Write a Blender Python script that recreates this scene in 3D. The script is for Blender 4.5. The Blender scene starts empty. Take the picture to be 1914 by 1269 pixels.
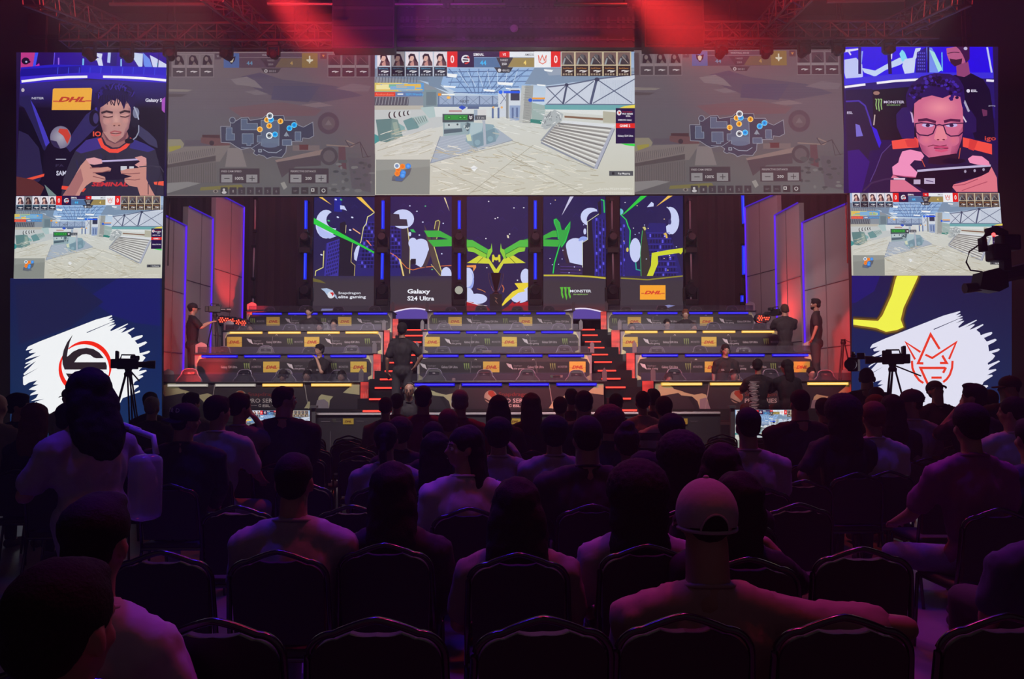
import bpy, bmesh, math, random
from mathutils import Vector, Matrix, Euler, noise
from mathutils.geometry import tessellate_polygon

# ------------------------------------------------------------------ scene, camera, exposure
SC = bpy.context.scene
COL = SC.collection
R = math.radians
SC.view_settings.view_transform = 'Standard'
SC.view_settings.look = 'None'
SC.view_settings.gamma = 1.0
SC.view_settings.exposure = 0.0
SC.view_settings.use_curve_mapping = False
SC.cycles.use_denoising = True
SC.cycles.max_bounces = 5
SC.cycles.diffuse_bounces = 2
SC.cycles.glossy_bounces = 3
SC.cycles.transmission_bounces = 4
SC.cycles.transparent_max_bounces = 12
SC.cycles.volume_bounces = 0
SC.cycles.caustics_reflective = False
SC.cycles.caustics_refractive = False
SC.cycles.sample_clamp_indirect = 4.0
SC.cycles.volume_step_rate = 4.0

W_, H_, F_ = 1914.0, 1269.0, 1450.0
CAM_Z = 1.55
PITCH, YAW, ROLL = 3.37, -0.63, -0.15
cam_d = bpy.data.cameras.new('camera')
cam_d.sensor_width = 36.0
cam_d.lens = F_ / W_ * 36.0
cam_d.clip_end = 200
CAM = bpy.data.objects.new('camera', cam_d)
COL.objects.link(CAM)
CAM.location = (0, 0, CAM_Z)
CAMR = Matrix.Rotation(R(YAW), 3, 'Z') @ Matrix.Rotation(R(90 + PITCH), 3, 'X') @ Matrix.Rotation(R(ROLL), 3, 'Z')
CAM.rotation_euler = CAMR.to_euler()
SC.camera = CAM


def at(px, py, Y):
    """point of the plane y = Y seen at pixel (px, py) of the 1914 x 1269 photograph"""
    d = CAMR @ Vector(((px - W_ / 2) / F_, -(py - H_ / 2) / F_, -1.0))
    return Vector((0, 0, CAM_Z)) + d * (Y / d.y)


def s2l(c):
    c = c / 255.0
    return c / 12.92 if c <= 0.04045 else ((c + 0.055) / 1.055) ** 2.4


def rgb(r, g, b):
    return (s2l(r), s2l(g), s2l(b), 1.0)


# ------------------------------------------------------------------ world and lights
world = bpy.data.worlds.new('hall_ambient_fill')
SC.world = world
world.use_nodes = True
bg = world.node_tree.nodes['Background']
bg.inputs['Color'].default_value = (0.50, 0.32, 0.46, 1)
bg.inputs['Strength'].default_value = 0.07  # dim ambient fill added to lift the dark parts of the hall


def aim(o, tgt):
    o.rotation_euler = (Vector(tgt) - o.location).to_track_quat('-Z', 'Y').to_euler()


def spot(name, loc, tgt, power, color, size_deg, blend=0.5, radius=0.15):
    d = bpy.data.lights.new(name, 'SPOT')
    d.energy = power
    d.color = color
    d.spot_size = R(size_deg)
    d.spot_blend = blend
    d.shadow_soft_size = radius
    o = bpy.data.objects.new(name, d)
    COL.objects.link(o)
    o.location = loc
    aim(o, tgt)
    return o


def area(name, loc, tgt, power, color, sx, sy, spread=180):
    d = bpy.data.lights.new(name, 'AREA')
    d.shape = 'RECTANGLE'
    d.size, d.size_y = sx, sy
    d.energy = power
    d.color = color
    d.spread = R(spread)
    o = bpy.data.objects.new(name, d)
    COL.objects.link(o)
    o.location = loc
    aim(o, tgt)
    return o


# unseen fill added above the frame to show the desk fronts
for x_ in (-4.8, 0.0, 4.8):
    area('added_stage_fill', (x_, 9.4, 6.5), (x_, 18.0, 2.6), 72, (1.0, 0.90, 0.88), 2.0, 0.3, 60)
for x_ in (-4.8, 0.0, 4.8):
    area('added_rear_fill', (x_, 14.9, 6.9), (x_, 19.6, 2.8), 17, (1.0, 0.90, 0.86), 2.0, 0.3, 100)  # unseen fill added behind the screens for the upper desk rows
area('added_drape_fill', (-5.0, 17.5, 8.4), (-5.0, 24.6, 4.5), 62, (1.0, 0.30, 0.42), 3.0, 0.4, 150)  # unseen reddish fill added to lift the drape and columns
area('added_drape_fill', (5.0, 17.5, 8.4), (5.0, 24.6, 4.5), 72, (1.0, 0.26, 0.34), 3.0, 0.4, 150)
area('added_drape_fill', (0.0, 17.5, 8.4), (0.0, 24.6, 4.5), 36, (1.0, 0.30, 0.48), 3.0, 0.4, 150)
area('added_barricade_fill', (0, 10.6, 6.35), (0, 13.1, 1.0), 70, (1.0, 0.9, 0.92), 7.0, 0.2, 40)  # unseen fill added to brighten the white barricade edge
# blue and magenta audience washes hanging over the seats
area('blue_batten_light', (-1.6, 5.6, 7.2), (-1.2, 4.2, 0.9), 16, (0.05, 0.02, 1.0), 3.0, 0.12, 70)
area('blue_batten_light', (2.6, 5.6, 7.2), (2.2, 4.2, 0.9), 12, (0.05, 0.02, 1.0), 3.0, 0.12, 70)
area('red_batten_light', (0.3, 3.6, 7.2), (0.3, 2.6, 0.9), 6, (1.0, 0.06, 0.04), 2.4, 0.12, 60)
spot('audience_blue_light', (-1.9, 4.2, 7.4), (-1.5, 3.4, 0.9), 560, (0.07, 0.02, 1.0), 40, 0.7, 0.35)
spot('audience_blue_light', (-0.6, 6.2, 7.4), (-0.5, 5.4, 0.9), 330, (0.07, 0.02, 1.0), 36, 0.7, 0.35)
spot('audience_blue_light', (1.9, 5.4, 7.4), (2.0, 4.6, 0.9), 230, (0.09, 0.02, 1.0), 40, 0.7, 0.35)
spot('audience_blue_light', (4.6, 6.6, 7.4), (4.0, 5.2, 0.9), 200, (0.2, 0.05, 1.0), 40, 0.7, 0.35)
spot('audience_magenta_light', (1.4, 4.4, 7.4), (0.7, 2.6, 0.9), 330, (1.0, 0.04, 0.30), 42, 0.8, 0.25)
spot('audience_magenta_light', (3.2, 5.6, 7.4), (2.6, 4.3, 0.9), 200, (1.0, 0.04, 0.40), 34, 0.8, 0.25)
spot('audience_red_light', (-0.4, 9.4, 7.6), (0.3, 7.0, 0.9), 420, (1.0, 0.06, 0.04), 64, 0.7, 0.25)
spot('audience_red_light', (3.6, 9.2, 7.6), (4.0, 6.6, 0.9), 260, (1.0, 0.08, 0.05), 60, 0.7, 0.25)
# red and violet beams crossing the haze under the roof
spot('roof_red_light', at(455, -95, 11.0), at(690, 190, 12.2), 6500, (1.0, 0.03, 0.04), 38, 1.0, 0.1)
spot('roof_red_light', at(1130, -95, 11.0), at(1400, 190, 12.2), 8500, (1.0, 0.03, 0.03), 42, 1.0, 0.1)
spot('roof_red_light', (-3.6, 9.0, 7.6), (-5.6, 13.6, 8.0), 1300, (1.0, 0.05, 0.06), 110, 0.9)
spot('roof_red_light', (2.8, 9.0, 7.6), (4.8, 13.6, 8.0), 1300, (1.0, 0.05, 0.05), 110, 0.9)
spot('roof_violet_light', (-1.4, 9.2, 7.8), (-1.0, 13.6, 8.2), 380, (0.75, 0.04, 1.0), 80, 0.9)
# red floor cans behind the side blocks, shining up the tall side sails
spot('sail_red_light', (-6.1, 19.6, 3.1), (-7.3, 20.6, 5.2), 220, (1.0, 0.04, 0.03), 70, 0.7, 0.05)
spot('sail_red_light', (6.3, 19.2, 3.0), (7.3, 18.2, 4.2), 150, (1.0, 0.04, 0.03), 90, 0.7, 0.05)
spot('sail_red_light', (6.9, 15.2, 1.3), (7.3, 17.4, 3.2), 120, (1.0, 0.05, 0.04), 100, 0.7, 0.05)
spot('sail_red_light', (-6.35, 15.4, 1.8), (-7.0, 17.0, 2.6), 110, (1.0, 0.05, 0.04), 110, 0.7, 0.05)
area('added_sail_fill', (-1.5, 14.9, 6.6), (-7.0, 18.0, 5.0), 15, (1.0, 0.72, 0.80), 1.0, 0.5, 70)  # unseen pale fill added behind the screens to light the sails
area('added_sail_fill', (1.5, 14.9, 6.6), (7.2, 18.0, 5.0), 16, (1.0, 0.72, 0.80), 1.0, 0.5, 70)


# ------------------------------------------------------------------ materials
MATS = {}


def mat(name, color, rough=0.6, metal=0.0, emit=None, strength=1.0, alpha=None, bump=None, noise_scale=None,
        noise_amt=0.25, spec=0.5, sheen=0.0):
    if name in MATS:
        return MATS[name]
    m = bpy.data.materials.new(name)
    m.use_nodes = True
    nt = m.node_tree
    b = nt.nodes['Principled BSDF']
    b.inputs['Base Color'].default_value = (*color[:3], 1)
    b.inputs['Roughness'].default_value = rough
    b.inputs['Metallic'].default_value = metal
    b.inputs['Specular IOR Level'].default_value = spec
    if sheen:
        b.inputs['Sheen Weight'].default_value = sheen
    if noise_scale:
        tc = nt.nodes.new('ShaderNodeTexCoord')
        n = nt.nodes.new('ShaderNodeTexNoise')
        n.inputs['Scale'].default_value = noise_scale
        n.inputs['Detail'].default_value = 5
        nt.links.new(tc.outputs['Object'], n.inputs['Vector'])
        mr = nt.nodes.new('ShaderNodeMapRange')
        mr.inputs['To Min'].default_value = 1 - noise_amt
        mr.inputs['To Max'].default_value = 1 + noise_amt
        nt.links.new(n.outputs['Fac'], mr.inputs['Value'])
        mx = nt.nodes.new('ShaderNodeMix')
        mx.data_type = 'RGBA'
        mx.blend_type = 'MULTIPLY'
        mx.inputs['Factor'].default_value = 1
        mx.inputs['A'].default_value = (*color[:3], 1)
        nt.links.new(mr.outputs['Result'], mx.inputs['B'])
        nt.links.new(mx.outputs['Result'], b.inputs['Base Color'])
        if bump:
            bp = nt.nodes.new('ShaderNodeBump')
            bp.inputs['Strength'].default_value = bump
            bp.inputs['Distance'].default_value = 0.01
            nt.links.new(n.outputs['Fac'], bp.inputs['Height'])
            nt.links.new(bp.outputs['Normal'], b.inputs['Normal'])
    if emit is not None:
        b.inputs['Emission Color'].default_value = (*emit[:3], 1)
        b.inputs['Emission Strength'].default_value = strength
    if alpha is not None:
        b.inputs['Alpha'].default_value = alpha
    MATS[name] = m
    return m


def glow(name, color, strength=1.0):
    if name in MATS:
        return MATS[name]
    m = bpy.data.materials.new(name)
    m.use_nodes = True
    nt = m.node_tree
    nt.nodes.remove(nt.nodes['Principled BSDF'])
    e = nt.nodes.new('ShaderNodeEmission')
    e.inputs['Color'].default_value = (*color[:3], 1)
    e.inputs['Strength'].default_value = strength
    nt.links.new(e.outputs[0], nt.nodes['Material Output'].inputs['Surface'])
    MATS[name] = m
    return m


def attr_mat(name, emissive, strength=1.0, rough=0.5):
    if name in MATS:
        return MATS[name]
    m = bpy.data.materials.new(name)
    m.use_nodes = True
    nt = m.node_tree
    a = nt.nodes.new('ShaderNodeAttribute')
    a.attribute_name = 'Col'
    if emissive:
        nt.nodes.remove(nt.nodes['Principled BSDF'])
        e = nt.nodes.new('ShaderNodeEmission')
        e.inputs['Strength'].default_value = strength
        nt.links.new(a.outputs['Color'], e.inputs['Color'])
        nt.links.new(e.outputs[0], nt.nodes['Material Output'].inputs['Surface'])
    else:
        b = nt.nodes['Principled BSDF']
        b.inputs['Roughness'].default_value = rough
        nt.links.new(a.outputs['Color'], b.inputs['Base Color'])
    MATS[name] = m
    return m


M_SCREEN = attr_mat('led_picture', True, 1.0)
M_PRINT = attr_mat('printed_panel', False, rough=0.45)
M_BLACK = mat('black_paint', (0.012, 0.011, 0.013), 0.5)
M_DRAPE = mat('black_drape', (0.030, 0.022, 0.028), 0.9, noise_scale=3, noise_amt=0.2)
M_STEEL = mat('roof_steel', (0.10, 0.09, 0.10), 0.45, 0.6)
M_ALU = mat('truss_aluminium', (0.16, 0.12, 0.13), 0.4, 0.6)
M_GREY = mat('grey_laminate', (0.30, 0.27, 0.30), 0.5)


# ------------------------------------------------------------------ object helpers
def link(o, parent=None):
    COL.objects.link(o)
    if parent is not None:
        o.parent = parent
    return o


def tag(o, label=None, cat=None, group=None, kind=None):
    if label:
        o['label'] = label
    if cat:
        o['category'] = cat
    if group:
        o['group'] = group
    if kind:
        o['kind'] = kind
    return o


def thing(name, label, cat, loc=(0, 0, 0), rz=0.0, group=None):
    o = bpy.data.objects.new(name, None)
    o.empty_display_size = 0.1
    link(o)
    o.location = loc
    o.rotation_euler = (0, 0, rz)
    return tag(o, label, cat, group)


def mesh_obj(name, me, m, parent=None, smooth=False):
    if m is not None and not me.materials:
        me.materials.append(m)
    if smooth:
        for p in me.polygons:
            p.use_smooth = True
    o = bpy.data.objects.new(name, me)
    return link(o, parent)


class MB:
    """collects solids and links them as ONE mesh object"""

    def __init__(s):
        s.bm = bmesh.new()

    def box(s, x0, x1, y0, y1, z0, z1, rot=None, bevel=0.0):
        c = Vector(((x0 + x1) / 2, (y0 + y1) / 2, (z0 + z1) / 2))
        mtx = Matrix.Translation(c)
        if rot is not None:
            mtx = mtx @ rot.to_matrix().to_4x4()
        mtx = mtx @ Matrix.Diagonal((abs(x1 - x0), abs(y1 - y0), abs(z1 - z0), 1))
        r = bmesh.ops.create_cube(s.bm, size=1, matrix=mtx)
        if bevel:
            es = list({e for v in r['verts'] for e in v.link_edges})
            bmesh.ops.bevel(s.bm, geom=es, offset=bevel, segments=2, affect='EDGES', profile=0.5)
        return s

    def tube(s, pts, r, n=8, r2=None, caps=True):
        pts = [Vector(p) for p in pts]
        rings = []
        k = len(pts)
        for i, p in enumerate(pts):
            t = (pts[min(i + 1, k - 1)] - pts[max(i - 1, 0)]).normalized()
            up = Vector((0, 0, 1)) if abs(t.z) < 0.95 else Vector((1, 0, 0))
            a = t.cross(up).normalized()
            b = t.cross(a).normalized()
            rr = r if r2 is None else r + (r2 - r) * i / (k - 1)
            rings.append([s.bm.verts.new(p + (a * math.cos(q) + b * math.sin(q)) * rr)
                          for q in [2 * math.pi * j / n for j in range(n)]])
        for i in range(k - 1):
            for j in range(n):
                s.bm.faces.new((rings[i][j], rings[i][(j + 1) % n], rings[i + 1][(j + 1) % n], rings[i + 1][j]))
        if caps:
            s.bm.faces.new(rings[0][::-1])
            s.bm.faces.new(rings[-1])
        return s

    def ball(s, c, rx, ry=None, rz=None, rot=None, sub=2):
        ry = rx if ry is None else ry
        rz = rx if rz is None else rz
        m = Matrix.Translation(Vector(c))
        if rot is not None:
            m = m @ rot.to_matrix().to_4x4()
        m = m @ Matrix.Diagonal((rx, ry, rz, 1))
        bmesh.ops.create_icosphere(s.bm, subdivisions=sub, radius=1, matrix=m)
        return s

    def lathe(s, prof, c=(0, 0, 0), n=20, axis='Z'):
        c = Vector(c)
        rings = []
        for (r, h) in prof:
            ring = []
            for j in range(n):
                q = 2 * math.pi * j / n
                a, b = r * math.cos(q), r * math.sin(q)
                v = (a, b, h) if axis == 'Z' else ((a, h, b) if axis == 'Y' else (h, a, b))
                ring.append(s.bm.verts.new(c + Vector(v)))
            rings.append(ring)
        for i in range(len(prof) - 1):
            for j in range(n):
                s.bm.faces.new((rings[i][j], rings[i][(j + 1) % n], rings[i + 1][(j + 1) % n], rings[i + 1][j]))
        s.bm.faces.new(rings[0][::-1])
        s.bm.faces.new(rings[-1])
        return s

    def prism(s, pts, d):
        """pts: planar outline (3D), d: extrusion vector"""
        d = Vector(d)
        a = [s.bm.verts.new(Vector(p)) for p in pts]
        b = [s.bm.verts.new(Vector(p) + d) for p in pts]
        s.bm.faces.new(a)
        s.bm.faces.new(b[::-1])
        n = len(a)
        for i in range(n):
            s.bm.faces.new((a[i], b[i], b[(i + 1) % n], a[(i + 1) % n]))
        return s

    def mesh(s, name):
        bmesh.ops.recalc_face_normals(s.bm, faces=s.bm.faces)
        me = bpy.data.meshes.new(name)
        s.bm.to_mesh(me)
        s.bm.free()
        return me

    def build(s, name, m, parent=None, smooth=False):
        return mesh_obj(name, s.mesh(name), m, parent, smooth)


def copy_tree(o, parent=None):
    c = o.copy()
    COL.objects.link(c)
    c.parent = parent
    for ch in list(o.children):
        copy_tree(ch, c)
    return c


# ------------------------------------------------------------------ flat pictures (screens and prints)
_TXT = {}


def text_tris(s, bold=0.0, shear=0.0):
    key = (s, bold, shear)
    if key in _TXT:
        return _TXT[key]
    cu = bpy.data.curves.new('txt', 'FONT')
    cu.body = s
    cu.size = 1.0
    cu.offset = bold
    cu.shear = shear
    cu.resolution_u = 2
    o = bpy.data.objects.new('txt', cu)
    COL.objects.link(o)
    dg = bpy.context.evaluated_depsgraph_get()
    me = bpy.data.meshes.new_from_object(o.evaluated_get(dg))
    vs = [(v.co.x, v.co.y) for v in me.vertices]
    fs = [tuple(p.vertices) for p in me.polygons]
    bpy.data.objects.remove(o)
    bpy.data.curves.remove(cu)
    bpy.data.meshes.remove(me)
    if not vs:
        vs = [(0, 0)]
    x0, x1 = min(v[0] for v in vs), max(v[0] for v in vs)
    y0, y1 = min(v[1] for v in vs), max(v[1] for v in vs)
    _TXT[key] = (vs, fs, x0, x1, y0, y1)
    return _TXT[key]


class Canvas:
    """a picture made of flat coloured facets. Coordinates: photo pixels, or those of a magnified crop (frame)."""

    def __init__(s, fn, eps=0.00004):
        s.fn = fn           # (x, y) photo px -> world point
        s.v, s.f, s.c = [], [], []
        s.eps = eps
        s.k = 0
        s.hold = False
        s.ox = s.oy = 0.0
        s.sc = 1.0
        s.dim = None
        s.clip = None       # (x0, y0, x1, y1) in photo px

    def frame(s, ox=0.0, oy=0.0, sc=1.0):
        s.ox, s.oy, s.sc = ox, oy, sc
        return s

    def P(s, x, y):
        return s.fn(s.ox + x / s.sc, s.oy + y / s.sc, s.k * s.eps)

    def layer(s):
        if not s.hold:
            s.k += 1

    def _col(s, c):
        c = rgb(*c)
        return s.dim(c) if s.dim else c

    def poly(s, pts, col, cols=None):
        s.layer()
        base = len(s.v)
        if cols is None:
            cc = s._col(col)
            cl = [cc] * len(pts)
        else:
            cl = [s._col(c) for c in cols]
        if len(pts) <= 4:
            tris = [tuple(range(len(pts)))] if len(pts) == 3 else [(0, 1, 2), (0, 2, 3)]
        else:
            tris = tessellate_polygon([[Vector((p[0], p[1], 0)) for p in pts]])
        if s.clip:
            x0, y0, x1, y1 = s.clip
            lim = ((0, (x0 - s.ox) * s.sc, 1), (0, (x1 - s.ox) * s.sc, -1), (1, (y0 - s.oy) * s.sc, 1), (1, (y1 - s.oy) * s.sc, -1))
            if any((p[a] - v) * g < 0 for p in pts for a, v, g in lim):
                for t in tris:
                    pg = [((pts[i][0], pts[i][1]), cl[i]) for i in t]
                    for a, v, g in lim:
                        o = []
                        for i in range(len(pg)):
                            (p, c), (q, d) = pg[i - 1], pg[i]
                            dp, dq = (p[a] - v) * g, (q[a] - v) * g
                            if dp * dq < 0:
                                k = dp / (dp - dq)
                                o.append(((p[0] + (q[0] - p[0]) * k, p[1] + (q[1] - p[1]) * k),
                                          tuple(e + (f - e) * k for e, f in zip(c, d))))
                            if dq >= 0:
                                o.append((q, d))
                        pg = o
                        if len(pg) < 3:
                            break
                    if len(pg) >= 3:
                        b = len(s.v)
                        s.v += [s.P(*p) for p, c in pg]
                        for i in range(1, len(pg) - 1):
                            s.f.append((b, b + i, b + i + 1))
                            s.c.append([pg[0][1], pg[i][1], pg[i + 1][1]])
                return s
        s.v += [s.P(*p) for p in pts]
        for t in tris:
            s.f.append(tuple(base + i for i in t))
            s.c.append([cl[i] for i in t])
        return s

    def rect(s, x0, y0, x1, y1, col, cols=None):
        return s.poly([(x0, y0), (x1, y0), (x1, y1), (x0, y1)], col, cols)

    def vgrad(s, x0, y0, x1, y1, top, bot):
        return s.rect(x0, y0, x1, y1, None, [top, top, bot, bot])

    def line(s, x0, y0, x1, y1, w, col, w2=None):
        dx, dy = x1 - x0, y1 - y0
        L = math.hypot(dx, dy) or 1
        nx, ny = -dy / L / 2, dx / L / 2
        w2 = w if w2 is None else w2
        return s.poly([(x0 + nx * w, y0 + ny * w), (x1 + nx * w2, y1 + ny * w2), (x1 - nx * w2, y1 - ny * w2),
                       (x0 - nx * w, y0 - ny * w)], col)

    def path(s, pts, w, col):
        """a polyline of even width, mitred"""
        n = len(pts)
        L, Rr = [], []
        shut = n > 3 and pts[0] == pts[-1]
        for i in range(n):
            a = pts[i - 1] if i else (pts[-2] if shut else None)
            b = pts[i + 1] if i < n - 1 else (pts[1] if shut else None)
            c = pts[i]
            def nrm(p, q):
                dx, dy = q[0] - p[0], q[1] - p[1]
                r = math.hypot(dx, dy) or 1
                return -dy / r, dx / r
            n1 = nrm(a, c) if a else nrm(c, b)
            n2 = nrm(c, b) if b else n1
            mx, my = n1[0] + n2[0], n1[1] + n2[1]
            r = math.hypot(mx, my)
            if r < 0.3:
                mx, my, r = n1[0], n1[1], 2.0
                mx, my = mx * 2, my * 2
            k = w / 2 / max((r / 2) ** 2, 0.12) / 2
            nx, ny = mx * k, my * k
            L.append((c[0] + nx, c[1] + ny))
            Rr.append((c[0] - nx, c[1] - ny))
        s.layer()
        h, s.hold = s.hold, True
        for i in range(n - 1):
            s.poly([L[i], L[i + 1], Rr[i + 1], Rr[i]], col)
        s.hold = h
        return s

    def ell(s, cx, cy, rx, ry, col, n=20, rot=0.0, a0=0, a1=360, edge=None):
        pts = []
        cr, sr = math.cos(R(rot)), math.sin(R(rot))
        full = (a1 - a0) >= 360
        m = n if full else n + 1
        for i in range(m):
            q = R(a0 + (a1 - a0) * i / n)
            x, y = rx * math.cos(q), ry * math.sin(q)
            pts.append((cx + x * cr - y * sr, cy + x * sr + y * cr))
        if edge is None:
            return s.poly(pts, col)
        s.layer()
        h, s.hold = s.hold, True
        for i in range(m):
            s.poly([(cx, cy), pts[i], pts[(i + 1) % m]], None, [col, edge, edge])
        s.hold = h
        return s

    def arc(s, cx, cy, r, w, a0, a1, col, n=16, ry=None):
        k = 1 if ry is None else ry / r
        pts = [(cx + r * math.cos(R(a0 + (a1 - a0) * i / n)), cy + k * r * math.sin(R(a0 + (a1 - a0) * i / n)))
               for i in range(n + 1)]
        return s.path(pts, w, col)

    def text(s, t, x, y, h, col, w=None, align='L', bold=0.0, shear=0.0):
        """x, y: left (or centre) and BASELINE; h: cap height; w: forced width"""
        vs, fs, x0, x1, y0, y1 = text_tris(t, bold, shear)
        cap = 0.73
        if s.clip:
            qx, qy = s.ox + x / s.sc, s.oy + y / s.sc
            if not (s.clip[0] - 1 <= qx <= s.clip[2] + 1 and s.clip[1] <= qy <= s.clip[3] + 1):
                return s
        sy = h / cap
        sx = sy if w is None else w / max(x1 - x0, 1e-6)
        s.layer()
        ox = x - x0 * sx if align == 'L' else x - (x0 + x1) / 2 * sx
        base = len(s.v)
        s.v += [s.P(ox + a * sx, y - b * sy) for a, b in vs]
        cc = s._col(col)
        for f in fs:
            s.f.append(tuple(base + i for i in f))
            s.c.append([cc] * len(f))
        return s

    def build(s, name, m, parent=None):
        me = bpy.data.meshes.new(name)
        inv = None
        vs = s.v
        if parent is not None:
            bpy.context.view_layer.update()
            inv = parent.matrix_world.inverted()
            vs = [inv @ v for v in s.v]
        me.from_pydata([tuple(v) for v in vs], [], s.f)
        at_ = me.color_attributes.new('Col', 'FLOAT_COLOR', 'CORNER')
        i = 0
        flat = []
        for f, c in zip(s.f, s.c):
            for q in c:
                flat += [q[0], q[1], q[2], 1.0]
        at_.data.foreach_set('color', flat)
        me.update()
        me.materials.append(m)
        o = bpy.data.objects.new(name, me)
        return link(o, parent)


def plane_fn(Y):
    def fn(x, y, off):
        return at(x, y, Y) + Vector((0, -off, 0))
    return fn


def quad_fn(src, dst, Y):
    """src rect (x0,y0,x1,y1) in photo px -> dst quad [(tl),(tr),(br),(bl)] in photo px on plane Y"""
    x0, y0, x1, y1 = src

    def fn(x, y, off):
        u, v = (x - x0) / (x1 - x0), (y - y0) / (y1 - y0)
        a, b, c, d = dst
        X = (a[0] * (1 - u) + b[0] * u) * (1 - v) + (d[0] * (1 - u) + c[0] * u) * v
        Yy = (a[1] * (1 - u) + b[1] * u) * (1 - v) + (d[1] * (1 - u) + c[1] * u) * v
        return at(X, Yy, Y) + Vector((0, -off, 0))
    return fn


def slab(mb, quad, Y, depth, grow=0.0):
    """a thick panel behind a quad given in photo px"""
    pts = [at(p[0], p[1], Y) for p in quad]
    mb.prism([p + Vector((0, 0.004, 0)) for p in pts], (0, depth, 0))
    return mb
# ================================================================== LED screens
LEDY = 14.2
rnd = random.Random(7)


def draw_game(cv):
    """match picture, traced in a 3.753x magnified frame whose origin is photo pixel (690, 80)"""
    cv.frame(690, 80, 3.753)
    X0, X1, Y0, Y1 = 38, 1862, 62, 1072
    # sky-blue roof glazing, far hall, floor
    cv.vgrad(X0, Y0, X1, 470, (150, 178, 215), (205, 222, 235))
    cv.vgrad(X0, 440, X1, Y1, (212, 216, 212), (205, 202, 186))
    # left gallery and wall
    cv.poly([(X0, 230), (350, 262), (560, 360), (560, 470), (X0, 470)], (140, 150, 160))
    cv.poly([(X0, 180), (500, 180), (520, 300), (350, 262), (X0, 240)], (120, 138, 158))
    cv.poly([(X0, 380), (280, 380), (275, 440), (X0, 440)], (82, 88, 100))
    for i in range(14):
        cv.line(50 + i * 22, 240, 40 + i * 22, 330, 4, (86, 92, 104))
    for i in range(11):
        cv.line(55 + i * 22, 382, 45 + i * 22, 436, 4, (160, 166, 172))
    cv.poly([(X0, 440), (560, 440), (560, 475), (X0, 470)], (186, 184, 172))
    cv.poly([(X0, 470), (600, 465), (620, 560), (X0, 700)], (196, 202, 202))
    cv.poly([(X0, 640), (100, 670), (X0, 710)], (60, 150, 150))
    cv.poly([(200, 560), (250, 590), (250, 612), (205, 630)], (130, 176, 176))
    for i, x in enumerate((150, 184, 219, 249, 276)):
        cv.ell(x, 508 - i * 4, 15 - i, 24 - i * 2, (40, 42, 48))
        cv.ell(x + 7, 506 - i * 4, 13 - i, 22 - i * 2, (205, 212, 212))
    # glazed roof trusses
    cv.poly([(545, 180), (1250, 180), (1100, 330), (880, 370), (620, 350), (500, 290)], (150, 184, 224))
    for a in range(9):
        cv.line(560 + a * 70, 182, 700 + a * 22, 355, 6, (84, 116, 168))
    for a in range(5):
        cv.line(520 + a * 18, 205 + a * 36, 1230 - a * 60, 195 + a * 38, 6, (78, 108, 160))
    for a in range(8):
        cv.line(600 + a * 70, 200, 560 + a * 62, 320, 4, (96, 130, 178))
    for a in range(7):
        cv.line(620 + a * 70, 200, 700 + a * 50, 310, 3, (214, 230, 245))
    cv.poly([(405, 230), (520, 235), (500, 300), (560, 345), (420, 300)], (122, 144, 168))
    cv.poly([(1160, 175), (X1, 175), (X1, 225), (1240, 300), (1090, 290)], (128, 150, 176))
    cv.poly([(1230, 180), (X1, 180), (X1, 200), (1260, 230)], (152, 166, 186))
    for q in ((800, 325, 885, 345), (900, 275, 1010, 300), (955, 315, 1000, 330), (1175, 290, 1240, 306),
              (545, 215, 620, 245), (520, 300, 610, 318), (1225, 185, 1290, 205)):
        cv.poly([(q[0], q[1]), (q[2], q[1] + 6), (q[2] - 8, q[3]), (q[0] + 6, q[3] - 6)], (244, 248, 250))
    # back wall with windows
    cv.rect(380, 330, 480, 460, (128, 150, 158))
    cv.rect(400, 345, 470, 440, (108, 128, 138))
    cv.rect(480, 372, 920, 448, (158, 176, 204))
    for x in (484, 586, 680, 770, 862):
        cv.rect(x, 372, x + 8, 448, (96, 116, 150))
        cv.line(x + 10, 376, x + 92, 444, 3, (110, 130, 160))
        cv.line(x + 92, 376, x + 10, 444, 3, (110, 130, 160))
    cv.rect(480, 432, 920, 450, (100, 122, 156))
    cv.rect(450, 450, 980, 520, (216, 222, 222))
    cv.rect(905, 340, 985, 520, (208, 216, 226))
    cv.line(920, 350, 975, 430, 4, (90, 100, 140))
    cv.line(975, 350, 920, 430, 4, (90, 100, 140))
    cv.rect(960, 340, 978, 532, (140, 146, 150))
    cv.rect(985, 320, 1062, 545, (214, 222, 232))
    cv.rect(992, 332, 1055, 405, (56, 60, 84))
    cv.rect(985, 440, 1062, 545, (150, 170, 205))
    for x in (860, 900, 1000, 1030):
        cv.rect(x, 455, x + 14, 530, (96, 116, 160))
    # concrete column
    cv.poly([(1070, 300), (1152, 300), (1135, 565), (1052, 560)], (158, 162, 160))
    cv.poly([(1070, 300), (1096, 300), (1076, 562), (1052, 560)], (190, 194, 192))
    for i in range(14):
        y = 310 + i * 18
        cv.line(1080 + rnd.random() * 20, y, 1120 + rnd.random() * 20, y + 5, 3, (136, 140, 140))
    # right truss wall
    cv.poly([(1240, 310), (X1, 215), (X1, 440), (1232, 432)], (206, 214, 228))
    for i in range(30):
        x = 1625 + i * 8
        cv.line(x, 262, x - 6, 425, 2, (176, 188, 208))
    cv.path([(1240, 312), (1385, 296), (1600, 255), (X1, 222)], 10, (96, 106, 134))
    cv.path([(1238, 432), (X1, 434)], 10, (110, 122, 150))
    for a, b in (((1250, 318), (1360, 428)), ((1375, 305), (1250, 425)), ((1390, 305), (1540, 428)),
                 ((1575, 270), (1375, 425)), ((1605, 262), (1845, 425)), ((X1, 255), (1570, 425))):
        cv.line(a[0], a[1], b[0], b[1], 7, (92, 102, 130))
    cv.line(1388, 290, 1360, 432, 14, (78, 86, 114))
    cv.line(1598, 250, 1552, 432, 18, (84, 92, 122))
    cv.ell(1598, 258, 18, 14, (60, 66, 92))
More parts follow.
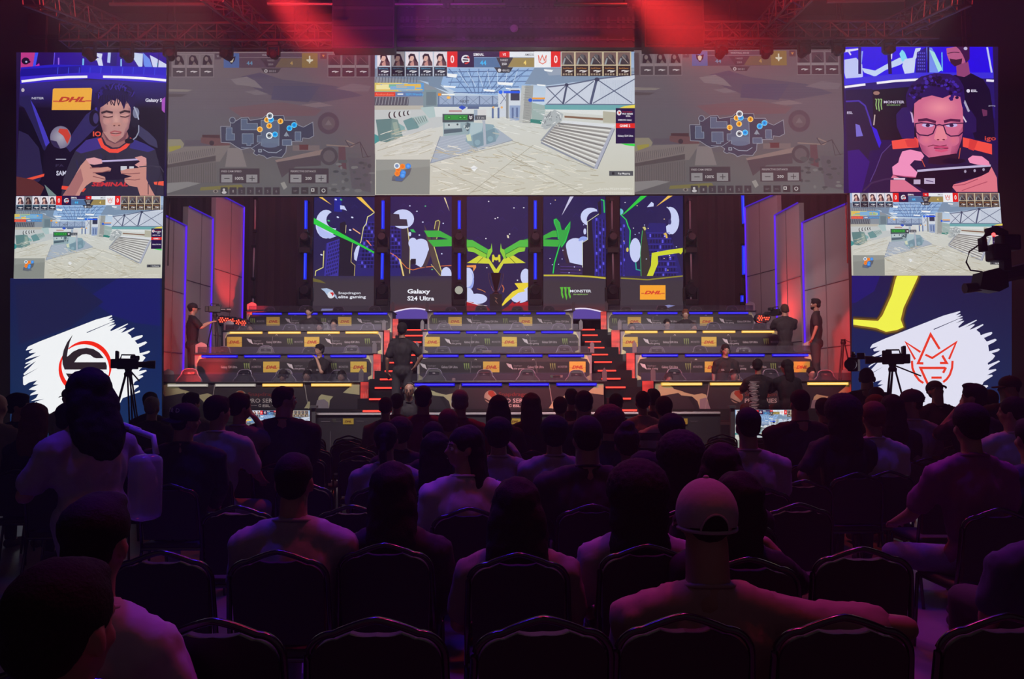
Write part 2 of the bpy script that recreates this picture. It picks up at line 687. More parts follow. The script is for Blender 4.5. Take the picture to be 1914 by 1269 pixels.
    cv.ell(1385, 296, 14, 12, (60, 66, 92))
    cv.poly([(1226, 436), (X1, 438), (X1, 474), (1232, 468)], (110, 172, 176))
    cv.poly([(1140, 420), (1232, 440), (1232, 540), (1140, 560)], (158, 180, 176))
    cv.poly([(1132, 535), (1215, 545), (1205, 572), (1130, 560)], (58, 134, 124))
    for i in range(6):
        cv.line(1150 + i * 22, 470 + i * 14, 1300 + i * 4, 480 + i * 14, 5, (190, 200, 200))
    cv.poly([(1235, 468), (X1, 474), (X1, 500), (1640, 510), (1240, 480)], (224, 228, 226))
    cv.poly([(1370, 512), (1640, 530), (1640, 545), (1370, 526)], (136, 104, 84))
    cv.poly([(1640, 480), (1735, 490), (1735, 565), (1640, 560)], (184, 182, 164))
    cv.poly([(1360, 545), (1730, 575), (1700, 610), (1330, 570)], (222, 226, 230))
    # stairs
    cv.poly([(1320, 560), (1712, 600), (1590, 870), (1205, 690)], (206, 206, 202))
    for i in range(9):
        t = i / 8.5
        a = (1320 + (1205 - 1320) * t, 566 + (690 - 566) * t)
        b = (1700 + (1592 - 1700) * t, 604 + (862 - 604) * t)
        cv.line(a[0], a[1], b[0], b[1], 13, (136, 134, 132) if i % 2 == 0 else (158, 156, 152))
        cv.line(a[0], a[1] + 12, b[0], b[1] + 13, 6, (232, 232, 228))
    cv.line(1712, 600, 1585, 884, 22, (176, 180, 196))
    cv.line(1722, 604, 1598, 886, 5, (120, 126, 146))
    cv.line(1205, 700, 1580, 880, 12, (140, 146, 160))
    cv.line(1205, 690, 1305, 570, 12, (150, 156, 166))
    cv.poly([(1225, 520), (1300, 470), (1362, 500), (1350, 550), (1240, 610), (1205, 600)], (176, 184, 186))
    for i in range(26):
        x, y = 1225 + rnd.random() * 120, 490 + rnd.random() * 90
        cv.line(x, y, x + rnd.uniform(-40, 40), y + rnd.uniform(-30, 30), 5,
                rnd.choice([(236, 238, 238), (112, 120, 126), (150, 158, 160)]))
    # machines on the left
    cv.poly([(47, 540), (160, 532), (200, 540), (238, 660), (130, 700), (70, 690)], (96, 134, 134))
    cv.poly([(160, 532), (200, 540), (238, 660), (150, 690)], (118, 150, 146))
    cv.poly([(165, 560), (195, 556), (215, 640), (180, 650)], (150, 172, 160))
    cv.poly([(238, 548), (300, 525), (352, 590), (345, 600), (270, 616)], (106, 150, 152))
    cv.poly([(300, 525), (395, 508), (418, 556), (352, 592)], (168, 192, 190))
    for i in range(6):
        cv.line(310 + i * 16, 530 - i * 3, 340 + i * 13, 575 - i * 5, 4, (90, 112, 112))
    cv.poly([(360, 455), (455, 448), (466, 520), (420, 530)], (176, 200, 200))
    # floor plate and central machine
    cv.poly([(500, 660), (880, 590), (1008, 682), (700, 760), (430, 845)], (168, 180, 194))
    for i in range(8):
        cv.line(470 + i * 4, 700 + i * 18, 690 + i * 20, 640 + i * 14, 3, (188, 198, 208))
    cv.line(500, 655, 430, 848, 5, (130, 140, 160))
    cv.line(430, 845, 1008, 684, 5, (140, 150, 166))
    cv.rect(515, 500, 735, 560, (70, 84, 92))
    cv.rect(528, 508, 690, 542, (42, 150, 58))
    for x in (560, 640, 668):
        cv.ell(x, 525, 14, 11, (24, 108, 40))
        cv.ell(x, 525, 8, 6, (90, 200, 96))
    cv.poly([(520, 560), (735, 555), (735, 640), (520, 655)], (150, 174, 180))
    cv.rect(530, 565, 640, 600, (190, 204, 206))
    cv.ell(560, 578, 7, 7, (50, 70, 80))
    cv.ell(620, 574, 7, 7, (50, 70, 80))
    cv.poly([(525, 610), (650, 600), (655, 625), (525, 640)], (84, 104, 116))
    for i in range(10):
        cv.ell(655 + rnd.random() * 55, 565 + rnd.random() * 50, 11, 11, (84, 104, 112))
        cv.ell(655 + rnd.random() * 55, 565 + rnd.random() * 50, 6, 6, (190, 204, 204))
    cv.poly([(715, 560), (870, 575), (915, 640), (885, 695), (735, 742), (675, 690), (690, 640)], (138, 168, 180))
    cv.poly([(715, 560), (800, 565), (790, 620), (700, 660)], (176, 198, 204))
    cv.poly([(735, 742), (725, 650), (880, 600), (890, 692)], (120, 150, 164))
    cv.poly([(680, 650), (710, 640), (720, 690), (690, 690)], (210, 218, 190))
    cv.ell(760, 700, 20, 20, (140, 172, 184))
    cv.ell(850, 675, 20, 20, (140, 172, 184))
    cv.poly([(765, 480), (812, 480), (822, 720), (804, 724), (796, 560)], (176, 184, 196))
    cv.rect(735, 470, 822, 545, (214, 214, 214))
    cv.rect(735, 470, 760, 545, (160, 178, 196))
    # floor scratches
    cv.layer()
    h, cv.hold = cv.hold, True
    for i in range(260):
        x, y = rnd.uniform(430, 1560), rnd.uniform(705, 1062)
        if x > 1200 and y < 700 + (x - 1200) * .5:
            continue
        q = rnd.uniform(20, 110)
        g = rnd.choice([(192, 184, 158), (228, 224, 208), (176, 168, 146), (236, 234, 224)])
        cv.k += 1
        x2 = min(x + q, 1840)
        cv.line(x, y, x2, y + rnd.uniform(-0.1, 0.55) * q if y < 1000 else y - q * .2, rnd.uniform(1.5, 6), g)
    for i in range(60):
        x, y = rnd.uniform(60, 420), rnd.uniform(620, 800)
        cv.k += 1
        cv.line(x, y, min(x + 80, 470), y - rnd.uniform(5, 35), rnd.uniform(2, 5),
                rnd.choice([(190, 186, 166), (224, 224, 214)]))
    for i in range(40):
        x, y = rnd.uniform(860, 1200), rnd.uniform(520, 640)
        cv.k += 1
        cv.line(x, y, x + 50, y + 10, 3, rnd.choice([(196, 196, 184), (230, 232, 226)]))
    cv.hold = h
    for x0, y0, x1, y1 in ((430, 860, 900, 1066), (900, 760, 1500, 1060), (60, 760, 430, 650), (620, 800, 1050, 700),
                           (1000, 690, 1560, 880), (700, 1064, 1150, 720)):
        cv.line(x0, y0, x1, y1, 4, (172, 168, 150))
    cv.poly([(710, 880), (735, 862), (762, 880), (738, 906)], (240, 242, 242))
    cv.line(716, 884, 755, 880, 3, (170, 176, 186))
    # minimap
    cv.poly([(50, 822), (428, 822), (424, 1066), (50, 1066)], (150, 154, 148))
    cv.poly([(50, 900), (428, 870), (424, 1066), (50, 1066)], (140, 144, 138))
    cv.poly([(165, 940), (235, 895), (300, 880), (285, 925), (230, 980), (160, 970)], (96, 100, 110))
    for i in range(16):
        cv.rect(165 + rnd.random() * 100, 925 + rnd.random() * 40, 180 + rnd.random() * 90, 935 + rnd.random() * 40,
                rnd.choice([(74, 104, 150), (104, 110, 120), (60, 90, 140)]))
    for x, y, c in ((235, 870, 0), (205, 895, 0), (198, 920, 0), (275, 868, 1), (240, 915, 1), (236, 932, 1)):
        cv.ell(x, y, 19, 19, (255, 142, 40) if c == 0 else (52, 140, 236))
        cv.ell(x, y, 11, 11, (240, 120, 40) if c == 0 else (90, 170, 250))
    cv.ell(196, 866, 21, 21, (236, 240, 240))
    cv.ell(196, 866, 13, 13, (120, 150, 190))
    # kill feed
    cv.rect(40, 284, 230, 345, (214, 200, 110))
    cv.rect(230, 284, 385, 345, (96, 158, 214))
    for i in range(26):
        cv.rect(45 + rnd.random() * 330, 288 + rnd.random() * 50, 60 + rnd.random() * 320, 294 + rnd.random() * 48,
                rnd.choice([(240, 232, 170), (120, 190, 160), (130, 180, 220), (232, 190, 90)]))
    cv.rect(40, 350, 185, 380, (226, 70, 48))
    cv.text('Amikarubano', 46, 373, 17, (255, 150, 120), w=128)
    cv.rect(185, 350, 375, 380, (96, 128, 176))
    cv.line(200, 364, 240, 364, 9, (240, 240, 240))
    cv.text('SEM.Wendry', 258, 373, 17, (70, 190, 250), w=125)
    # name tags
    cv.text('NEXT', 640, 424, 20, (70, 76, 90), w=62, bold=.02)
    cv.poly([(628, 458), (650, 442), (682, 458), (655, 474)], (40, 80, 200))
    cv.rect(690, 450, 770, 468, (86, 104, 140))
    cv.rect(560, 476, 650, 490, (190, 150, 150))
    cv.ell(713, 528, 24, 24, (44, 48, 56))
    cv.path([(702, 516), (713, 526), (724, 516)], 5, (240, 240, 240))
    cv.path([(702, 528), (713, 538), (724, 528)], 5, (240, 240, 240))
    cv.rect(742, 512, 820, 544, (84, 90, 98))
    cv.text('11 m', 760, 536, 15, (220, 220, 220), w=46)
    cv.rect(484, 358, 506, 376, (240, 150, 40))
    cv.rect(510, 362, 600, 372, (250, 250, 240))
    cv.ell(558, 388, 14, 10, (250, 190, 90))
    cv.ell(922, 350, 15, 13, (30, 110, 240))
    cv.rect(942, 342, 1058, 358, (30, 90, 240))
    cv.ell(1130, 406, 14, 13, (30, 90, 220))
    cv.rect(1146, 402, 1228, 416, (80, 120, 200))
    cv.rect(1142, 388, 1232, 400, (240, 160, 60))
    cv.ell(872, 457, 8, 8, (240, 180, 100))
    cv.ell(930, 457, 8, 8, (240, 180, 100))
    # sponsor tower at the right edge
    cv.poly([(1790, 448), (X1, 438), (X1, 470), (1730, 470)], (240, 220, 90))
    cv.rect(1728, 462, X1, 710, (38, 20, 70))
    cv.ell(1752, 495, 16, 18, (230, 230, 236))
    cv.poly([(1746, 484), (1764, 492), (1750, 506)], (230, 60, 40))
    cv.text('Snapdragon', 1774, 492, 10, (220, 60, 60), w=70)
    cv.text('PRO SERIES', 1774, 508, 12, (240, 240, 244), w=74, bold=.02)
    cv.text('ESL', 1800, 522, 9, (240, 240, 244), w=34, bold=.03)
    cv.text('SAMSUNG Galaxy', 1744, 550, 12, (226, 226, 236), w=96, bold=.02)
    cv.rect(1728, 568, X1, 602, (228, 44, 38))
    cv.text('GAME 2', 1756, 594, 18, (250, 240, 240), w=74, bold=.03)
    cv.text('Galaxy S24 Ultra', 1742, 662, 13, (236, 236, 242), w=108, bold=.02)
    cv.poly([(1765, 710), (X1, 712), (X1, 730), (1800, 722)], (50, 220, 70))
    cv.rect(1682, 902, 1850, 936, (84, 86, 92))
    cv.rect(1702, 910, 1720, 928, (40, 42, 48))
    cv.text('Key Mapping', 1744, 926, 14, (236, 236, 236), w=84, bold=.01)
    cv.text('6e16e702010000X1', 1612, 1034, 15, (236, 236, 228), w=232)
    cv.text('55e97840009048cc', 1606, 1062, 15, (232, 232, 224), w=238)
    # player portraits
    for i in range(5):
        x = 60 + i * 99
        g = 0.62 if i == 1 else 1.0
        q = lambda c: tuple(v * g for v in c)
        cv.rect(x - 4, 66, x + 94, 240, q((196, 206, 220)))
        cv.rect(x, 70, x + 90, 168, q((236, 226, 232)))
        cv.poly([(x + 12, 166), (x + 30, 120), (x + 62, 112), (x + 86, 140), (x + 88, 166)], q((96, 66, 74)))
        cv.ell(x + 40, 112, 17, 22, q((226, 180, 166)))
        cv.poly([(x + 22, 128), (x + 18, 96), (x + 34, 80), (x + 62, 84), (x + 74, 118), (x + 84, 142), (x + 66, 134),
                 (x + 54, 98), (x + 34, 98)], q((52, 30, 42)))
        cv.poly([(x + 30, 150), (x + 54, 128), (x + 60, 166), (x + 34, 166)], q((206, 150, 140)))
        cv.rect(x, 174, x + 90, 240, q((44, 48, 66)))
        cv.text(('SEM.Woorby', 'SEM.Woxs', 'SEM.Dan', 'SEM.Kevin', 'SEM.Darkin')[i], x + 8, 190, 10, q((96, 190, 230)), w=66)
        cv.path([(x + 26, 206), (x + 40, 202), (x + 76, 204), (x + 60, 210), (x + 44, 212)], 7, q((236, 236, 240)))
        for j in range(4):
            cv.rect(x + 8 + j * 18, 222, x + 20 + j * 18, 234, q((150, 156, 166)))
    for i in range(5):
        x = 1350 + i * 98
        cv.rect(x - 4, 66, x + 94, 238, (206, 190, 158))
        cv.rect(x, 72, x + 86, 158, (120, 96, 92))
        cv.poly([(x + 6, 158), (x + 14, 112), (x + 40, 84), (x + 66, 92), (x + 80, 128), (x + 82, 158)], (66, 60, 66))
        cv.ell(x + 44, 104, 15, 19, (96, 96, 100))
        cv.poly([(x + 4, 156), (x + 20, 110), (x + 28, 116), (x + 16, 158)], (150, 160, 166))
        cv.line(x + 30, 100, x + 74, 150, 4, (176, 160, 150))
        cv.rect(x, 166, x + 88, 238, (58, 44, 44))
        cv.text('AmiS.Gamer', x + 8, 188, 10, (226, 150, 70), w=68)
        cv.path([(x + 26, 204), (x + 40, 200), (x + 78, 202), (x + 60, 208), (x + 44, 210)], 7, (236, 230, 226))
        for j in range(4):
            cv.rect(x + 8 + j * 18, 220, x + 20 + j * 18, 232, (166, 150, 130))
    # score bar
    cv.rect(548, 66, 620, 176, (232, 36, 30))
    cv.text('0', 584, 146, 54, (255, 236, 236), w=26, align='C', bold=.02)
    cv.rect(620, 66, 736, 178, (44, 22, 66))
    cv.arc(678, 122, 26, 10, 120, 320, (236, 236, 240))
    cv.arc(676, 124, 26, 10, -60, 100, (220, 60, 50))
    cv.path([(655, 116), (700, 120), (700, 136), (656, 134)], 8, (240, 240, 244))
    cv.rect(730, 68, 914, 106, (52, 28, 74))
    cv.text('SEMINAL', 732, 97, 20, (250, 250, 255), w=74, bold=.02)
    cv.rect(914, 66, 985, 108, (226, 36, 34))
    cv.text('VS', 936, 97, 20, (255, 235, 235), w=24, bold=.02)
    cv.rect(985, 68, 1158, 106, (236, 240, 246))
    cv.text('AMIGOS', 1092, 97, 17, (70, 70, 80), w=64, bold=.01)
    cv.poly([(736, 110), (890, 110), (930, 178), (736, 178)], (82, 116, 160))
    cv.text('44', 778, 162, 34, (70, 190, 250), w=44, bold=.02)
    cv.poly([(890, 108), (1010, 108), (980, 176), (960, 212), (900, 212), (880, 180), (925, 178)], (60, 56, 66))
    cv.poly([(1010, 110), (1158, 110), (1158, 176), (972, 176)], (158, 138, 84))
    cv.text('4', 1082, 160, 32, (250, 220, 120), w=20, bold=.02)
    cv.text('TARGET', 918, 134, 15, (226, 226, 230), w=56)
    cv.text('250', 930, 162, 17, (226, 226, 230), w=34, bold=.02)
    cv.poly([(876, 178), (1010, 178), (985, 216), (905, 216)], (56, 58, 66))
    cv.ell(914, 198, 12, 12, (220, 220, 224))
    cv.text('00:02', 936, 206, 15, (226, 226, 230), w=48)
    cv.rect(1158, 66, 1274, 178, (244, 246, 250))
    for a in ([(1186, 92), (1200, 130), (1214, 94), (1228, 130), (1242, 92), (1238, 140), (1216, 154), (1192, 140), (1186, 92)],):
        cv.path(a, 6, (232, 110, 90))
    cv.rect(1274, 66, 1342, 176, (232, 36, 30))
    cv.text('0', 1308, 146, 54, (255, 236, 236), w=26, align='C', bold=.02)
    cv.frame()


def draw_map(cv):
    """dimmed spectator picture with the tactical map; 3.967x frame, origin (300, 60)"""
    cv.frame(300, 60, 3.967)
    X0, X1, Y0, Y1 = 38, 1592, 150, 1216
    cv.rect(X0, Y0, X1, 560, None, [(108, 96, 100), (104, 78, 86), (106, 88, 98), (100, 92, 100)])
    cv.rect(X0, 560, X1, 900, None, [(100, 92, 100), (106, 88, 98), (98, 92, 96), (96, 90, 96)])
    # clouds
    for p, c in (([(600, 330), (740, 300), (900, 350), (1300, 400), (1500, 470), (1200, 520), (820, 470), (700, 420)], (86, 74, 92)),
                 ([(520, 350), (640, 330), (700, 360), (760, 420), (650, 400), (560, 390)], (126, 114, 118)),
                 ([(840, 400), (1180, 400), (1100, 520), (820, 500)], (78, 70, 94)),
                 ([(1300, 420), (1420, 380), (1560, 400), (1540, 440), (1420, 440)], (118, 100, 108)),
                 ([(45, 420), (240, 428), (200, 442), (45, 440)], (136, 126, 120)),
                 ([(45, 455), (200, 462), (150, 480), (45, 480)], (84, 72, 76)),
                 ([(620, 440), (720, 430), (800, 460), (700, 466)], (120, 108, 114)),
                 ([(500, 560), (900, 520), (1200, 570), (1150, 620), (600, 630)], (112, 84, 90)),
                 ([(1040, 540), (1180, 520), (1280, 545), (1150, 560)], (128, 108, 112))):
        cv.poly(p, c)
    for i in range(40):
        cv.line(X0 + 4, 340 + i * 6, X1 - 4, 340 + i * 6, 1.2, (96, 84, 92) if i % 2 else (108, 96, 102))
    # lower scenery: roofs, tank, tower, steel
    cv.rect(X0, 900, X1, Y1, None, [(104, 96, 96), (94, 90, 94), (100, 100, 102), (96, 92, 94)])
    cv.poly([(X0, 795), (150, 795), (176, 830), (150, 895), (X0, 900)], (138, 130, 112))
    cv.poly([(60, 850), (150, 840), (150, 893), (70, 893)], (150, 140, 70))
    cv.rect(180, 800, 450, 842, (92, 82, 92))
    cv.rect(310, 762, 440, 788, (78, 54, 58))
    cv.poly([(300, 780), (500, 790), (520, 850), (420, 850), (300, 820)], (104, 74, 76))
    cv.ell(380, 822, 18, 18, (66, 52, 58))
    cv.poly([(X0, 900), (180, 850), (520, 840), (440, 960), (X0, 980)], (122, 112, 110))
    cv.poly([(X0, 985), (410, 915), (410, 960), (X0, 1010)], (86, 76, 78))
    for i in range(24):
        cv.line(50 + i * 15, 975 - i * 3, 58 + i * 15, 905 - i * 2, 3, (74, 66, 72))
    cv.poly([(X0, 1010), (410, 955), (420, 1110), (X0, 1130)], (106, 98, 98))
    for i in range(22):
        cv.line(48 + i * 17, 1010 - i * 2, 48 + i * 17, 1120, 4, (88, 80, 82))
    cv.poly([(X0, 1120), (200, 1110), (300, 1120), (X0, 1200)], (132, 128, 128))
    cv.poly([(300, 1150), (600, 1130), (620, 1160), (290, 1175)], (120, 112, 70))
    cv.poly([(500, 860), (600, 860), (640, 1000), (480, 1000)], (128, 118, 118))
    cv.poly([(850, 950), (1200, 870), (1270, 880), (1190, 910), (860, 965)], (136, 116, 112))
    cv.poly([(860, 965), (1190, 912), (1190, 990), (1000, 1000), (900, 1080)], (84, 72, 78))
    cv.rect(1025, 835, 1100, 875, (100, 62, 64))
    cv.rect(980, 840, 1180, 880, (118, 104, 104))
    cv.rect(1030, 838, 1096, 874, (98, 60, 62))
    cv.path([(1230, 838), (1420, 850), (1440, 832), (1380, 805)], 9, (136, 118, 112))
    cv.path([(1370, 800), (1400, 850), (1480, 815), (1540, 930)], 6, (74, 64, 70))
    cv.path([(1480, 815), (1500, 930), (1560, 920)], 5, (74, 64, 70))
    cv.ell(1250, 920, 66, 68, (80, 70, 76))
    cv.ell(1250, 920, 44, 44, (98, 88, 92))
    cv.poly([(1320, 850), (1370, 850), (1380, 1020), (1320, 1000)], (96, 70, 76))
    cv.poly([(1390, 930), (1560, 940), (1560, 1190), (1420, 1160)], (92, 86, 92))
    for i in range(30):
        x, y = 1250 + rnd.random() * 320, 950 + rnd.random() * 240
        cv.ell(x, y, 8 + rnd.random() * 22, 6 + rnd.random() * 12, rnd.choice([(84, 82, 84), (116, 114, 114), (74, 72, 76)]), n=7)
    cv.poly([(1000, 1060), (1200, 1000), (1260, 1100), (1000, 1160)], (100, 96, 98))
    cv.poly([(890, 1120), (920, 1110), (940, 1150), (915, 1170)], (146, 142, 138))
    cv.ell(1246, 676, 80, 82, (88, 70, 80))
    cv.ell(1246, 676, 50, 50, (100, 84, 90))
    cv.poly([(1220, 690), (1246, 650), (1272, 690)], (116, 102, 106))
    # tactical map
    out = [(447, 700), (520, 700), (520, 640), (560, 660), (600, 635), (650, 632), (665, 655), (760, 640), (780, 620),
           (915, 620), (920, 655), (1000, 655), (1020, 690), (1060, 706), (1130, 668), (1137, 770), (1100, 790), (1055, 785),
           (1050, 812), (975, 812), (975, 838), (935, 842), (930, 890), (900, 930), (830, 925), (790, 938), (770, 920),
           (730, 908), (715, 915), (690, 900), (700, 880), (670, 858), (600, 870), (560, 850), (520, 822), (450, 818)]
    cv.poly(out, (68, 66, 84))
    cv.path(out + [out[0]], 4, (150, 150, 162))
    for q in ((600, 646, 642, 724), (642, 680, 718, 724), (490, 712, 530, 760), (488, 756, 548, 800), (608, 756, 688, 826),
              (642, 826, 670, 840), (748, 656, 878, 840), (720, 770, 760, 815), (1000, 742, 1040, 802), (906, 800, 970, 838)):
        cv.rect(q[0] - 3, q[1] - 3, q[2] + 3, q[3] + 3, (146, 156, 172))
    for q in ((600, 646, 642, 724), (642, 680, 718, 724), (490, 712, 530, 760), (488, 756, 548, 800), (608, 756, 688, 826),
              (642, 826, 670, 840), (748, 656, 878, 840), (720, 770, 760, 815), (1000, 742, 1040, 802), (906, 800, 970, 838)):
        cv.rect(q[0], q[1], q[2], q[3], (90, 100, 124))
    cv.rect(748, 790, 878, 838, (104, 116, 138))
    cv.ell(812, 840, 62, 18, (100, 110, 134))
    cv.ell(534, 654, 24, 24, (140, 144, 158))
    cv.ell(534, 654, 19, 19, (74, 74, 92))
    cv.path([(760, 870), (800, 892), (860, 895), (900, 870)], 5, (150, 156, 172))
    cv.path([(600, 855), (680, 860), (740, 820)], 4, (140, 144, 160))
    cv.rect(726, 868, 752, 892, (150, 156, 170))
    cv.rect(732, 873, 746, 887, (84, 82, 100))
    cv.poly([(915, 770), (935, 738), (956, 776), (940, 770), (934, 776)], (140, 148, 162))
    for x, y in ((790, 652), (890, 662), (807, 696), (738, 722)):
        cv.ell(x, y, 21, 21, (255, 224, 150))
        cv.ell(x, y, 17, 17, (250, 166, 34))
    for t, x, y in (('5', 788, 660), ('3', 890, 670), ('4', 807, 705), ('2', 738, 732)):
        cv.text(t, x, y, 18, (120, 70, 20), w=11, align='C', bold=.03)
    for x, y in ((820, 650), (992, 690), (957, 714), (850, 760)):
        cv.ell(x, y, 21, 21, (120, 220, 255))
        cv.ell(x, y, 17, 17, (20, 164, 244))
        cv.ell(x, y, 7, 7, (20, 120, 200))
    for x, y in ((812, 622), (808, 768)):
        cv.ell(x, y, 25, 25, (240, 244, 246))
        cv.ell(x, y, 17, 17, (120, 130, 140))
        cv.poly([(x - 8, y - 8), (x + 10, y), (x - 8, y + 8)], (34, 38, 44))
    # cards, score bar
    for side, xs in ((0, (92, 196, 300)), (1, (1244, 1348, 1452))):
        for x in xs:
            cv.rect(x - 3, 164, x + 96, 336, (132, 118, 122))
            cv.rect(x, 168, x + 92, 246, (112, 100, 104) if side == 0 else (82, 56, 66))
            if side == 0:
                cv.poly([(x + 14, 244), (x + 18, 190), (x + 36, 170), (x + 66, 178), (x + 84, 220), (x + 84, 244)], (52, 40, 48))
                cv.ell(x + 42, 200, 13, 17, (120, 104, 104))
                cv.poly([(x + 40, 244), (x + 54, 218), (x + 74, 244)], (110, 94, 94))
            else:
                cv.poly([(x + 8, 244), (x + 30, 190), (x + 60, 182), (x + 84, 244)], (64, 48, 56))
                cv.line(x + 30, 190, x + 80, 236, 4, (110, 88, 92))
            cv.rect(x, 266, x + 92, 332, (78, 66, 72) if side == 0 else (78, 50, 60))
            cv.path([(x + 28, 296), (x + 44, 292), (x + 76, 294), (x + 50, 301)], 7, (196, 188, 190))
    cv.rect(46, 168, 80, 332, (84, 70, 76))
    cv.rect(1558, 168, 1590, 332, (80, 54, 64))
    cv.rect(404, 160, 450, 204, (80, 66, 74))
    cv.poly([(416, 174), (438, 174), (427, 190)], (120, 108, 114))
    cv.rect(1186, 156, 1232, 200, (92, 58, 64))
    cv.poly([(1198, 170), (1220, 170), (1209, 188)], (190, 120, 70))
    cv.rect(470, 158, 585, 266, (74, 96, 146))
    cv.poly([(498, 180), (528, 192), (558, 180), (552, 214), (528, 240), (504, 214)], (40, 36, 44))
    cv.poly([(512, 198), (528, 188), (544, 198), (536, 226), (520, 226)], (196, 186, 166))
    cv.rect(585, 158, 1050, 266, (84, 66, 78))
    cv.rect(585, 188, 1050, 192, (128, 110, 118))
    cv.poly([(740, 196), (900, 196), (850, 262), (790, 262)], (70, 54, 64))
    cv.poly([(895, 196), (1050, 196), (1050, 264), (850, 264)], (104, 86, 72))
    cv.rect(1050, 158, 1166, 266, (130, 106, 64))
    cv.poly([(1084, 204), (1132, 204), (1132, 214), (1108, 226), (1084, 214)], (206, 200, 180))
    cv.rect(1102, 178, 1112, 234, (206, 200, 180))
    cv.text('WAITING 00:42', 754, 178, 13, (176, 164, 168), w=136)
    cv.text('44', 640, 246, 30, (94, 146, 178), w=44)
    cv.text('4', 962, 246, 30, (186, 150, 86), w=20)
    cv.text('TARGET', 790, 218, 12, (150, 138, 142), w=56)
    cv.text('250', 800, 248, 14, (156, 144, 148), w=36)
    cv.poly([(745, 270), (896, 270), (870, 306), (772, 306)], (70, 58, 66))
    cv.ell(783, 290, 13, 13, (170, 160, 162))
    cv.ell(783, 290, 6, 6, (80, 70, 76))
    cv.text('00:01', 806, 298, 14, (164, 154, 158), w=48)
    # lower controls
    for x, t, n in ((440, 'FREE CAM SPEED', '100%'), (952, 'PERSPECTIVE DISTANCE', '200')):
        cv.rect(x, 1012, x + 296, 1122, (74, 62, 68))
        cv.text(t, x + 14, 1040, 14, (176, 166, 168), w=148 if n == '100%' else 186, bold=.01)
        cv.rect(x + 12, 1058, x + 94, 1116, (140, 136, 138))
        cv.rect(x + 198, 1058, x + 280, 1116, (140, 136, 138))
        cv.rect(x + 34, 1084, x + 74, 1089, (66, 60, 64))
        cv.rect(x + 220, 1084, x + 260, 1089, (66, 60, 64))
        cv.rect(x + 238, 1066, x + 243, 1106, (66, 60, 64))
        cv.text(n, x + 146, 1096, 22, (200, 194, 194), w=62 if n == '100%' else 46, align='C', bold=.01)
    cv.ell(410, 1181, 20, 12, (140, 130, 126))
    cv.ell(410, 1181, 9, 9, (70, 60, 64))
    cv.rect(448, 1152, 500, 1202, (66, 60, 64))
    cv.ell(472, 1170, 9, 10, (190, 186, 186))
    cv.ell(474, 1190, 18, 10, (190, 186, 186))
    for i in range(6):
        cv.rect(514 + i * 64, 1152, 566 + i * 64, 1206, (70, 60, 66))
        cv.text(str(i + 1), 540 + i * 64, 1190, 20, (132, 124, 126), w=11, align='C')
    for i in range(4):
        x = 974 + i * 70
        cv.rect(x, 1152, x + 54, 1202, (66, 58, 62))
        if i < 2:
            cv.text(('SP', 'MVL')[i], x + 27, 1185, 13, (120, 110, 114), w=28, align='C')
    cv.rect(1118, 1160, 1142, 1184, (196, 192, 190))
    cv.rect(1124, 1166, 1136, 1178, (66, 58, 62))
    cv.arc(1210, 1176, 12, 5, 0, 360, (190, 186, 186))
    cv.line(X0, 152, X1, 150, 5, (138, 122, 126))
    cv.line(X0, 1212, X1, 1213, 6, (132, 120, 122))
    cv.frame()


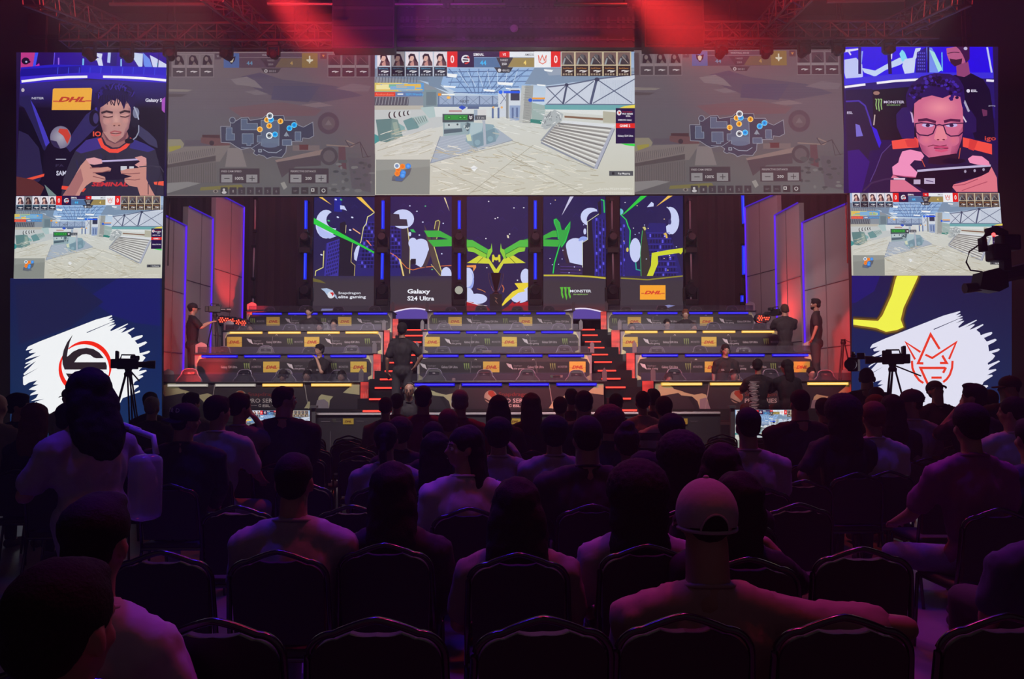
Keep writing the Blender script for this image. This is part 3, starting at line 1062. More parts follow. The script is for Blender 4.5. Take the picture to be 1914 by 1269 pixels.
def draw_player_left(cv):
    """live picture of the young player in a black and orange shirt; 3.967x, origin (0, 60)"""
    cv.frame(0, 60, 3.967)
    cv.rect(118, 148, 1242, 1218, (34, 20, 66))
    cv.poly([(155, 152), (1238, 152), (1234, 330), (150, 330)], (40, 14, 150))
    # stage behind
    cv.poly([(155, 152), (275, 152), (240, 310), (152, 320)], (196, 60, 140))
    cv.poly([(260, 152), (284, 152), (255, 320), (232, 320)], (60, 80, 250))
    cv.poly([(284, 152), (410, 152), (400, 240), (262, 260)], (34, 10, 90))
    cv.line(405, 152, 398, 240, 6, (110, 90, 250))
    cv.poly([(262, 250), (290, 230), (310, 318), (270, 322)], (200, 40, 180))
    cv.ell(190, 214, 30, 26, (20, 10, 40))
    cv.line(165, 210, 225, 222, 14, (20, 10, 40))
    cv.ell(195, 220, 8, 7, (180, 190, 230))
    cv.rect(430, 190, 440, 300, (160, 110, 240))
    cv.line(618, 196, 614, 290, 12, (120, 200, 255))
    cv.poly([(640, 195), (720, 210), (745, 300), (775, 300), (752, 190), (690, 196)], (220, 226, 252))
    cv.poly([(690, 152), (760, 160), (752, 200), (720, 180)], (220, 226, 252))
    cv.poly([(800, 152), (836, 152), (822, 230), (795, 225)], (190, 210, 255))
    cv.poly([(822, 152), (870, 152), (862, 262), (815, 262)], (28, 20, 120))
    cv.line(898, 200, 898, 272, 10, (150, 210, 255))
    cv.rect(925, 160, 965, 230, (26, 18, 110))
    cv.poly([(990, 152), (1060, 160), (1056, 255), (1030, 260), (985, 190)], (206, 222, 250))
    cv.poly([(1060, 152), (1110, 200), (1150, 330), (1100, 320), (1066, 240)], (110, 150, 245))
    cv.poly([(1110, 170), (1150, 190), (1236, 240), (1236, 330), (1150, 320)], (214, 222, 252))
    cv.line(1166, 230, 1170, 310, 8, (130, 230, 255))
    cv.line(1180, 152, 1164, 310, 7, (30, 20, 110))
    cv.poly([(155, 262), (400, 240), (1234, 262), (1232, 330), (150, 330)], (36, 30, 200))
    cv.poly([(156, 275), (600, 250), (600, 300), (152, 330)], (26, 20, 150))
    for i in range(10):
        cv.line(430 + i * 80, 262, 425 + i * 80, 320, 5, (60, 80, 230))
    # desk rear wall with two light bars
    cv.poly([(152, 330), (620, 300), (1234, 320), (1234, 380), (650, 345), (150, 385)], (60, 40, 210))
    cv.poly([(150, 385), (600, 350), (1234, 376), (1225, 560), (140, 560)], None,
            [(56, 44, 128), (52, 42, 110), (44, 34, 120), (28, 18, 44), (30, 20, 46)])
    cv.path([(160, 366), (350, 344), (500, 334), (648, 331)], 18, (252, 250, 255))
    cv.path([(764, 331), (900, 334), (1060, 342), (1232, 358)], 18, (252, 250, 255))
    cv.poly([(140, 560), (1225, 560), (1218, 1213), (122, 1213)], (24, 14, 36))
    cv.text('NSTER', 236, 498, 16, (200, 200, 220), w=90, bold=.02)
    cv.ell(170, 430, 12, 14, (190, 180, 190))
    cv.poly([(392, 425), (400, 418), (676, 414), (684, 424), (672, 578), (384, 578)], (244, 176, 66))
    cv.text('DHL', 430, 516, 36, (196, 66, 44), w=206, bold=.05, shear=.35)
    cv.rect(394, 508, 432, 518, (214, 96, 60))
    cv.rect(634, 505, 678, 515, (214, 96, 60))
    cv.text('Galaxy S', 1078, 516, 25, (226, 226, 240), w=124, bold=.03)
    cv.poly([(1200, 500), (1226, 480), (1222, 600), (1200, 580)], (170, 80, 190))
    # chairs
    cv.poly([(150, 480), (215, 470), (262, 560), (330, 720), (368, 820), (330, 880), (280, 820), (230, 660), (180, 560), (146, 540)],
            (40, 34, 84))
    cv.poly([(225, 500), (262, 560), (330, 720), (368, 820), (340, 850), (290, 700), (250, 580)], (70, 60, 190))
    cv.poly([(146, 560), (240, 680), (330, 890), (300, 1213), (124, 1213)], (16, 10, 28))
    cv.poly([(140, 730), (210, 760), (290, 860), (320, 1060), (290, 1110), (122, 1110)], (44, 36, 74))
    cv.poly([(180, 1090), (330, 1050), (326, 1070), (220, 1100)], (240, 84, 60))
    cv.poly([(122, 1070), (250, 1095), (330, 1150), (300, 1213), (122, 1213)], (96, 46, 46))
    cv.poly([(640, 610), (700, 570), (730, 690), (600, 820), (520, 890), (480, 840), (560, 720)], (50, 42, 96))
    cv.poly([(1030, 690), (1100, 740), (1160, 800), (1170, 860), (1100, 830), (1020, 760)], (62, 58, 92))
    cv.poly([(330, 1130), (420, 1213), (360, 1213)], (120, 140, 140))
    # sponsor ball
    cv.ell(450, 780, 78, 84, (176, 172, 186), edge=(120, 112, 140))
    cv.poly([(440, 715), (500, 720), (525, 770), (500, 830), (470, 770), (432, 740)], (206, 66, 52))
    cv.poly([(372, 800), (420, 810), (450, 868), (400, 850)], (52, 42, 80))
    cv.text('PA', 414, 1000, 22, (60, 50, 80), w=60)
    cv.text('SAM', 418, 1062, 34, (206, 206, 226), w=74, bold=.03)
    cv.rect(414, 940, 490, 946, (190, 190, 210))
    cv.text('IO', 690, 772, 36, (236, 84, 60), w=60, bold=.03)
    # body
    cv.poly([(640, 800), (730, 780), (980, 790), (1080, 830), (1150, 870), (1185, 1000), (1212, 1110), (1214, 1213),
             (455, 1213), (470, 1090), (520, 960), (560, 880)], (52, 46, 66))
    cv.poly([(640, 800), (730, 780), (760, 860), (600, 900), (560, 880)], (66, 52, 132))
    cv.poly([(980, 790), (1080, 830), (1150, 870), (1100, 890), (960, 860)], (58, 50, 128))
    for i in range(14):
        x = 520 + rnd.random() * 600
        cv.line(x, 900 + rnd.random() * 60, x + rnd.uniform(-50, 50), 1080 + rnd.random() * 100, 12,
                rnd.choice([(44, 38, 58), (60, 54, 74), (50, 44, 80)]))
    cv.poly([(1140, 1112), (1214, 1104), (1214, 1140), (1145, 1130)], (244, 90, 66))
    cv.poly([(460, 1140), (590, 1150), (640, 1160), (620, 1185), (456, 1165)], (244, 80, 60))
    cv.text('SEMINAL', 680, 1142, 30, (206, 52, 60), w=270, bold=.04, shear=.2)
    # neck, collar
    cv.poly([(762, 740), (945, 740), (960, 800), (930, 850), (850, 870), (790, 840), (750, 790)], (158, 104, 104))
    cv.poly([(762, 740), (945, 740), (930, 800), (850, 830), (790, 800)], (120, 74, 84))
    cv.path([(736, 788), (762, 846), (815, 880), (872, 882), (930, 850), (978, 790)], 28, (246, 78, 62))
    cv.path([(756, 780), (785, 835), (835, 862), (885, 858), (935, 822), (960, 770)], 10, (54, 40, 60))
    # head
    face = [(738, 560), (745, 500), (790, 470), (900, 465), (955, 495), (972, 560), (970, 640), (955, 715), (915, 775),
            (855, 822), (810, 800), (765, 740), (742, 660)]
    cv.poly(face, (190, 140, 136))
    B = (190, 140, 136)
    cv.poly([(738, 560), (775, 540), (800, 640), (800, 740), (765, 740), (742, 660)], None, [(160, 110, 114), B, B, B, (150, 100, 108), (156, 106, 110)])
    cv.poly([(945, 560), (972, 560), (970, 640), (955, 715), (915, 775), (935, 690)], None, [B, (150, 100, 112), (146, 98, 110), (146, 98, 110), (150, 100, 108), B])
    cv.ell(856, 545, 92, 46, (212, 160, 148), edge=B)
    cv.ell(862, 650, 34, 60, (216, 164, 154), edge=B)
    cv.ell(866, 684, 36, 14, (196, 140, 130))
    cv.ell(848, 694, 8, 5, (110, 66, 66))
    cv.ell(884, 692, 8, 5, (110, 66, 66))
    cv.ell(800, 660, 36, 30, (208, 146, 140), edge=(190, 140, 136))
    cv.ell(926, 655, 28, 26, (206, 146, 140), edge=(190, 140, 136))
    cv.path([(752, 600), (790, 588), (838, 598)], 16, (62, 40, 48))
    cv.path([(888, 600), (925, 586), (966, 592)], 16, (62, 40, 48))
    cv.path([(766, 626), (800, 634), (838, 626)], 8, (84, 50, 54))
    cv.path([(892, 626), (930, 632), (962, 620)], 8, (84, 50, 54))
    cv.path([(776, 614), (802, 616), (832, 618)], 5, (226, 170, 160))
    cv.path([(898, 618), (930, 616), (954, 612)], 5, (226, 170, 160))
    cv.path([(818, 746), (850, 734), (870, 738), (902, 744)], 11, (176, 92, 96))
    cv.path([(822, 758), (858, 770), (896, 756)], 15, (204, 118, 116))
    cv.path([(818, 750), (860, 754), (902, 749)], 4, (80, 36, 40))
    cv.poly([(820, 776), (900, 772), (880, 806), (850, 816)], (184, 132, 126))
    hair = [(722, 590), (700, 520), (715, 450), (760, 405), (840, 380), (920, 385), (975, 415), (1005, 470), (1000, 540),
            (975, 600), (968, 560), (940, 510), (920, 575), (898, 520), (868, 490), (858, 515), (830, 500), (790, 530),
            (770, 545), (745, 560), (740, 600)]
    cv.poly(hair, (36, 24, 74))
    for i in range(46):
        a = rnd.uniform(0, 1)
        x = 725 + a * 255
        y = 470 - math.sin(a * math.pi) * 70 + rnd.random() * 30
        cv.path([(x, y), (x + rnd.uniform(-16, 16), y - 20), (x + rnd.uniform(-26, 26), y - 36)], 6,
                rnd.choice([(64, 48, 160), (24, 16, 44), (50, 36, 120), (30, 20, 60)]))
    for i in range(12):
        x = 745 + i * 18
        cv.path([(x, 470), (x - 8 + rnd.random() * 16, 515), (x - 10 + rnd.random() * 24, 548 - abs(i - 6) * 3)], 7, (30, 20, 48))
    # headset
    cv.path([(712, 560), (718, 600), (716, 660)], 16, (60, 50, 150))
    cv.ell(702, 640, 40, 62, (28, 20, 40))
    cv.ell(712, 640, 20, 40, (66, 56, 110))
    cv.ell(1002, 640, 34, 70, (34, 28, 48))
    cv.ell(1010, 600, 24, 40, (120, 124, 150))
    cv.path([(995, 555), (1015, 600), (1030, 650)], 10, (170, 176, 196))
    cv.path([(1030, 690), (1030, 740), (1010, 780), (985, 800)], 8, (150, 156, 176))
    cv.ell(960, 808, 34, 20, (30, 22, 34))
    # phone and hands
    cv.poly([(660, 960), (1040, 940), (1050, 1000), (1010, 1090), (740, 1100), (668, 1020)], (34, 20, 46))
    cv.path([(755, 958), (900, 952), (1032, 944)], 13, (190, 176, 220))
    cv.rect(896, 994, 942, 1026, (206, 206, 216))
    cv.rect(960, 996, 994, 1020, (210, 210, 220))
    cv.poly([(640, 940), (700, 930), (755, 945), (760, 975), (700, 985), (650, 975)], (226, 164, 170))
    cv.poly([(600, 990), (640, 945), (670, 985), (690, 1010), (800, 1000), (826, 1012), (820, 1032), (700, 1042),
             (720, 1055), (780, 1075), (785, 1098), (740, 1115), (680, 1112), (640, 1140), (600, 1190), (590, 1213), (465, 1213),
             (520, 1130), (560, 1060)], (206, 146, 136))
    for a in ([(690, 1044), (760, 1040), (818, 1026)], [(690, 1070), (740, 1082), (784, 1092)], [(668, 1008), (740, 1004)]):
        cv.path(a, 6, (140, 84, 86))
    cv.poly([(560, 1060), (600, 1010), (620, 1100), (560, 1213), (465, 1213), (520, 1130)], (172, 112, 112))
    cv.poly([(1000, 930), (1050, 918), (1086, 935), (1088, 975), (1040, 1010), (1000, 985), (1040, 960)], (216, 152, 150))
    cv.poly([(1088, 975), (1086, 1090), (1120, 1160), (1150, 1213), (1040, 1213), (1020, 1150), (960, 1140), (925, 1110),
             (925, 1085), (980, 1070), (900, 1050), (895, 1030), (940, 1016), (1040, 1006)], (204, 142, 132))
    for a in ([(905, 1050), (960, 1052), (1040, 1046)], [(930, 1090), (1000, 1098), (1040, 1090)]):
        cv.path(a, 6, (140, 84, 86))
    cv.path([(1034, 1000), (1120, 992), (1190, 1000), (1215, 1040)], 8, (66, 60, 76))
    cv.path([(1200, 1030), (1170, 1120), (1155, 1205)], 6, (40, 34, 50))
    cv.path([(1100, 1120), (1100, 1205)], 6, (50, 40, 60))
    cv.frame()


def draw_player_right(cv):
    """live picture of the man with glasses, a second man standing behind; 3.966x, origin (1560, 60)"""
    cv.frame(1560, 60, 3.966)
    cv.rect(62, 106, 1212, 1196, (34, 18, 80))
    cv.poly([(62, 106), (1172, 106), (1180, 400), (72, 400)], (34, 10, 236))
    cv.poly([(70, 130), (180, 120), (180, 132), (70, 152)], (226, 226, 255))
    cv.line(206, 140, 196, 230, 10, (150, 180, 255))
    cv.line(426, 120, 420, 200, 10, (226, 226, 255))
    cv.poly([(72, 205), (160, 190), (205, 240), (210, 330), (90, 380), (72, 300)], (196, 206, 255))
    cv.poly([(200, 265), (300, 285), (400, 230), (480, 190), (560, 200), (480, 245), (380, 280), (300, 330), (220, 300)], (200, 220, 255))
    cv.poly([(480, 160), (500, 130), (520, 150), (540, 200), (500, 220)], (130, 226, 255))
    cv.poly([(520, 200), (580, 190), (600, 120), (640, 116), (620, 170), (600, 200), (590, 300), (520, 310), (500, 250)], (210, 222, 255))
    cv.poly([(610, 150), (680, 112), (680, 300), (600, 300)], (28, 14, 130))
    for i in range(24):
        cv.rect(616 + (i % 4) * 15, 150 + (i // 4) * 24, 624 + (i % 4) * 15, 162 + (i // 4) * 24, (90, 90, 220))
    cv.poly([(680, 112), (720, 116), (790, 250), (770, 300), (690, 300)], (120, 150, 250))
    cv.poly([(700, 130), (740, 150), (800, 280), (770, 296)], (170, 236, 236))
    cv.line(795, 150, 798, 290, 8, (110, 210, 255))
    cv.line(400, 112, 412, 310, 26, (24, 10, 80))
    cv.line(186, 112, 186, 310, 22, (24, 10, 110))
    cv.line(694, 112, 694, 300, 16, (24, 10, 80))
    cv.line(1130, 112, 1168, 320, 14, (200, 210, 255))
    cv.line(96, 130, 120, 170, 12, (220, 220, 255))
    # rear wall with bars
    cv.poly([(72, 390), (240, 370), (460, 330), (700, 320), (1178, 310), (1190, 640), (90, 640)], (38, 24, 110))
    cv.poly([(80, 430), (280, 420), (290, 800), (90, 640)], (30, 20, 66))
    cv.poly([(72, 345), (620, 300), (1178, 300), (1178, 345), (620, 340), (72, 395)], (60, 50, 226))
    cv.path([(74, 408), (150, 398), (228, 388)], 17, (250, 246, 255))
    cv.path([(312, 378), (450, 362), (622, 352)], 17, (250, 246, 255))
    cv.path([(1124, 358), (1180, 362)], 17, (240, 236, 255))
    cv.poly([(280, 430), (620, 400), (620, 800), (290, 800)], (24, 16, 36))
    for i in range(3):
        x = 306 + i * 19
        cv.path([(x - 6, 496), (x + 4, 500), (x, 540), (x + 6, 586 - abs(i - 1) * 12)], 8, (150, 190, 120))
    cv.text('MONSTER', 364, 528, 20, (210, 200, 226), w=152, bold=.02)
    cv.text('ENERGY', 386, 545, 9, (140, 180, 120), w=106, bold=.02)
    cv.ell(310, 452, 24, 14, (160, 120, 110))
    # chair
    cv.poly([(80, 520), (180, 508), (225, 545), (262, 640), (272, 690), (310, 720), (346, 820), (330, 870), (260, 880),
             (200, 1190), (100, 1190)], (34, 24, 62))
    cv.path([(84, 514), (180, 510), (226, 546), (258, 640), (272, 696)], 12, (70, 50, 170))
    cv.poly([(272, 696), (312, 722), (346, 820), (330, 860), (296, 770)], (52, 30, 220))
    cv.poly([(154, 680), (185, 690), (210, 770), (160, 776)], (120, 110, 210))
    cv.text('ESL', 92, 606, 18, (206, 196, 226), w=42, bold=.03)
    cv.poly([(96, 880), (180, 870), (260, 960), (200, 1190), (104, 1190)], (50, 20, 120))
    cv.line(298, 612, 290, 690, 9, (196, 176, 170))
    # standing man behind
    cv.poly([(880, 320), (1010, 305), (1100, 350), (1150, 430), (1170, 560), (1190, 800), (1040, 800), (980, 600), (930, 420)],
            (22, 12, 44))
    cv.poly([(900, 230), (990, 220), (1004, 310), (960, 334), (905, 322)], (150, 70, 120))
    cv.poly([(828, 120), (900, 108), (985, 112), (990, 180), (960, 230), (890, 245), (850, 215), (832, 170)], (190, 96, 140))
    cv.poly([(900, 108), (1000, 108), (1000, 200), (975, 230), (950, 170), (925, 130)], (60, 20, 70))
    cv.poly([(852, 196), (900, 205), (945, 195), (940, 235), (890, 256), (860, 230)], (60, 26, 50))
    cv.path([(836, 158), (880, 150), (925, 152)], 5, (50, 16, 50))
    cv.ell(970, 122, 14, 12, (200, 190, 226))
    cv.ell(990, 436, 13, 13, (226, 220, 240))
    cv.text('ESL', 1012, 444, 18, (226, 220, 240), w=46, bold=.03)
    cv.text('gaming', 1140, 550, 10, (206, 200, 226), w=50)
    cv.poly([(1090, 570), (1130, 580), (1130, 620), (1100, 625)], (110, 50, 90))
    cv.text('igo', 1112, 802, 34, (206, 70, 60), w=84, bold=.02)
    # body
    cv.poly([(420, 820), (620, 770), (950, 780), (1170, 830), (1212, 1000), (1212, 1190), (250, 1190), (290, 1050), (350, 900)],
            (40, 24, 66))
    cv.poly([(422, 806), (600, 780), (620, 800), (622, 855), (430, 868)], (250, 84, 72))
    cv.poly([(520, 800), (600, 782), (622, 855), (540, 850)], (226, 64, 66))
    cv.poly([(950, 780), (1165, 830), (1166, 908), (950, 850)], (252, 82, 70))
    cv.poly([(1000, 790), (1060, 806), (1030, 880), (990, 866)], (224, 62, 60))
    cv.path([(420, 830), (350, 900), (300, 1030), (262, 1110)], 6, (84, 62, 130))
    # headset cups
    cv.poly([(456, 610), (500, 560), (560, 556), (590, 680), (590, 790), (500, 790), (460, 700)], (44, 26, 96))
    cv.path([(556, 560), (572, 610), (582, 670)], 12, (206, 176, 220))
    cv.poly([(940, 560), (1010, 580), (1050, 640), (1050, 740), (960, 760), (946, 700)], (40, 22, 84))
    cv.path([(935, 470), (960, 510), (995, 590)], 16, (176, 170, 200))
    cv.path([(946, 620), (975, 668)], 10, (226, 210, 230))
    cv.path([(540, 470), (570, 400), (640, 345)], 14, (60, 50, 150))
    # face
    cv.poly([(590, 520), (620, 490), (700, 470), (850, 465), (930, 480), (948, 560), (955, 700), (940, 800), (905, 900),
             (850, 955), (790, 975), (720, 950), (650, 890), (610, 780), (585, 660)], (214, 110, 146))
    B = (214, 110, 146)
    cv.ell(780, 560, 150, 84, (246, 150, 166), edge=B, n=28)
    cv.poly([(606, 740), (680, 790), (730, 940), (650, 890)], None, [(186, 86, 124), B, B, (168, 72, 116)])
    cv.poly([(948, 700), (940, 800), (905, 900), (850, 955), (870, 820)], None, [(186, 86, 122), (168, 72, 112), (160, 66, 110), (170, 74, 112), B])
    cv.ell(680, 800, 54, 44, (232, 124, 146), edge=B)
    cv.ell(880, 800, 44, 44, (226, 116, 140), edge=B)
    cv.poly([(760, 700), (810, 700), (835, 790), (800, 808), (760, 806), (735, 790)], (238, 140, 156))
    cv.ell(766, 798, 10, 5, (120, 40, 64))
    cv.ell(808, 797, 10, 5, (120, 40, 64))
    cv.path([(618, 655), (680, 648), (750, 668)], 20, (86, 30, 70))
    cv.path([(810, 665), (860, 652), (932, 658)], 20, (86, 30, 70))
    for x in (690, 866):
        cv.ell(x, 690, 44, 15, (206, 186, 236))
        cv.ell(x, 692, 16, 12, (60, 30, 70))
    for pts in ([(596, 680), (640, 672), (745, 684), (750, 700), (728, 752), (690, 768), (630, 762), (604, 740), (596, 680)],
                [(805, 690), (880, 676), (955, 676), (952, 740), (920, 768), (860, 772), (826, 752), (805, 690)]):
        cv.path(pts, 9, (58, 24, 66))
    cv.path([(748, 692), (776, 686), (806, 694)], 9, (58, 24, 66))
    cv.path([(690, 848), (730, 838), (780, 846), (830, 838)], 7, (140, 56, 84))
    cv.path([(736, 856), (785, 850), (842, 858)], 14, (196, 64, 108))
    cv.path([(745, 874), (790, 884), (836, 872)], 16, (220, 84, 124))
    cv.path([(736, 862), (790, 866), (842, 862)], 4, (90, 20, 50))
    cv.poly([(700, 930), (900, 900), (930, 960), (800, 985), (690, 975)], (48, 22, 44))
    # curly hair
    cv.poly([(535, 560), (526, 470), (560, 390), (640, 330), (740, 305), (850, 310), (920, 340), (955, 400), (965, 500),
             (945, 560), (930, 480), (880, 455), (800, 490), (720, 470), (640, 490), (590, 530), (570, 600)], (42, 20, 88))
    for i in range(120):
        q = rnd.uniform(math.pi, 2 * math.pi)
        rr = rnd.uniform(0.55, 1.0)
        x, y = 745 + math.cos(q) * 205 * rr, 500 + math.sin(q) * 185 * rr
        cv.ell(x, y, 14, 11, rnd.choice([(30, 12, 60), (66, 40, 170), (48, 24, 110), (24, 10, 44)]), n=8)
    # phone
    cv.poly([(520, 1040), (1150, 985), (1160, 1000), (1140, 1055), (900, 1110), (860, 1185), (700, 1185), (540, 1110)], (24, 12, 34))
    cv.path([(610, 1030), (800, 1014), (1000, 1000), (1155, 990)], 16, (196, 186, 220))
    cv.rect(584, 1094, 634, 1128, (196, 176, 206))
    cv.rect(662, 1084, 742, 1126, (196, 180, 210))
    cv.line(676, 1100, 730, 1110, 8, (110, 90, 130))
    for x, y in ((966, 1034), (1036, 1028), (1102, 1020)):
        cv.ell(x, y, 9, 11, (170, 160, 186))
    cv.poly([(800, 950), (850, 930), (960, 945), (970, 962), (900, 980), (800, 970)], (30, 14, 40))
    # hands
    cv.poly([(480, 930), (500, 885), (560, 872), (640, 890), (662, 920), (640, 955), (590, 950), (556, 985), (590, 1020),
             (612, 1040), (600, 1076), (520, 1070), (430, 1060), (425, 1000), (470, 968)], (248, 150, 196))
    cv.poly([(430, 1060), (520, 1100), (640, 1185), (410, 1185), (412, 1090)], (226, 120, 150))
    cv.path([(430, 1060), (520, 1072), (600, 1078)], 7, (176, 70, 110))
    cv.poly([(985, 940), (1020, 916), (1090, 922), (1140, 960), (1150, 990), (1060, 985), (1000, 970)], (250, 150, 190))
    cv.poly([(1160, 1000), (1200, 1080), (1206, 1185), (900, 1185), (870, 1150), (880, 1130), (960, 1110), (1080, 1070),
             (1140, 1040)], (230, 124, 140))
    cv.path([(880, 1140), (960, 1130), (1060, 1090)], 6, (180, 76, 100))
    cv.path([(940, 1176), (1040, 1140), (1130, 1110)], 6, (186, 82, 104))
    cv.path([(520, 1090), (380, 1090), (270, 1120), (210, 1180)], 14, (60, 40, 80))
    cv.path([(436, 1088), (520, 1090)], 12, (226, 206, 226))
    cv.path([(930, 860), (918, 940)], 6, (214, 90, 60))
    cv.path([(640, 940), (668, 1000)], 6, (214, 90, 60))
    cv.frame()


BRUSH = [(180, 470), (205, 430), (340, 370), (700, 230), (1010, 110), (1200, 58), (1205, 70), (1150, 105), (1205, 92), (1208, 104),
         (1165, 128), (1226, 114), (1230, 124), (900, 260), (905, 268), (1190, 145), (1232, 144), (1232, 152), (1150, 195),
         (1215, 172), (1250, 168), (1180, 235), (1190, 246), (1385, 156), (1394, 162), (1262, 240), (1350, 205), (1372, 210),
         (1310, 265), (1330, 262), (1460, 204), (1468, 214), (1385, 268), (1425, 300), (1435, 330), (1490, 308), (1560, 292),
         (1568, 306), (1550, 325), (1472, 360), (1505, 400), (1600, 368), (1618, 382), (1590, 405), (1520, 440), (1530, 510),
         (1640, 478), (1654, 490), (1630, 510), (1560, 530), (1600, 560), (1570, 600), (1515, 640), (1520, 660), (1640, 612),
         (1655, 622), (1540, 690), (1520, 720), (1605, 706), (1614, 720), (1510, 775), (1565, 770), (1572, 785), (1470, 850),
         (1450, 890), (1515, 888), (1520, 902), (1480, 930), (1440, 990), (1530, 948), (1534, 970), (1470, 990), (1330, 1040),
         (1240, 1200), (900, 1330), (560, 1330), (410, 1180), (300, 1080), (270, 1100), (400, 1050), (240, 1075), (300, 1040),
         (330, 990), (228, 1010), (240, 990), (310, 950), (215, 940), (250, 915), (330, 880), (265, 880), (315, 830),
         (220, 855), (165, 890), (148, 880), (145, 790), (330, 680), (160, 770), (150, 755), (300, 600), (165, 690),
         (162, 676), (240, 620), (172, 638), (180, 622), (350, 535), (172, 584), (180, 572), (300, 500), (225, 510),
         (215, 490), (270, 455), (180, 476)]


def draw_brush(cv, c1=(250, 252, 254)):
    cv.frame(20, 580, 6.345)
    cv.poly(BRUSH, c1)
    for i in range(80):
        x, y = rnd.uniform(350, 1400), rnd.uniform(350, 1150)
        cv.ell(x, y, 3, 2.4, (226, 228, 234), n=6)
    cv.frame()


def draw_team_left(cv):
    cv.rect(18, 516, 306, 860, None, [(26, 30, 78), (26, 30, 86), (18, 50, 96), (16, 46, 84)])
    cv.frame(20, 580, 6.345)
    cv.poly([(1290, -390), (1770, -390), (1770, 185), (1480, 150), (1200, 60), (900, -150)], (28, 30, 104))
    cv.poly([(60, -300), (700, -390), (1100, -100), (700, 200), (100, 400)], (30, 32, 74))
    draw_brush(cv)
    cv.frame(20, 580, 6.345)
    K = (46, 34, 40)
    Rd = (250, 38, 16)
    # ring
    def cres(cx, cy, r0, w, a0, a1, col):
        o, n_ = [], []
        for i in range(25):
            t = i / 24
            a = R(a0 + (a1 - a0) * t)
            ww = w * math.sin(math.pi * (0.06 + 0.88 * t))
            o.append((cx + (r0 + ww / 2) * math.cos(a), cy + (r0 + ww / 2) * math.sin(a)))
            n_.append((cx + (r0 - ww / 2) * math.cos(a), cy + (r0 - ww / 2) * math.sin(a)))
        cv.poly(o + n_[::-1], col)
    cres(885, 680, 298, 52, -132, 22, Rd)
    cres(885, 680, 298, 50, 60, 212, Rd)
    cv.poly([(738, 288), (700, 380), (678, 480), (668, 550), (685, 540), (740, 490), (810, 458), (900, 444), (980, 458),
             (1050, 500), (1105, 566), (1020, 568), (985, 560), (950, 532), (900, 518), (850, 524), (795, 560), (755, 616),
             (1128, 616), (1142, 660), (1140, 702), (640, 702), (618, 640), (612, 560), (630, 470), (670, 380)], K)
    cv.poly([(655, 748), (740, 752), (800, 790), (850, 830), (1130, 760), (1100, 850), (1020, 910), (900, 940), (800, 910),
             (720, 850)], K)
    cv.poly([(640, 704), (1140, 704), (1120, 748), (655, 748)], (250, 250, 252))
    cv.frame()


def draw_team_right(cv):
    cv.rect(1590, 511, 1898, 860, None, [(24, 26, 78), (24, 26, 66), (16, 44, 90), (20, 46, 96)])
    cv.frame(1590, 500, 4.531)
    cv.poly([(10, 70), (250, 70), (200, 200), (40, 300), (10, 300)], (26, 24, 110))
    for w, c in ((26, (60, 48, 40)), (12, (130, 96, 30))):
        cv.poly([(385 - w, 62), (575 + w, 62), (560 + w, 110), (455 + w, 340), (432 + w, 440), (448 + w, 505 + w * .5),
                 (390, 535 + w), (300, 546 + w), (210, 515 + w), (22, 486 + w), (22, 438 - w), (220, 450 - w),
                 (262 - w, 400), (340 - w, 230), (372 - w, 110)], c)
    cv.poly([(392, 70), (572, 70), (556, 110), (448, 340), (424, 440), (448, 505), (390, 530), (300, 545), (215, 512),
             (22, 484), (22, 440), (232, 452), (270, 404), (348, 230), (378, 110)], (250, 250, 80))
    cv.frame()
    s = Canvas(cv.fn)
    # the same brush stroke, moved to this screen
    fn0 = cv.fn
    off = (1590 + 165 / 4.531 - (20 + 180 / 6.345), 500 + 680 / 4.531 - (580 + 470 / 6.345))
    sx = (1265 - 165) / 4.531 / ((1655 - 180) / 6.345)
    ax, ay = 20 + 180 / 6.345, 580 + 470 / 6.345
    cv.fn = lambda x, y, o: fn0(ax + off[0] + (x - ax) * sx, ay + off[1] + (y - ay) * 1.06, o)
    cl, cv.clip = cv.clip, None
    draw_brush(cv, (232, 232, 250))
    cv.clip = cl
    cv.fn = fn0
    cv.frame(1590, 500, 4.531)
    Rd = (240, 58, 34)
    for p in ([(565, 816), (625, 816), (600, 800), (678, 560), (575, 808)],):
        pass
    cv.path([(615, 812), (570, 810), (676, 566), (752, 690)], 20, Rd)
    cv.path([(775, 745), (812, 808), (755, 808)], 20, Rd)
    cv.path([(590, 716), (466, 634), (545, 778)], 18, Rd)
    cv.path([(632, 738), (690, 766), (892, 634), (832, 776)], 18, Rd)
    cv.arc(690, 830, 172, 20, 98, 190, Rd, ry=158) if False else cv.path(
        [(518, 790), (522, 850), (545, 910), (580, 955), (615, 978)], 19, Rd)
    cv.path([(862, 790), (858, 850), (838, 910), (812, 946), (782, 970)], 19, Rd)
    cv.path([(800, 850), (590, 850), (672, 1030)], 20, Rd)
    cv.path([(806, 846), (782, 892)], 20, Rd)
    cv.path([(683, 932), (770, 932)], 19, Rd)
    cv.path([(672, 1020), (720, 960)], 12, Rd)
    cv.frame()


def led(name, label, quad, Y, draw, src=None, depth=0.12):
    cx = at((quad[0][0] + quad[1][0]) / 2, quad[3][1], Y)
    t = thing(name, label, 'screen', cx)
    bpy.context.view_layer.update()
    mb = MB()
    slab(mb, [(q[0], q[1]) for q in quad], Y, depth)
    o = mb.build('cabinet', M_BLACK, None)
    o.parent = t
    o.matrix_parent_inverse = Matrix.Translation(-cx)
    fn = plane_fn(Y) if src is None else quad_fn(src, quad, Y)
    cv = Canvas(fn)
    q = src if src else (min(quad[0][0], quad[3][0]), min(quad[0][1], quad[1][1]), max(quad[1][0], quad[2][0]), max(quad[2][1], quad[3][1]))
    cv.clip = q
    draw(cv)
    p = cv.build('picture', M_SCREEN, None)
    p.parent = t
    p.matrix_parent_inverse = Matrix.Translation(-cx)
    return t


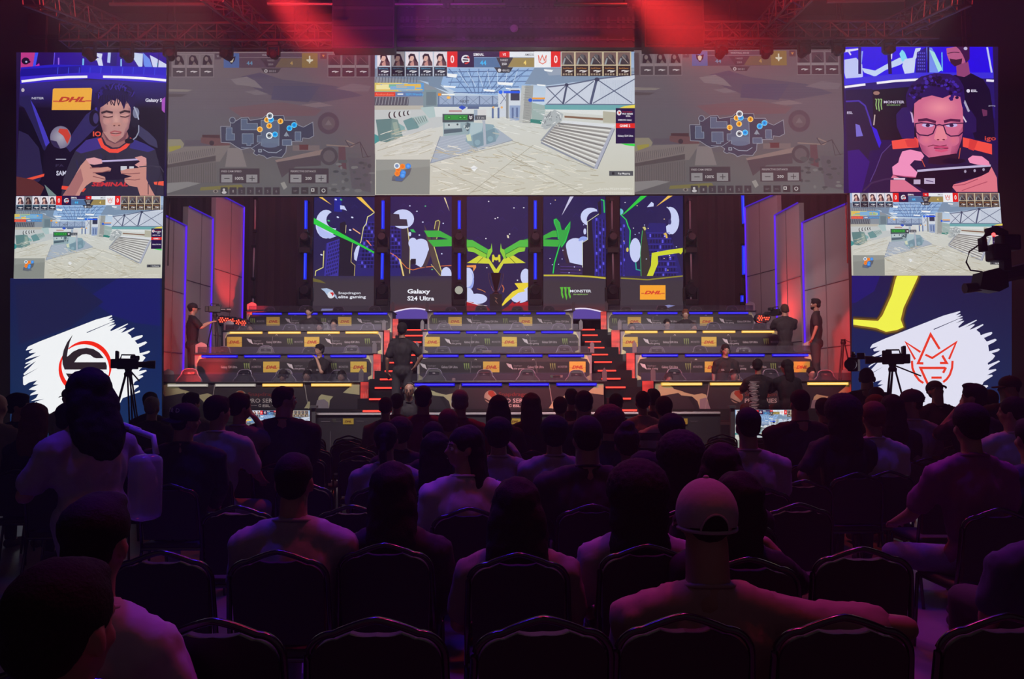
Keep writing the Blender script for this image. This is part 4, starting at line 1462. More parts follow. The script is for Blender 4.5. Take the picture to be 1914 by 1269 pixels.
led('led_screen', 'big bright centre screen showing the match hall and score bar', [(700.5, 96.5), (1184.5, 96), (1186.5, 364), (700, 364.5)],
    LEDY, draw_game)
led('led_screen', 'dimmed map screen between the young player and the centre screen', [(309, 98), (701, 97.5), (700, 365.5), (306, 366)],
    LEDY, draw_map)
led('led_screen', 'dimmed map screen between the centre screen and the man with glasses',
    [(1184.5, 95), (1577.5, 93), (1586.5, 361.5), (1186.5, 363)], LEDY, draw_map, (311, 98, 701, 365.5))
led('led_screen', 'portrait screen showing a young player holding a phone', [(38.5, 98), (311, 97.8), (306.5, 366.5), (30.5, 366.5)],
    LEDY - 0.25, draw_player_left)
led('led_screen', 'portrait screen showing a man with glasses holding a phone', [(1577, 89), (1855, 87.5), (1865.5, 360.5), (1586.5, 361)],
    LEDY - 0.25, draw_player_right)
GS = (700.5, 97, 1185.5, 364)
led('led_screen', 'small match screen under the young player portrait', [(30, 367), (305.5, 366.5), (302.5, 520), (25.5, 520.5)],
    LEDY - 0.25, draw_game, GS)
led('led_screen', 'small match screen under the man with glasses', [(1588.5, 361), (1868, 361), (1878, 515), (1592, 515)],
    LEDY - 0.25, draw_game, GS)
led('led_screen', 'tall screen with white brush stroke and black and red ring logo', [(25.5, 520.5), (302.5, 520), (298, 845), (19, 845)],
    LEDY - 0.25, draw_team_left)
led('led_screen', 'tall screen with white brush stroke and red crowned head logo', [(1592, 515), (1879, 515), (1891, 845), (1599, 845)],
    LEDY - 0.25, draw_team_right)
# ================================================================== hall shell
M_FLOOR = mat('grey_venue_floor', (0.22, 0.19, 0.20), 0.35, noise_scale=2.5, noise_amt=0.35, bump=0.05)
FX0, FX1, FY0, FY1, FZ = -13.0, 13.0, -4.0, 26.0, 12.5


def struct(name, mb, m, smooth=False):
    o = mb.build(name, m, None, smooth)
    o['kind'] = 'structure'
    return o


struct('floor', MB().box(FX0, FX1, FY0, FY1, -0.2, 0.0), M_FLOOR)
struct('ceiling', MB().box(FX0, FX1, FY0, FY1, FZ, FZ + 0.2), M_DRAPE)
for nm, x in (('wall_left', FX0 - 0.2), ('wall_right', FX1)):
    struct(nm, MB().box(x, x + 0.2, FY0, FY1, 0.0, FZ), M_DRAPE)
# pleated black drape closing the hall behind the stage
mb = MB()
pts = []
n = 260
for i in range(n + 1):
    x = FX0 + (FX1 - FX0) * i / n
    pts.append((x, 24.6 + 0.018 * math.sin(i * 1.9) + 0.02 * math.sin(i * 0.7)))
lo = [mb.bm.verts.new((x, y, 0)) for x, y in pts]
hi = [mb.bm.verts.new((x, y, FZ)) for x, y in pts]
for i in range(n):
    mb.bm.faces.new((lo[i], lo[i + 1], hi[i + 1], hi[i]))
bk = [mb.bm.verts.new((FX0, 24.95, 0)), mb.bm.verts.new((FX1, 24.95, 0)), mb.bm.verts.new((FX1, 24.95, FZ)), mb.bm.verts.new((FX0, 24.95, FZ))]
mb.bm.faces.new(bk[::-1])
struct('wall_back', mb, mat('stage_drape', (0.12, 0.085, 0.095), 0.9))

# ================================================================== stage platforms
ROWY = [14.8, 16.5, 18.4, 20.1]
TOPY = [712.8, 660.0, 617.0, 581.5]          # pixel height of the desk tops
DESKZ = [at(941, TOPY[i], ROWY[i]).z for i in range(4)]
PLATZ = [z - 0.75 for z in DESKZ]
M_STAGE = mat('stage_black', (0.014, 0.011, 0.015), 0.85, spec=0.2)
STAIR_IN, STAIR_OUT = 1.95, 2.72


def X(px, Y):
    return at(px, 712, Y).x


CX = X(941, 15.0)
yb = [14.55, 16.25, 18.15, 19.85, 21.9]
for nm, a, b, lab in (('left', -6.75, -STAIR_OUT, 'black tiered riser carrying the left block of gaming desks'),
                      ('mid', -STAIR_IN + .03, STAIR_IN - .03, 'black tiered riser carrying the middle block of gaming desks'),
                      ('right', STAIR_OUT, 6.75, 'black tiered riser carrying the right block of gaming desks')):
    mb = MB()
    for i in range(4):
        mb.box(CX + a, CX + b, yb[i], yb[i + 1], 0.0 if i == 0 else 0.0, PLATZ[i])
    tag(mb.build('stage_riser', M_STAGE), lab, 'stage riser')
mb = MB().box(-7.0, 7.0, 13.35, 14.54, 0.0, PLATZ[0] - 0.01)
o = mb.build('stage_deck', M_STAGE)
tag(o, 'low black stage deck running in front of the gaming desks', 'stage')

# stairs with red nosing lights
M_RED = glow('red_step_light', (1.0, 0.045, 0.03), 2.4)
for side, (a, b, s0, s1), lab in ((-1, (-STAIR_OUT + .02, -STAIR_IN - .02, -2.48, -1.98), 'stage stairs with red lit treads left of the middle desks'),
                                  (1, (STAIR_IN + .02, STAIR_OUT - .02, 1.98, 2.36), 'stage stairs with red lit treads right of the middle desks')):
    t = thing('stage_stairs', lab, 'stairs', (CX + (a + b) / 2, 14.0, 0))
    ys = [20.0 - 0.62 * k for k in range(10)] + [13.78]
    zs = [at(941, q, ys[k]).z for k, q in enumerate((615, 625.5, 637.5, 648.5, 661.5, 675.5, 691.5, 706.5, 722.5, 743.5))] + [1.12]
    mb = MB()
    ox = -t.location.x
    for k in range(11):
        y1 = 21.85 if k == 0 else ys[k - 1]
        mb.box(ox + CX + a, ox + CX + b, ys[k] - 14.0, y1 - 14.0, 0.0, zs[k] - 0.01)
    mb.build('steps', M_STAGE, t)
    for k in range(11):
        if side == -1 and k in (4, 5):
            pass
        mb = MB().box(ox + CX + s0, ox + CX + s1, ys[k] - 14.035, ys[k] - 14.005, zs[k] - 0.035, zs[k] - 0.005)
        mb.build('step_light', M_RED, t)
# ================================================================== gaming desks
M_GLASS = bpy.data.materials.new('clear_acrylic')
M_GLASS.use_nodes = True
nt = M_GLASS.node_tree
nt.nodes.remove(nt.nodes['Principled BSDF'])
tr = nt.nodes.new('ShaderNodeBsdfTransparent')
tr.inputs['Color'].default_value = (0.80, 0.80, 0.84, 1)
gl = nt.nodes.new('ShaderNodeBsdfGlossy')
gl.inputs['Roughness'].default_value = 0.25
gl.inputs['Color'].default_value = (0.8, 0.78, 0.9, 1)
df = nt.nodes.new('ShaderNodeBsdfDiffuse')
df.inputs['Color'].default_value = (0.45, 0.42, 0.52, 1)
mx = nt.nodes.new('ShaderNodeMixShader')
mx.inputs[0].default_value = 0.10
mx2 = nt.nodes.new('ShaderNodeMixShader')
mx2.inputs[0].default_value = 0.05
nt.links.new(tr.outputs[0], mx.inputs[1])
nt.links.new(gl.outputs[0], mx.inputs[2])
nt.links.new(mx.outputs[0], mx2.inputs[1])
nt.links.new(df.outputs[0], mx2.inputs[2])
nt.links.new(mx2.outputs[0], nt.nodes['Material Output'].inputs['Surface'])
M_ACR = mat('frosted_acrylic', (0.22, 0.20, 0.23), 0.4, alpha=0.8)
M_BLUE = glow('blue_light_bar', (0.016, 0.008, 0.80), 1.0)
M_BLUEC = glow('blue_light_core', (0.14, 0.12, 1.0), 1.0)
M_YEL = glow('amber_light_bar', (1.0, 0.56, 0.10), 1.1)
M_YELC = glow('amber_light_core', (1.0, 0.82, 0.32), 1.25)
M_WHI = glow('white_light_bar', (0.42, 0.38, 0.34), 1.0)
M_WHIC = glow('white_light_core', (0.72, 0.66, 0.58), 1.0)
BARS = {'b': (M_BLUE, M_BLUEC, 'blue'), 'y': (M_YEL, M_YELC, 'amber'), 'w': (M_WHI, M_WHIC, 'white')}
M_GLOWRED = bpy.data.materials.new('acrylic_painted_glow')  # red stair light put into the acrylic as a banded glow
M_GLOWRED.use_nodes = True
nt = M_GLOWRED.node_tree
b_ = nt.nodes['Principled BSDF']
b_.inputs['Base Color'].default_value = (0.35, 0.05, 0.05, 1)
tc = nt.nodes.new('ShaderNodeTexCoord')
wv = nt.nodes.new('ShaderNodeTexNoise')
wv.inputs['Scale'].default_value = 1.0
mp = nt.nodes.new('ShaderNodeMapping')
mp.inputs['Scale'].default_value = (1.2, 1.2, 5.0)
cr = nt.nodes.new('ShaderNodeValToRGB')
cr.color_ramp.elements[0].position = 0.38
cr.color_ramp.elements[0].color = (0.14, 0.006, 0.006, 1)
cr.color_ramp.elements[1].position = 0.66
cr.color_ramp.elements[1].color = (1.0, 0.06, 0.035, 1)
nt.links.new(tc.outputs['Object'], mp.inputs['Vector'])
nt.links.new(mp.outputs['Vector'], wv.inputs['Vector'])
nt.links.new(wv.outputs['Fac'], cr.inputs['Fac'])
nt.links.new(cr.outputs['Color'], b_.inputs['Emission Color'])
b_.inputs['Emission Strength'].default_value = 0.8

# photo pixel extents of each desk front: (left, right), bar starts, bar length
DESKS = {
    (0, 'l'): (300, 673, (314, 403, 491, 582), 75, 'wwyy'), (0, 'c'): (760, 1129, (775, 863, 951, 1040), 75, 'bbbb'),
    (0, 'r'): (1223, 1599, (1236, 1327, 1416, 1509), 76, 'yyyy'),
    (1, 'l'): (364, 698, (376, 456, 537, 617), 67.5, 'bbbb'), (1, 'c'): (780, 1106, (790, 868, 947, 1025), 67, 'bbbb'),
    (1, 'r'): (1188, 1524, (1200, 1281, 1362, 1444), 68, 'bbbb'),
    (2, 'l'): (417, 716, (428, 500, 573, 645), 61, 'yyyy'), (2, 'c'): (790, 1085, (800, 871, 941, 1012), 60, 'bbbb'),
    (2, 'r'): (1160, 1462, (1169, 1242, 1315, 1388), 61, 'yyyy'),
    (3, 'l'): (461, 733, (470, 537, 602, 668), 55, 'bbbb'), (3, 'c'): (799, 1071, (810, 873, 938, 1003), 54.5, 'bbbb'),
    (3, 'r'): (1135, 1412, (1146, 1212, 1278, 1345), 56, 'bbbb'),
}
BLK = {'l': 'left', 'c': 'middle', 'r': 'right'}
ORD = ['front', 'second', 'third', 'top']
PAN, PALE, GRY, DKB = (66, 58, 62), (206, 204, 158), (150, 142, 152), (38, 34, 40)


def dragon(cv, x, y, s):
    cv.poly([(x, y - 8 * s), (x + 6 * s, y - 7 * s), (x + 10 * s, y - 2 * s), (x + 9 * s, y + 4 * s), (x + 5 * s, y)], (196, 192, 200))
    cv.poly([(x + 7 * s, y - 6 * s), (x + 13 * s, y - 5 * s), (x + 15 * s, y + 2 * s), (x + 18 * s, y + 8 * s), (x + 11 * s, y + 4 * s)], (206, 202, 208))


def claw(cv, x, y, h, col=(128, 150, 84)):
    for i in range(3):
        q = x + i * h * 0.28
        cv.poly([(q - .03 * h, y), (q + .16 * h, y + .02 * h), (q + .14 * h, y + .45 * h), (q + .2 * h, y + h * (1 - .08 * abs(i - 1))),
                 (q + .06 * h, y + h * .6), (q, y + .2 * h)], col)


def sponsor(cv, kind, x, y, h):
    """logo strip; y is the band middle, h the band height"""
    if kind == 'D':
        w = h * 1.36
        cv.rect(x, y - h * .52, x + w * 1.15, y + h * .52, (212, 186, 78))
        cv.text('DHL', x + w * .18, y + h * .16, h * .30, (176, 60, 36), w=w * .8, bold=.05, shear=.35)
        cv.rect(x, y + h * .06, x + w * 1.15, y + h * .10, (196, 110, 50))
    elif kind == 'S':
        dragon(cv, x, y - h * .05, h / 26)
        cv.text('Snapdragon', x + h * .72, y - h * .04, h * .18, (140, 134, 142), w=h * .8)
        cv.text('elite gaming', x + h * .72, y + h * .24, h * .2, (176, 170, 178), w=h * 1.0, bold=.01)
    elif kind == 'G':
        cv.text('Galaxy S24 Ultra', x, y + h * .12, h * .24, (180, 174, 182), w=h * 1.55, bold=.01)
    elif kind == 'M':
        claw(cv, x, y - h * .36, h * .72)
        cv.text('MONSTER', x + h * .75, y + h * .1, h * .22, (140, 134, 142), w=h * .9, bold=.01)


BAND = {  # centres (px) of the logos of each desk band
    (1, 'l'): (('G', 413), ('M', 456), ('D', 492), ('S', 536), ('G', 575), ('M', 619), ('D', 655)),
    (1, 'c'): (('S', 785), ('G', 825), ('M', 867), ('D', 903), ('S', 946), ('G', 986), ('M', 1028), ('D', 1064)),
    (1, 'r'): (('S', 1196), ('G', 1237), ('M', 1281), ('D', 1317), ('S', 1361), ('G', 1402), ('M', 1440), ('D', 1483)),
    (2, 'l'): (('D', 424), ('S', 461), ('G', 498), ('M', 537), ('D', 569), ('S', 608), ('G', 644), ('M', 682)),
    (2, 'c'): (('D', 794), ('S', 831), ('G', 868), ('M', 906), ('D', 938), ('S', 976), ('G', 1013), ('M', 1051)),
    (2, 'r'): (('D', 1164), ('S', 1202), ('G', 1239), ('M', 1278), ('D', 1311), ('S', 1350), ('G', 1388), ('M', 1427)),
    (3, 'l'): (('M', 468), ('D', 498), ('S', 533), ('G', 567), ('M', 601), ('D', 632), ('S', 667), ('G', 700)),
    (3, 'c'): (('M', 808), ('D', 838), ('S', 872), ('G', 906), ('M', 940), ('D', 970), ('S', 1004), ('G', 1038)),
    (3, 'r'): (('M', 1144), ('D', 1173), ('S', 1208), ('G', 1240), ('M', 1275), ('D', 1308), ('S', 1344), ('G', 1378)),
}
BANDY = {1: (676, 695.5), 2: (630, 648), 3: (592.5, 608.5)}


def local_canvas(t, Y):
    return Canvas(plane_fn(Y), eps=0.0003)


def front_art(cv, r, b, x0, x1, ytop, ybot):
    cv.rect(x0, ytop, x1, ybot, None, [PAN, PAN, (52, 46, 54), (52, 46, 54)])
    W = x1 - x0
    if r == 0:
        k = W / 372.0
        X_ = lambda v: x0 + v * k
        cv.rect(x0, ytop, x1, ytop + 2.2, (92, 84, 88))
        # pale and grey camouflage swooshes of the front fascia
        cv.poly([(X_(2), 715), (X_(25), 713.5), (X_(31), 716), (X_(36), 727), (X_(56), 732), (X_(8), 741), (X_(1), 728)], PALE)
        cv.poly([(X_(36), 727), (X_(50), 732), (X_(74), 738), (X_(88), 735), (X_(96), 738), (X_(103), 764), (X_(84), 764),
                 (X_(80), 750), (X_(70), 741), (X_(50), 739)], PALE)
        cv.poly([(X_(84), 746), (X_(96), 743), (X_(104), 764), (X_(84), 764)], GRY)
        cv.poly([(X_(27), 718), (X_(34), 714), (X_(84), 714), (X_(86), 724), (X_(74), 733), (X_(54), 732), (X_(38), 727)], (58, 52, 56))
        cv.line(X_(102), 714, X_(94), 765, 1.2, (170, 164, 160))
        cv.poly([(X_(62), 741), (X_(70), 741), (X_(82), 764), (X_(76), 764)], DKB)
        cv.line(X_(268), 714, X_(276), 765, 1.4, (170, 164, 160))
        cv.poly([(X_(276), 750), (X_(279), 751), (X_(278), 763), (X_(268), 763)], PALE)
        cv.poly([(X_(295), 742), (X_(300), 737), (X_(322), 741), (X_(316), 748), (X_(314), 763), (X_(290), 763)], PALE)
        cv.poly([(X_(292), 748), (X_(305), 746), (X_(313), 752), (X_(314), 763), (X_(289), 763)], GRY)
        cv.poly([(X_(358), 713.5), (X_(371), 713.5), (X_(371), 738), (X_(340), 734), (X_(352), 724)], PALE)
        cv.poly([(X_(334), 714), (X_(358), 714), (X_(352), 724), (X_(343), 731), (X_(330), 728)], (58, 52, 56))
        cx = {'l': 449, 'c': 917, 'r': 1377}[b]
        cv.ell(cx, 741.5, 12, 12, (196, 186, 158), edge=(168, 156, 140))
        cv.poly([(cx - 4, 731), (cx + 4, 730), (cx + 12, 741), (cx + 9, 750), (cx + 3, 744), (cx - 5, 736)], (166, 74, 52))
        cv.path([(cx - 11, 745), (cx - 4, 749), (cx + 5, 753)], 2.4, (60, 44, 44))
        cv.text('Snapdragon', cx + 15, 740, 7.2, (150, 62, 58), w=60)
        cv.text('PRO SERIES', cx + 15, 752.5, 8, (214, 208, 204), w=60, bold=.01)
        cv.text('ESL', cx + 42, 760.5, 4.6, (214, 208, 204), w=14, bold=.04)
        cv.arc(cx + 37, 758, 2.2, 1, 20, 340, (214, 208, 204), n=10)
        cv.line(cx + 19, 758, cx + 31, 758, .9, (200, 194, 192))
        cv.line(cx + 60, 758, cx + 68, 758, .9, (200, 194, 192))
    else:
        y0, y1 = BANDY[r]
        s = (y1 - y0) / 20.0
        xa, xb = x0 + 3, x1 - 3
        for xe, d in ((x0, 1), (x1, -1)):
            cv.poly([(xe, ytop), (xe + d * 21 * s, ytop), (xe + d * 21 * s, y0 - 7 * s), (xe + d * 9 * s, y0 - 5 * s),
                     (xe + d * 4 * s, y0 + 4 * s), (xe + d * 4 * s, y1 + 6 * s), (xe + d * 12 * s, y1 + 10 * s), (xe + d * 30 * s, y1 + 7 * s),
                     (xe + d * 22 * s, y1 + 12 * s), (xe, y1 + 16 * s)], PALE)
            cv.poly([(xe, ytop), (xe + d * 10 * s, ytop + 1), (xe + d * 4 * s, y0), (xe + d * 2 * s, y1 + 14 * s), (xe, y1 + 16 * s)], GRY)
        cv.rect(xa + 3, y0, xb - 3, y1, DKB)
        for f in (0.31, 0.68):
            cv.line(x0 + W * f, y0 - 1, x0 + W * (f + (-.01 if f < .5 else .01)), y1 + 14 * s, 1.0, (110, 104, 110))
        for kd, xx in BAND[(r, b)]:
            sponsor(cv, kd, xx, (y0 + y1) / 2, y1 - y0)
        for f in (0.335, 0.665):
            cv.arc(x0 + W * f, y0 - 3.5 * s, 1.6 * s, .7, 160, 380, (210, 206, 200), n=8)
        cv.rect(x0 + 10, y1 + 1.2, x1 - 10, ybot, None, [(54, 48, 74), (54, 48, 74), (46, 42, 60), (46, 42, 60)])


for (r, b), (xl, xr, bars, blen, cols) in DESKS.items():
    Y = ROWY[r]
    zt, zb = DESKZ[r], PLATZ[r]
    a, c = at(xl, TOPY[r], Y).x, at(xr, TOPY[r], Y).x
    t = thing('gaming_desk', '%s desk of the %s block, long black gaming desk with %s light bars' %
              (ORD[r], BLK[b], 'blue' if cols == 'bbbb' else ('amber' if cols == 'yyyy' else 'white and amber')),
              'desk', ((a + c) / 2, Y, zb), 0, 'branded gaming desks on the stage risers')
    L, Hh = (c - a) / 2, zt - zb
    MB().box(-L, L, 0.012, 0.05, 0.0, Hh - .02).box(-L, -L + .04, .05, .7, 0, Hh - .02).box(L - .04, L, .05, .7, 0, Hh - .02).build('carcass', M_BLACK, t)
    MB().box(-L - .02, L + .02, -0.03, 0.78, Hh - 0.02, Hh + 0.01, bevel=0.006).build('tabletop', mat('desk_top', (0.05, 0.045, 0.055), .3), t)
    cv = local_canvas(t, Y + 0.010)
    yb_ = (764.5, 724, 672, 626)[r]
    cv.clip = (xl, TOPY[r] + .5, xr, yb_)
    front_art(cv, r, b, xl, xr, TOPY[r] + 1, yb_)
    cv.build('front_graphic', M_PRINT, t)
    zbar = at(941, (718.6, 665, 621, 585.8)[r] + (0, 0, 0, 0)[r], Y).z - zb
    for i, px in enumerate(bars):
        q0, q1 = at(px, 712, Y).x - t.location.x, at(px + blen, 712, Y).x - t.location.x
        m1, m2, nm = BARS[cols[i]]
        lb = MB().box(q0, q1, -0.022, 0.008, zbar - .026, zbar + .026, bevel=.006).build('light_bar', m1, t)
        if len(set(cols)) > 1:
            lb['label'] = nm + ' light bar'
        MB().box(q0 + .02, q1 - .02, -0.028, -0.0225, zbar - .008, zbar + .008).build('bright_core', m2, lb)
    MB().box(-L + .05, L - .05, 0.02, 0.03, Hh + 0.012, Hh + 0.15).build('clear_screen', M_GLASS, t)
    # acrylic fins on the ends of the desk
    for sx in ((-1, 1) if b == 'c' else ((1,) if b == 'l' else (-1,))):
        u = sx * (L + (0.01 if b == 'c' else 0.02))
        wfin = 0.09
        m3 = MB()
        m3.prism([(u - wfin / 2, 0, Hh + .0), (u + wfin / 2, 0, Hh + .0), (u + wfin / 2, 0, Hh + .19), (u, 0, Hh + .26), (u - wfin / 2, 0, Hh + .19)], (0, 0.02, 0))
        m3.build('end_fin', M_ACR, t)
    if b != 'c':
        sx = -1 if b == 'l' else 1
        u = sx * (L - .12)
        MB().prism([(u - .12, .03, Hh + .0), (u + .12, .03, Hh + .0), (u + .12, .03, Hh + .17), (u + .10, .03, Hh + .21), (u, .03, Hh + .25), (u - .12, .03, Hh + .19)], (0, .02, 0)).build(
            'end_fin', mat('pale_acrylic', (.42, .36, .40), .4, alpha=.85), t)

# pylons finishing the side blocks at the stairs, red light painted in as glow
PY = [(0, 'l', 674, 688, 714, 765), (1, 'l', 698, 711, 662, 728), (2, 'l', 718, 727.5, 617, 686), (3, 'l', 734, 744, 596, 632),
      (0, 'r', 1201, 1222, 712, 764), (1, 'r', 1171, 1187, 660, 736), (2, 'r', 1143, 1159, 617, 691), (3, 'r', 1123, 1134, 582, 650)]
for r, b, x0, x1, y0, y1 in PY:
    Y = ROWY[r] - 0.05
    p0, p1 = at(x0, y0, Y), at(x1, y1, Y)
    t = thing('stair_pylon', 'acrylic pylon with painted red glow beside the %s desk of the %s block' % (ORD[r], BLK[b]), 'pylon',
              ((p0.x + p1.x) / 2, Y, 0.0), 0, 'acrylic pylons with painted red glow along the stage stairs')
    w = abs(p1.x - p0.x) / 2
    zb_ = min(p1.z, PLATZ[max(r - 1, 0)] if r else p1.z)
    MB().box(-w, w, 0.0, 0.035, p1.z, p0.z).build('painted_glow_panel', M_GLOWRED, t)
    MB().box(-w, w, 0.036, 0.07, 0.0, p0.z).build('post', M_BLACK, t)
    for q in range(3):  # thin pale tubes standing for light streaks on the panel
        xx = -w * .5 + q * w * .5
        MB().tube([(xx, -.004, p1.z + (p0.z - p1.z) * (.02 + .1 * q)), (xx + w * .35, -.004, p1.z + (p0.z - p1.z) * (.55 + .1 * q))], 0.003, n=4).build('painted_highlight', mat('highlight_pale', (.8, .5, .4), .5), t)

# ================================================================== backdrop wall: five portrait panels, columns, tubes
BY = 22.8


def draw_city(cv):
    """backdrop picture; crops magnified 5.2875x"""
    S = 5.2875
    cv.frame()
    cv.rect(580, 366, 1280, 600, None, [(38, 31, 84), (38, 31, 84), (50, 41, 72), (50, 41, 72)])
    for i in range(60):
        x = 588 + (i * 23) % 690
        y = 372 + (i * 17) % 110
        cv.path([(x, y + 6), (x + 6, y), (x + 12, y + 6)], 1.0, (47, 40, 104))
    B1, B2, BK = (62, 54, 160), (44, 38, 112), (38, 30, 44)
    MO, MO2 = (206, 214, 252), (150, 168, 240)
    cv.frame(560, 360, S)
    # sky trails and flecks
    cv.poly([(190, 45), (225, 45), (315, 120)], (250, 200, 80))
    cv.poly([(560, 45), (610, 45), (745, 195), (725, 190)], (246, 200, 80))
    cv.poly([(345, 45), (410, 45), (420, 190), (340, 190)], (36, 40, 150))
    cv.ell(262, 312, 104, 142, MO)
    cv.ell(350, 270, 86, 84, (42, 34, 84))
    cv.poly([(170, 320), (200, 430), (300, 455), (365, 430), (250, 380)], (184, 196, 248))
    cv.poly([(400, 125), (440, 130), (468, 180), (430, 165), (402, 165)], MO)
    for x, y, c in ((410, 70, 1), (288, 278, 1), (378, 243, 0), (358, 68, 0), (520, 245, 0), (500, 370, 0), (470, 690, 1), (216, 614, 0)):
        cv.ell(x, y, 13, 8, (70, 200, 120) if c else (220, 226, 255), n=7, rot=20)
    cv.poly([(540, 660), (538, 600), (560, 540), (600, 500), (610, 560), (580, 690)], MO)
    # left towers
    cv.poly([(260, 500), (420, 450), (450, 310), (470, 480), (520, 500), (500, 700), (540, 860), (150, 860), (170, 780), (240, 740)], B2)
    cv.poly([(270, 500), (400, 455), (380, 860), (240, 860)], B1)
    for i in range(9):
        for j in range(7):
            x = 292 + j * 17 - i * 4
            y = 505 + i * 38 - j * 6
            cv.poly([(x, y), (x + 9, y - 3), (x + 7, y + 20), (x - 2, y + 23)], (34, 26, 70))
    cv.poly([(400, 300), (450, 285), (462, 320), (456, 460), (520, 500), (505, 690), (540, 720), (540, 860), (385, 860)], BK)
    cv.path([(240, 575), (232, 740), (160, 775), (150, 860)], 8, (236, 226, 140))
    cv.path([(455, 400), (460, 320)], 5, (226, 206, 150))
    cv.path([(522, 500), (508, 685), (548, 720), (540, 840)], 6, (196, 176, 110))
    # big tower seen in panels one and two
    tower = [(745, 195), (700, 230), (672, 240), (660, 300), (630, 340), (608, 470), (560, 690), (540, 860), (1010, 860), (1090, 830),
             (1095, 560), (1070, 330), (1060, 265), (990, 262), (985, 215), (880, 205)]
    cv.poly(tower, B2)
    cv.poly([(1060, 265), (1070, 330), (1095, 560), (1090, 860), (1000, 860), (1010, 540), (1000, 280)], (56, 46, 60))
    for i in range(12):
        for j in range(11):
            x = 650 + j * 32 - (i * 5 if j < 4 else 0) + i * 1
            y = 300 + i * 38
            if y > 630 and x < 575:
                continue
            cv.rect(x, y, x + 18, y + 26, (30, 24, 66) if (i * 7 + j * 3) % 5 else (92, 84, 220))
    for i in range(12):
        y = 292 + i * 38
        cv.line(640 - i * 6, y, 1000, y + 4, 5, B1)
    cv.path([(745, 192), (700, 226), (672, 240), (660, 305), (632, 345), (608, 480), (600, 500)], 8, (226, 220, 150))
    cv.path([(985, 262), (1055, 268), (1066, 330), (1092, 560), (1088, 800)], 8, (220, 208, 140))
    cv.poly([(132, 245), (740, 585), (735, 602), (600, 530), (360, 420), (132, 305)], (46, 206, 66))
    cv.poly([(524, 350), (600, 400), (602, 414), (530, 366)], (250, 180, 130))
    cv.poly([(655, 470), (676, 474), (714, 528), (700, 522)], (240, 130, 90))
    # panel two
    cv.ell(1020, 262, 112, 96, MO)
    cv.poly([(880, 205), (985, 215), (990, 262), (1060, 265), (1070, 330), (900, 330)], (58, 48, 66))
    cv.ell(1090, 410, 14, 22, MO)
    cv.poly([(1090, 365), (1125, 362), (1150, 395), (1110, 390)], (40, 190, 90))
    cv.ell(1200, 540, 82, 84, MO)
    cv.ell(1120, 500, 44, 54, MO)
    cv.poly([(1090, 500), (1280, 540), (1240, 690), (1200, 740), (1130, 700), (1090, 660)], MO)
    cv.poly([(1100, 655), (1150, 655), (1150, 705), (1100, 712)], BK)
    cv.path([(895, 595), (955, 630), (1000, 680), (1060, 745), (1120, 765), (1190, 745), (1260, 735), (1380, 728), (1500, 720)], 7, (226, 120, 60))
    cv.poly([(980, 650), (1000, 660), (1045, 870), (1030, 860)], (236, 210, 130))
    cv.poly([(1340, 290), (1360, 270), (1388, 280), (1380, 330), (1340, 520), (1250, 740), (1210, 740), (1300, 520)], (74, 58, 66))
    cv.poly([(1230, 315), (1330, 520), (1400, 760), (1440, 880), (1400, 880), (1320, 720), (1260, 480)], (84, 70, 66))
    cv.path([(1332, 360), (1345, 285), (1372, 274), (1386, 288), (1355, 460)], 7, (206, 196, 110))
    cv.path([(1325, 520), (1400, 770), (1440, 880)], 9, (214, 204, 120))
    cv.path([(1300, 710), (1350, 770), (1410, 840)], 5, (214, 204, 120))
    cv.ell(1450, 810, 52, 74, MO)
    cv.poly([(1425, 50), (1440, 50), (1482, 185)], (240, 220, 170))
    for x, y in ((1244, 134), (1160, 185), (1090, 132), (1218, 292), (1420, 304), (1184, 420), (1405, 605), (1310, 760)):
        cv.ell(x, y, 9, 6, (90, 206, 140) if x in (1244, 1310) else (214, 220, 255), n=6)
    # green bird logo across panels two to four
    cv.frame(780, 360, S)
    G1, G2, G3, G4 = (60, 178, 66), (84, 190, 70), (140, 206, 60), (214, 216, 62)
    for sx in (1, -1):
        m = (lambda x: x) if sx == 1 else (lambda x: 1560 - x)
        cv.poly([(m(66), 376), (m(220), 376), (m(340), 440), (m(500), 462), (m(700), 562), (m(690), 600), (m(545), 535), (m(340), 530), (m(160), 535), (m(105), 470), (m(310), 462), (m(230), 440), (m(105), 440)], G1)
        cv.poly([(m(545), 470), (m(700), 562), (m(688), 610), (m(556), 538), (m(490), 538), (m(340), 534), (m(340), 466)], G2)
        cv.poly([(m(490), 538), (m(556), 538), (m(688), 612), (m(672), 656), (m(560), 590), (m(500), 580)], G3)
        cv.line(m(340), 466, m(548), 468, 4, (30, 50, 40))
        cv.line(m(480), 540, m(556), 538, 4, (30, 60, 40))
        cv.line(m(556), 538, m(690), 612, 5, (30, 60, 40))
        cv.poly([(m(490), 696), (m(608), 622), (m(680), 648), (m(712), 702)], G4)
        cv.line(m(590), 700, m(650), 640, 5, (60, 70, 40))
        cv.poly([(m(735), 500), (m(742), 580), (m(706), 650), (m(782), 762), (m(782), 796), (m(760), 792), (m(682), 652), (m(700), 566), (m(726), 552)], G3)
        cv.poly([(m(706), 650), (m(782), 762), (m(782), 798), (m(758), 792), (m(682), 655)], G4)
    cv.poly([(740, 616), (756, 612), (768, 640), (792, 640), (804, 612), (820, 616), (822, 680), (806, 690), (800, 664), (780, 672), (760, 664), (752, 690), (738, 682)], (222, 214, 60))
    # stars
    for x, y in ((795, 248), (955, 152), (1052, 150), (895, 436), (912, 410), (678, 455), (705, 88), (687, 742), (770, 258), (990, 866)):
        cv.ell(x, y, 8, 6, (236, 236, 240), n=6)
    cv.poly([(884, 420), (904, 424), (908, 452), (890, 448)], (230, 220, 190))
    # clouds and red ground of the middle panel
    cv.ell(500, 840, 60, 100, MO)
    cv.ell(524, 870, 36, 84, MO2)
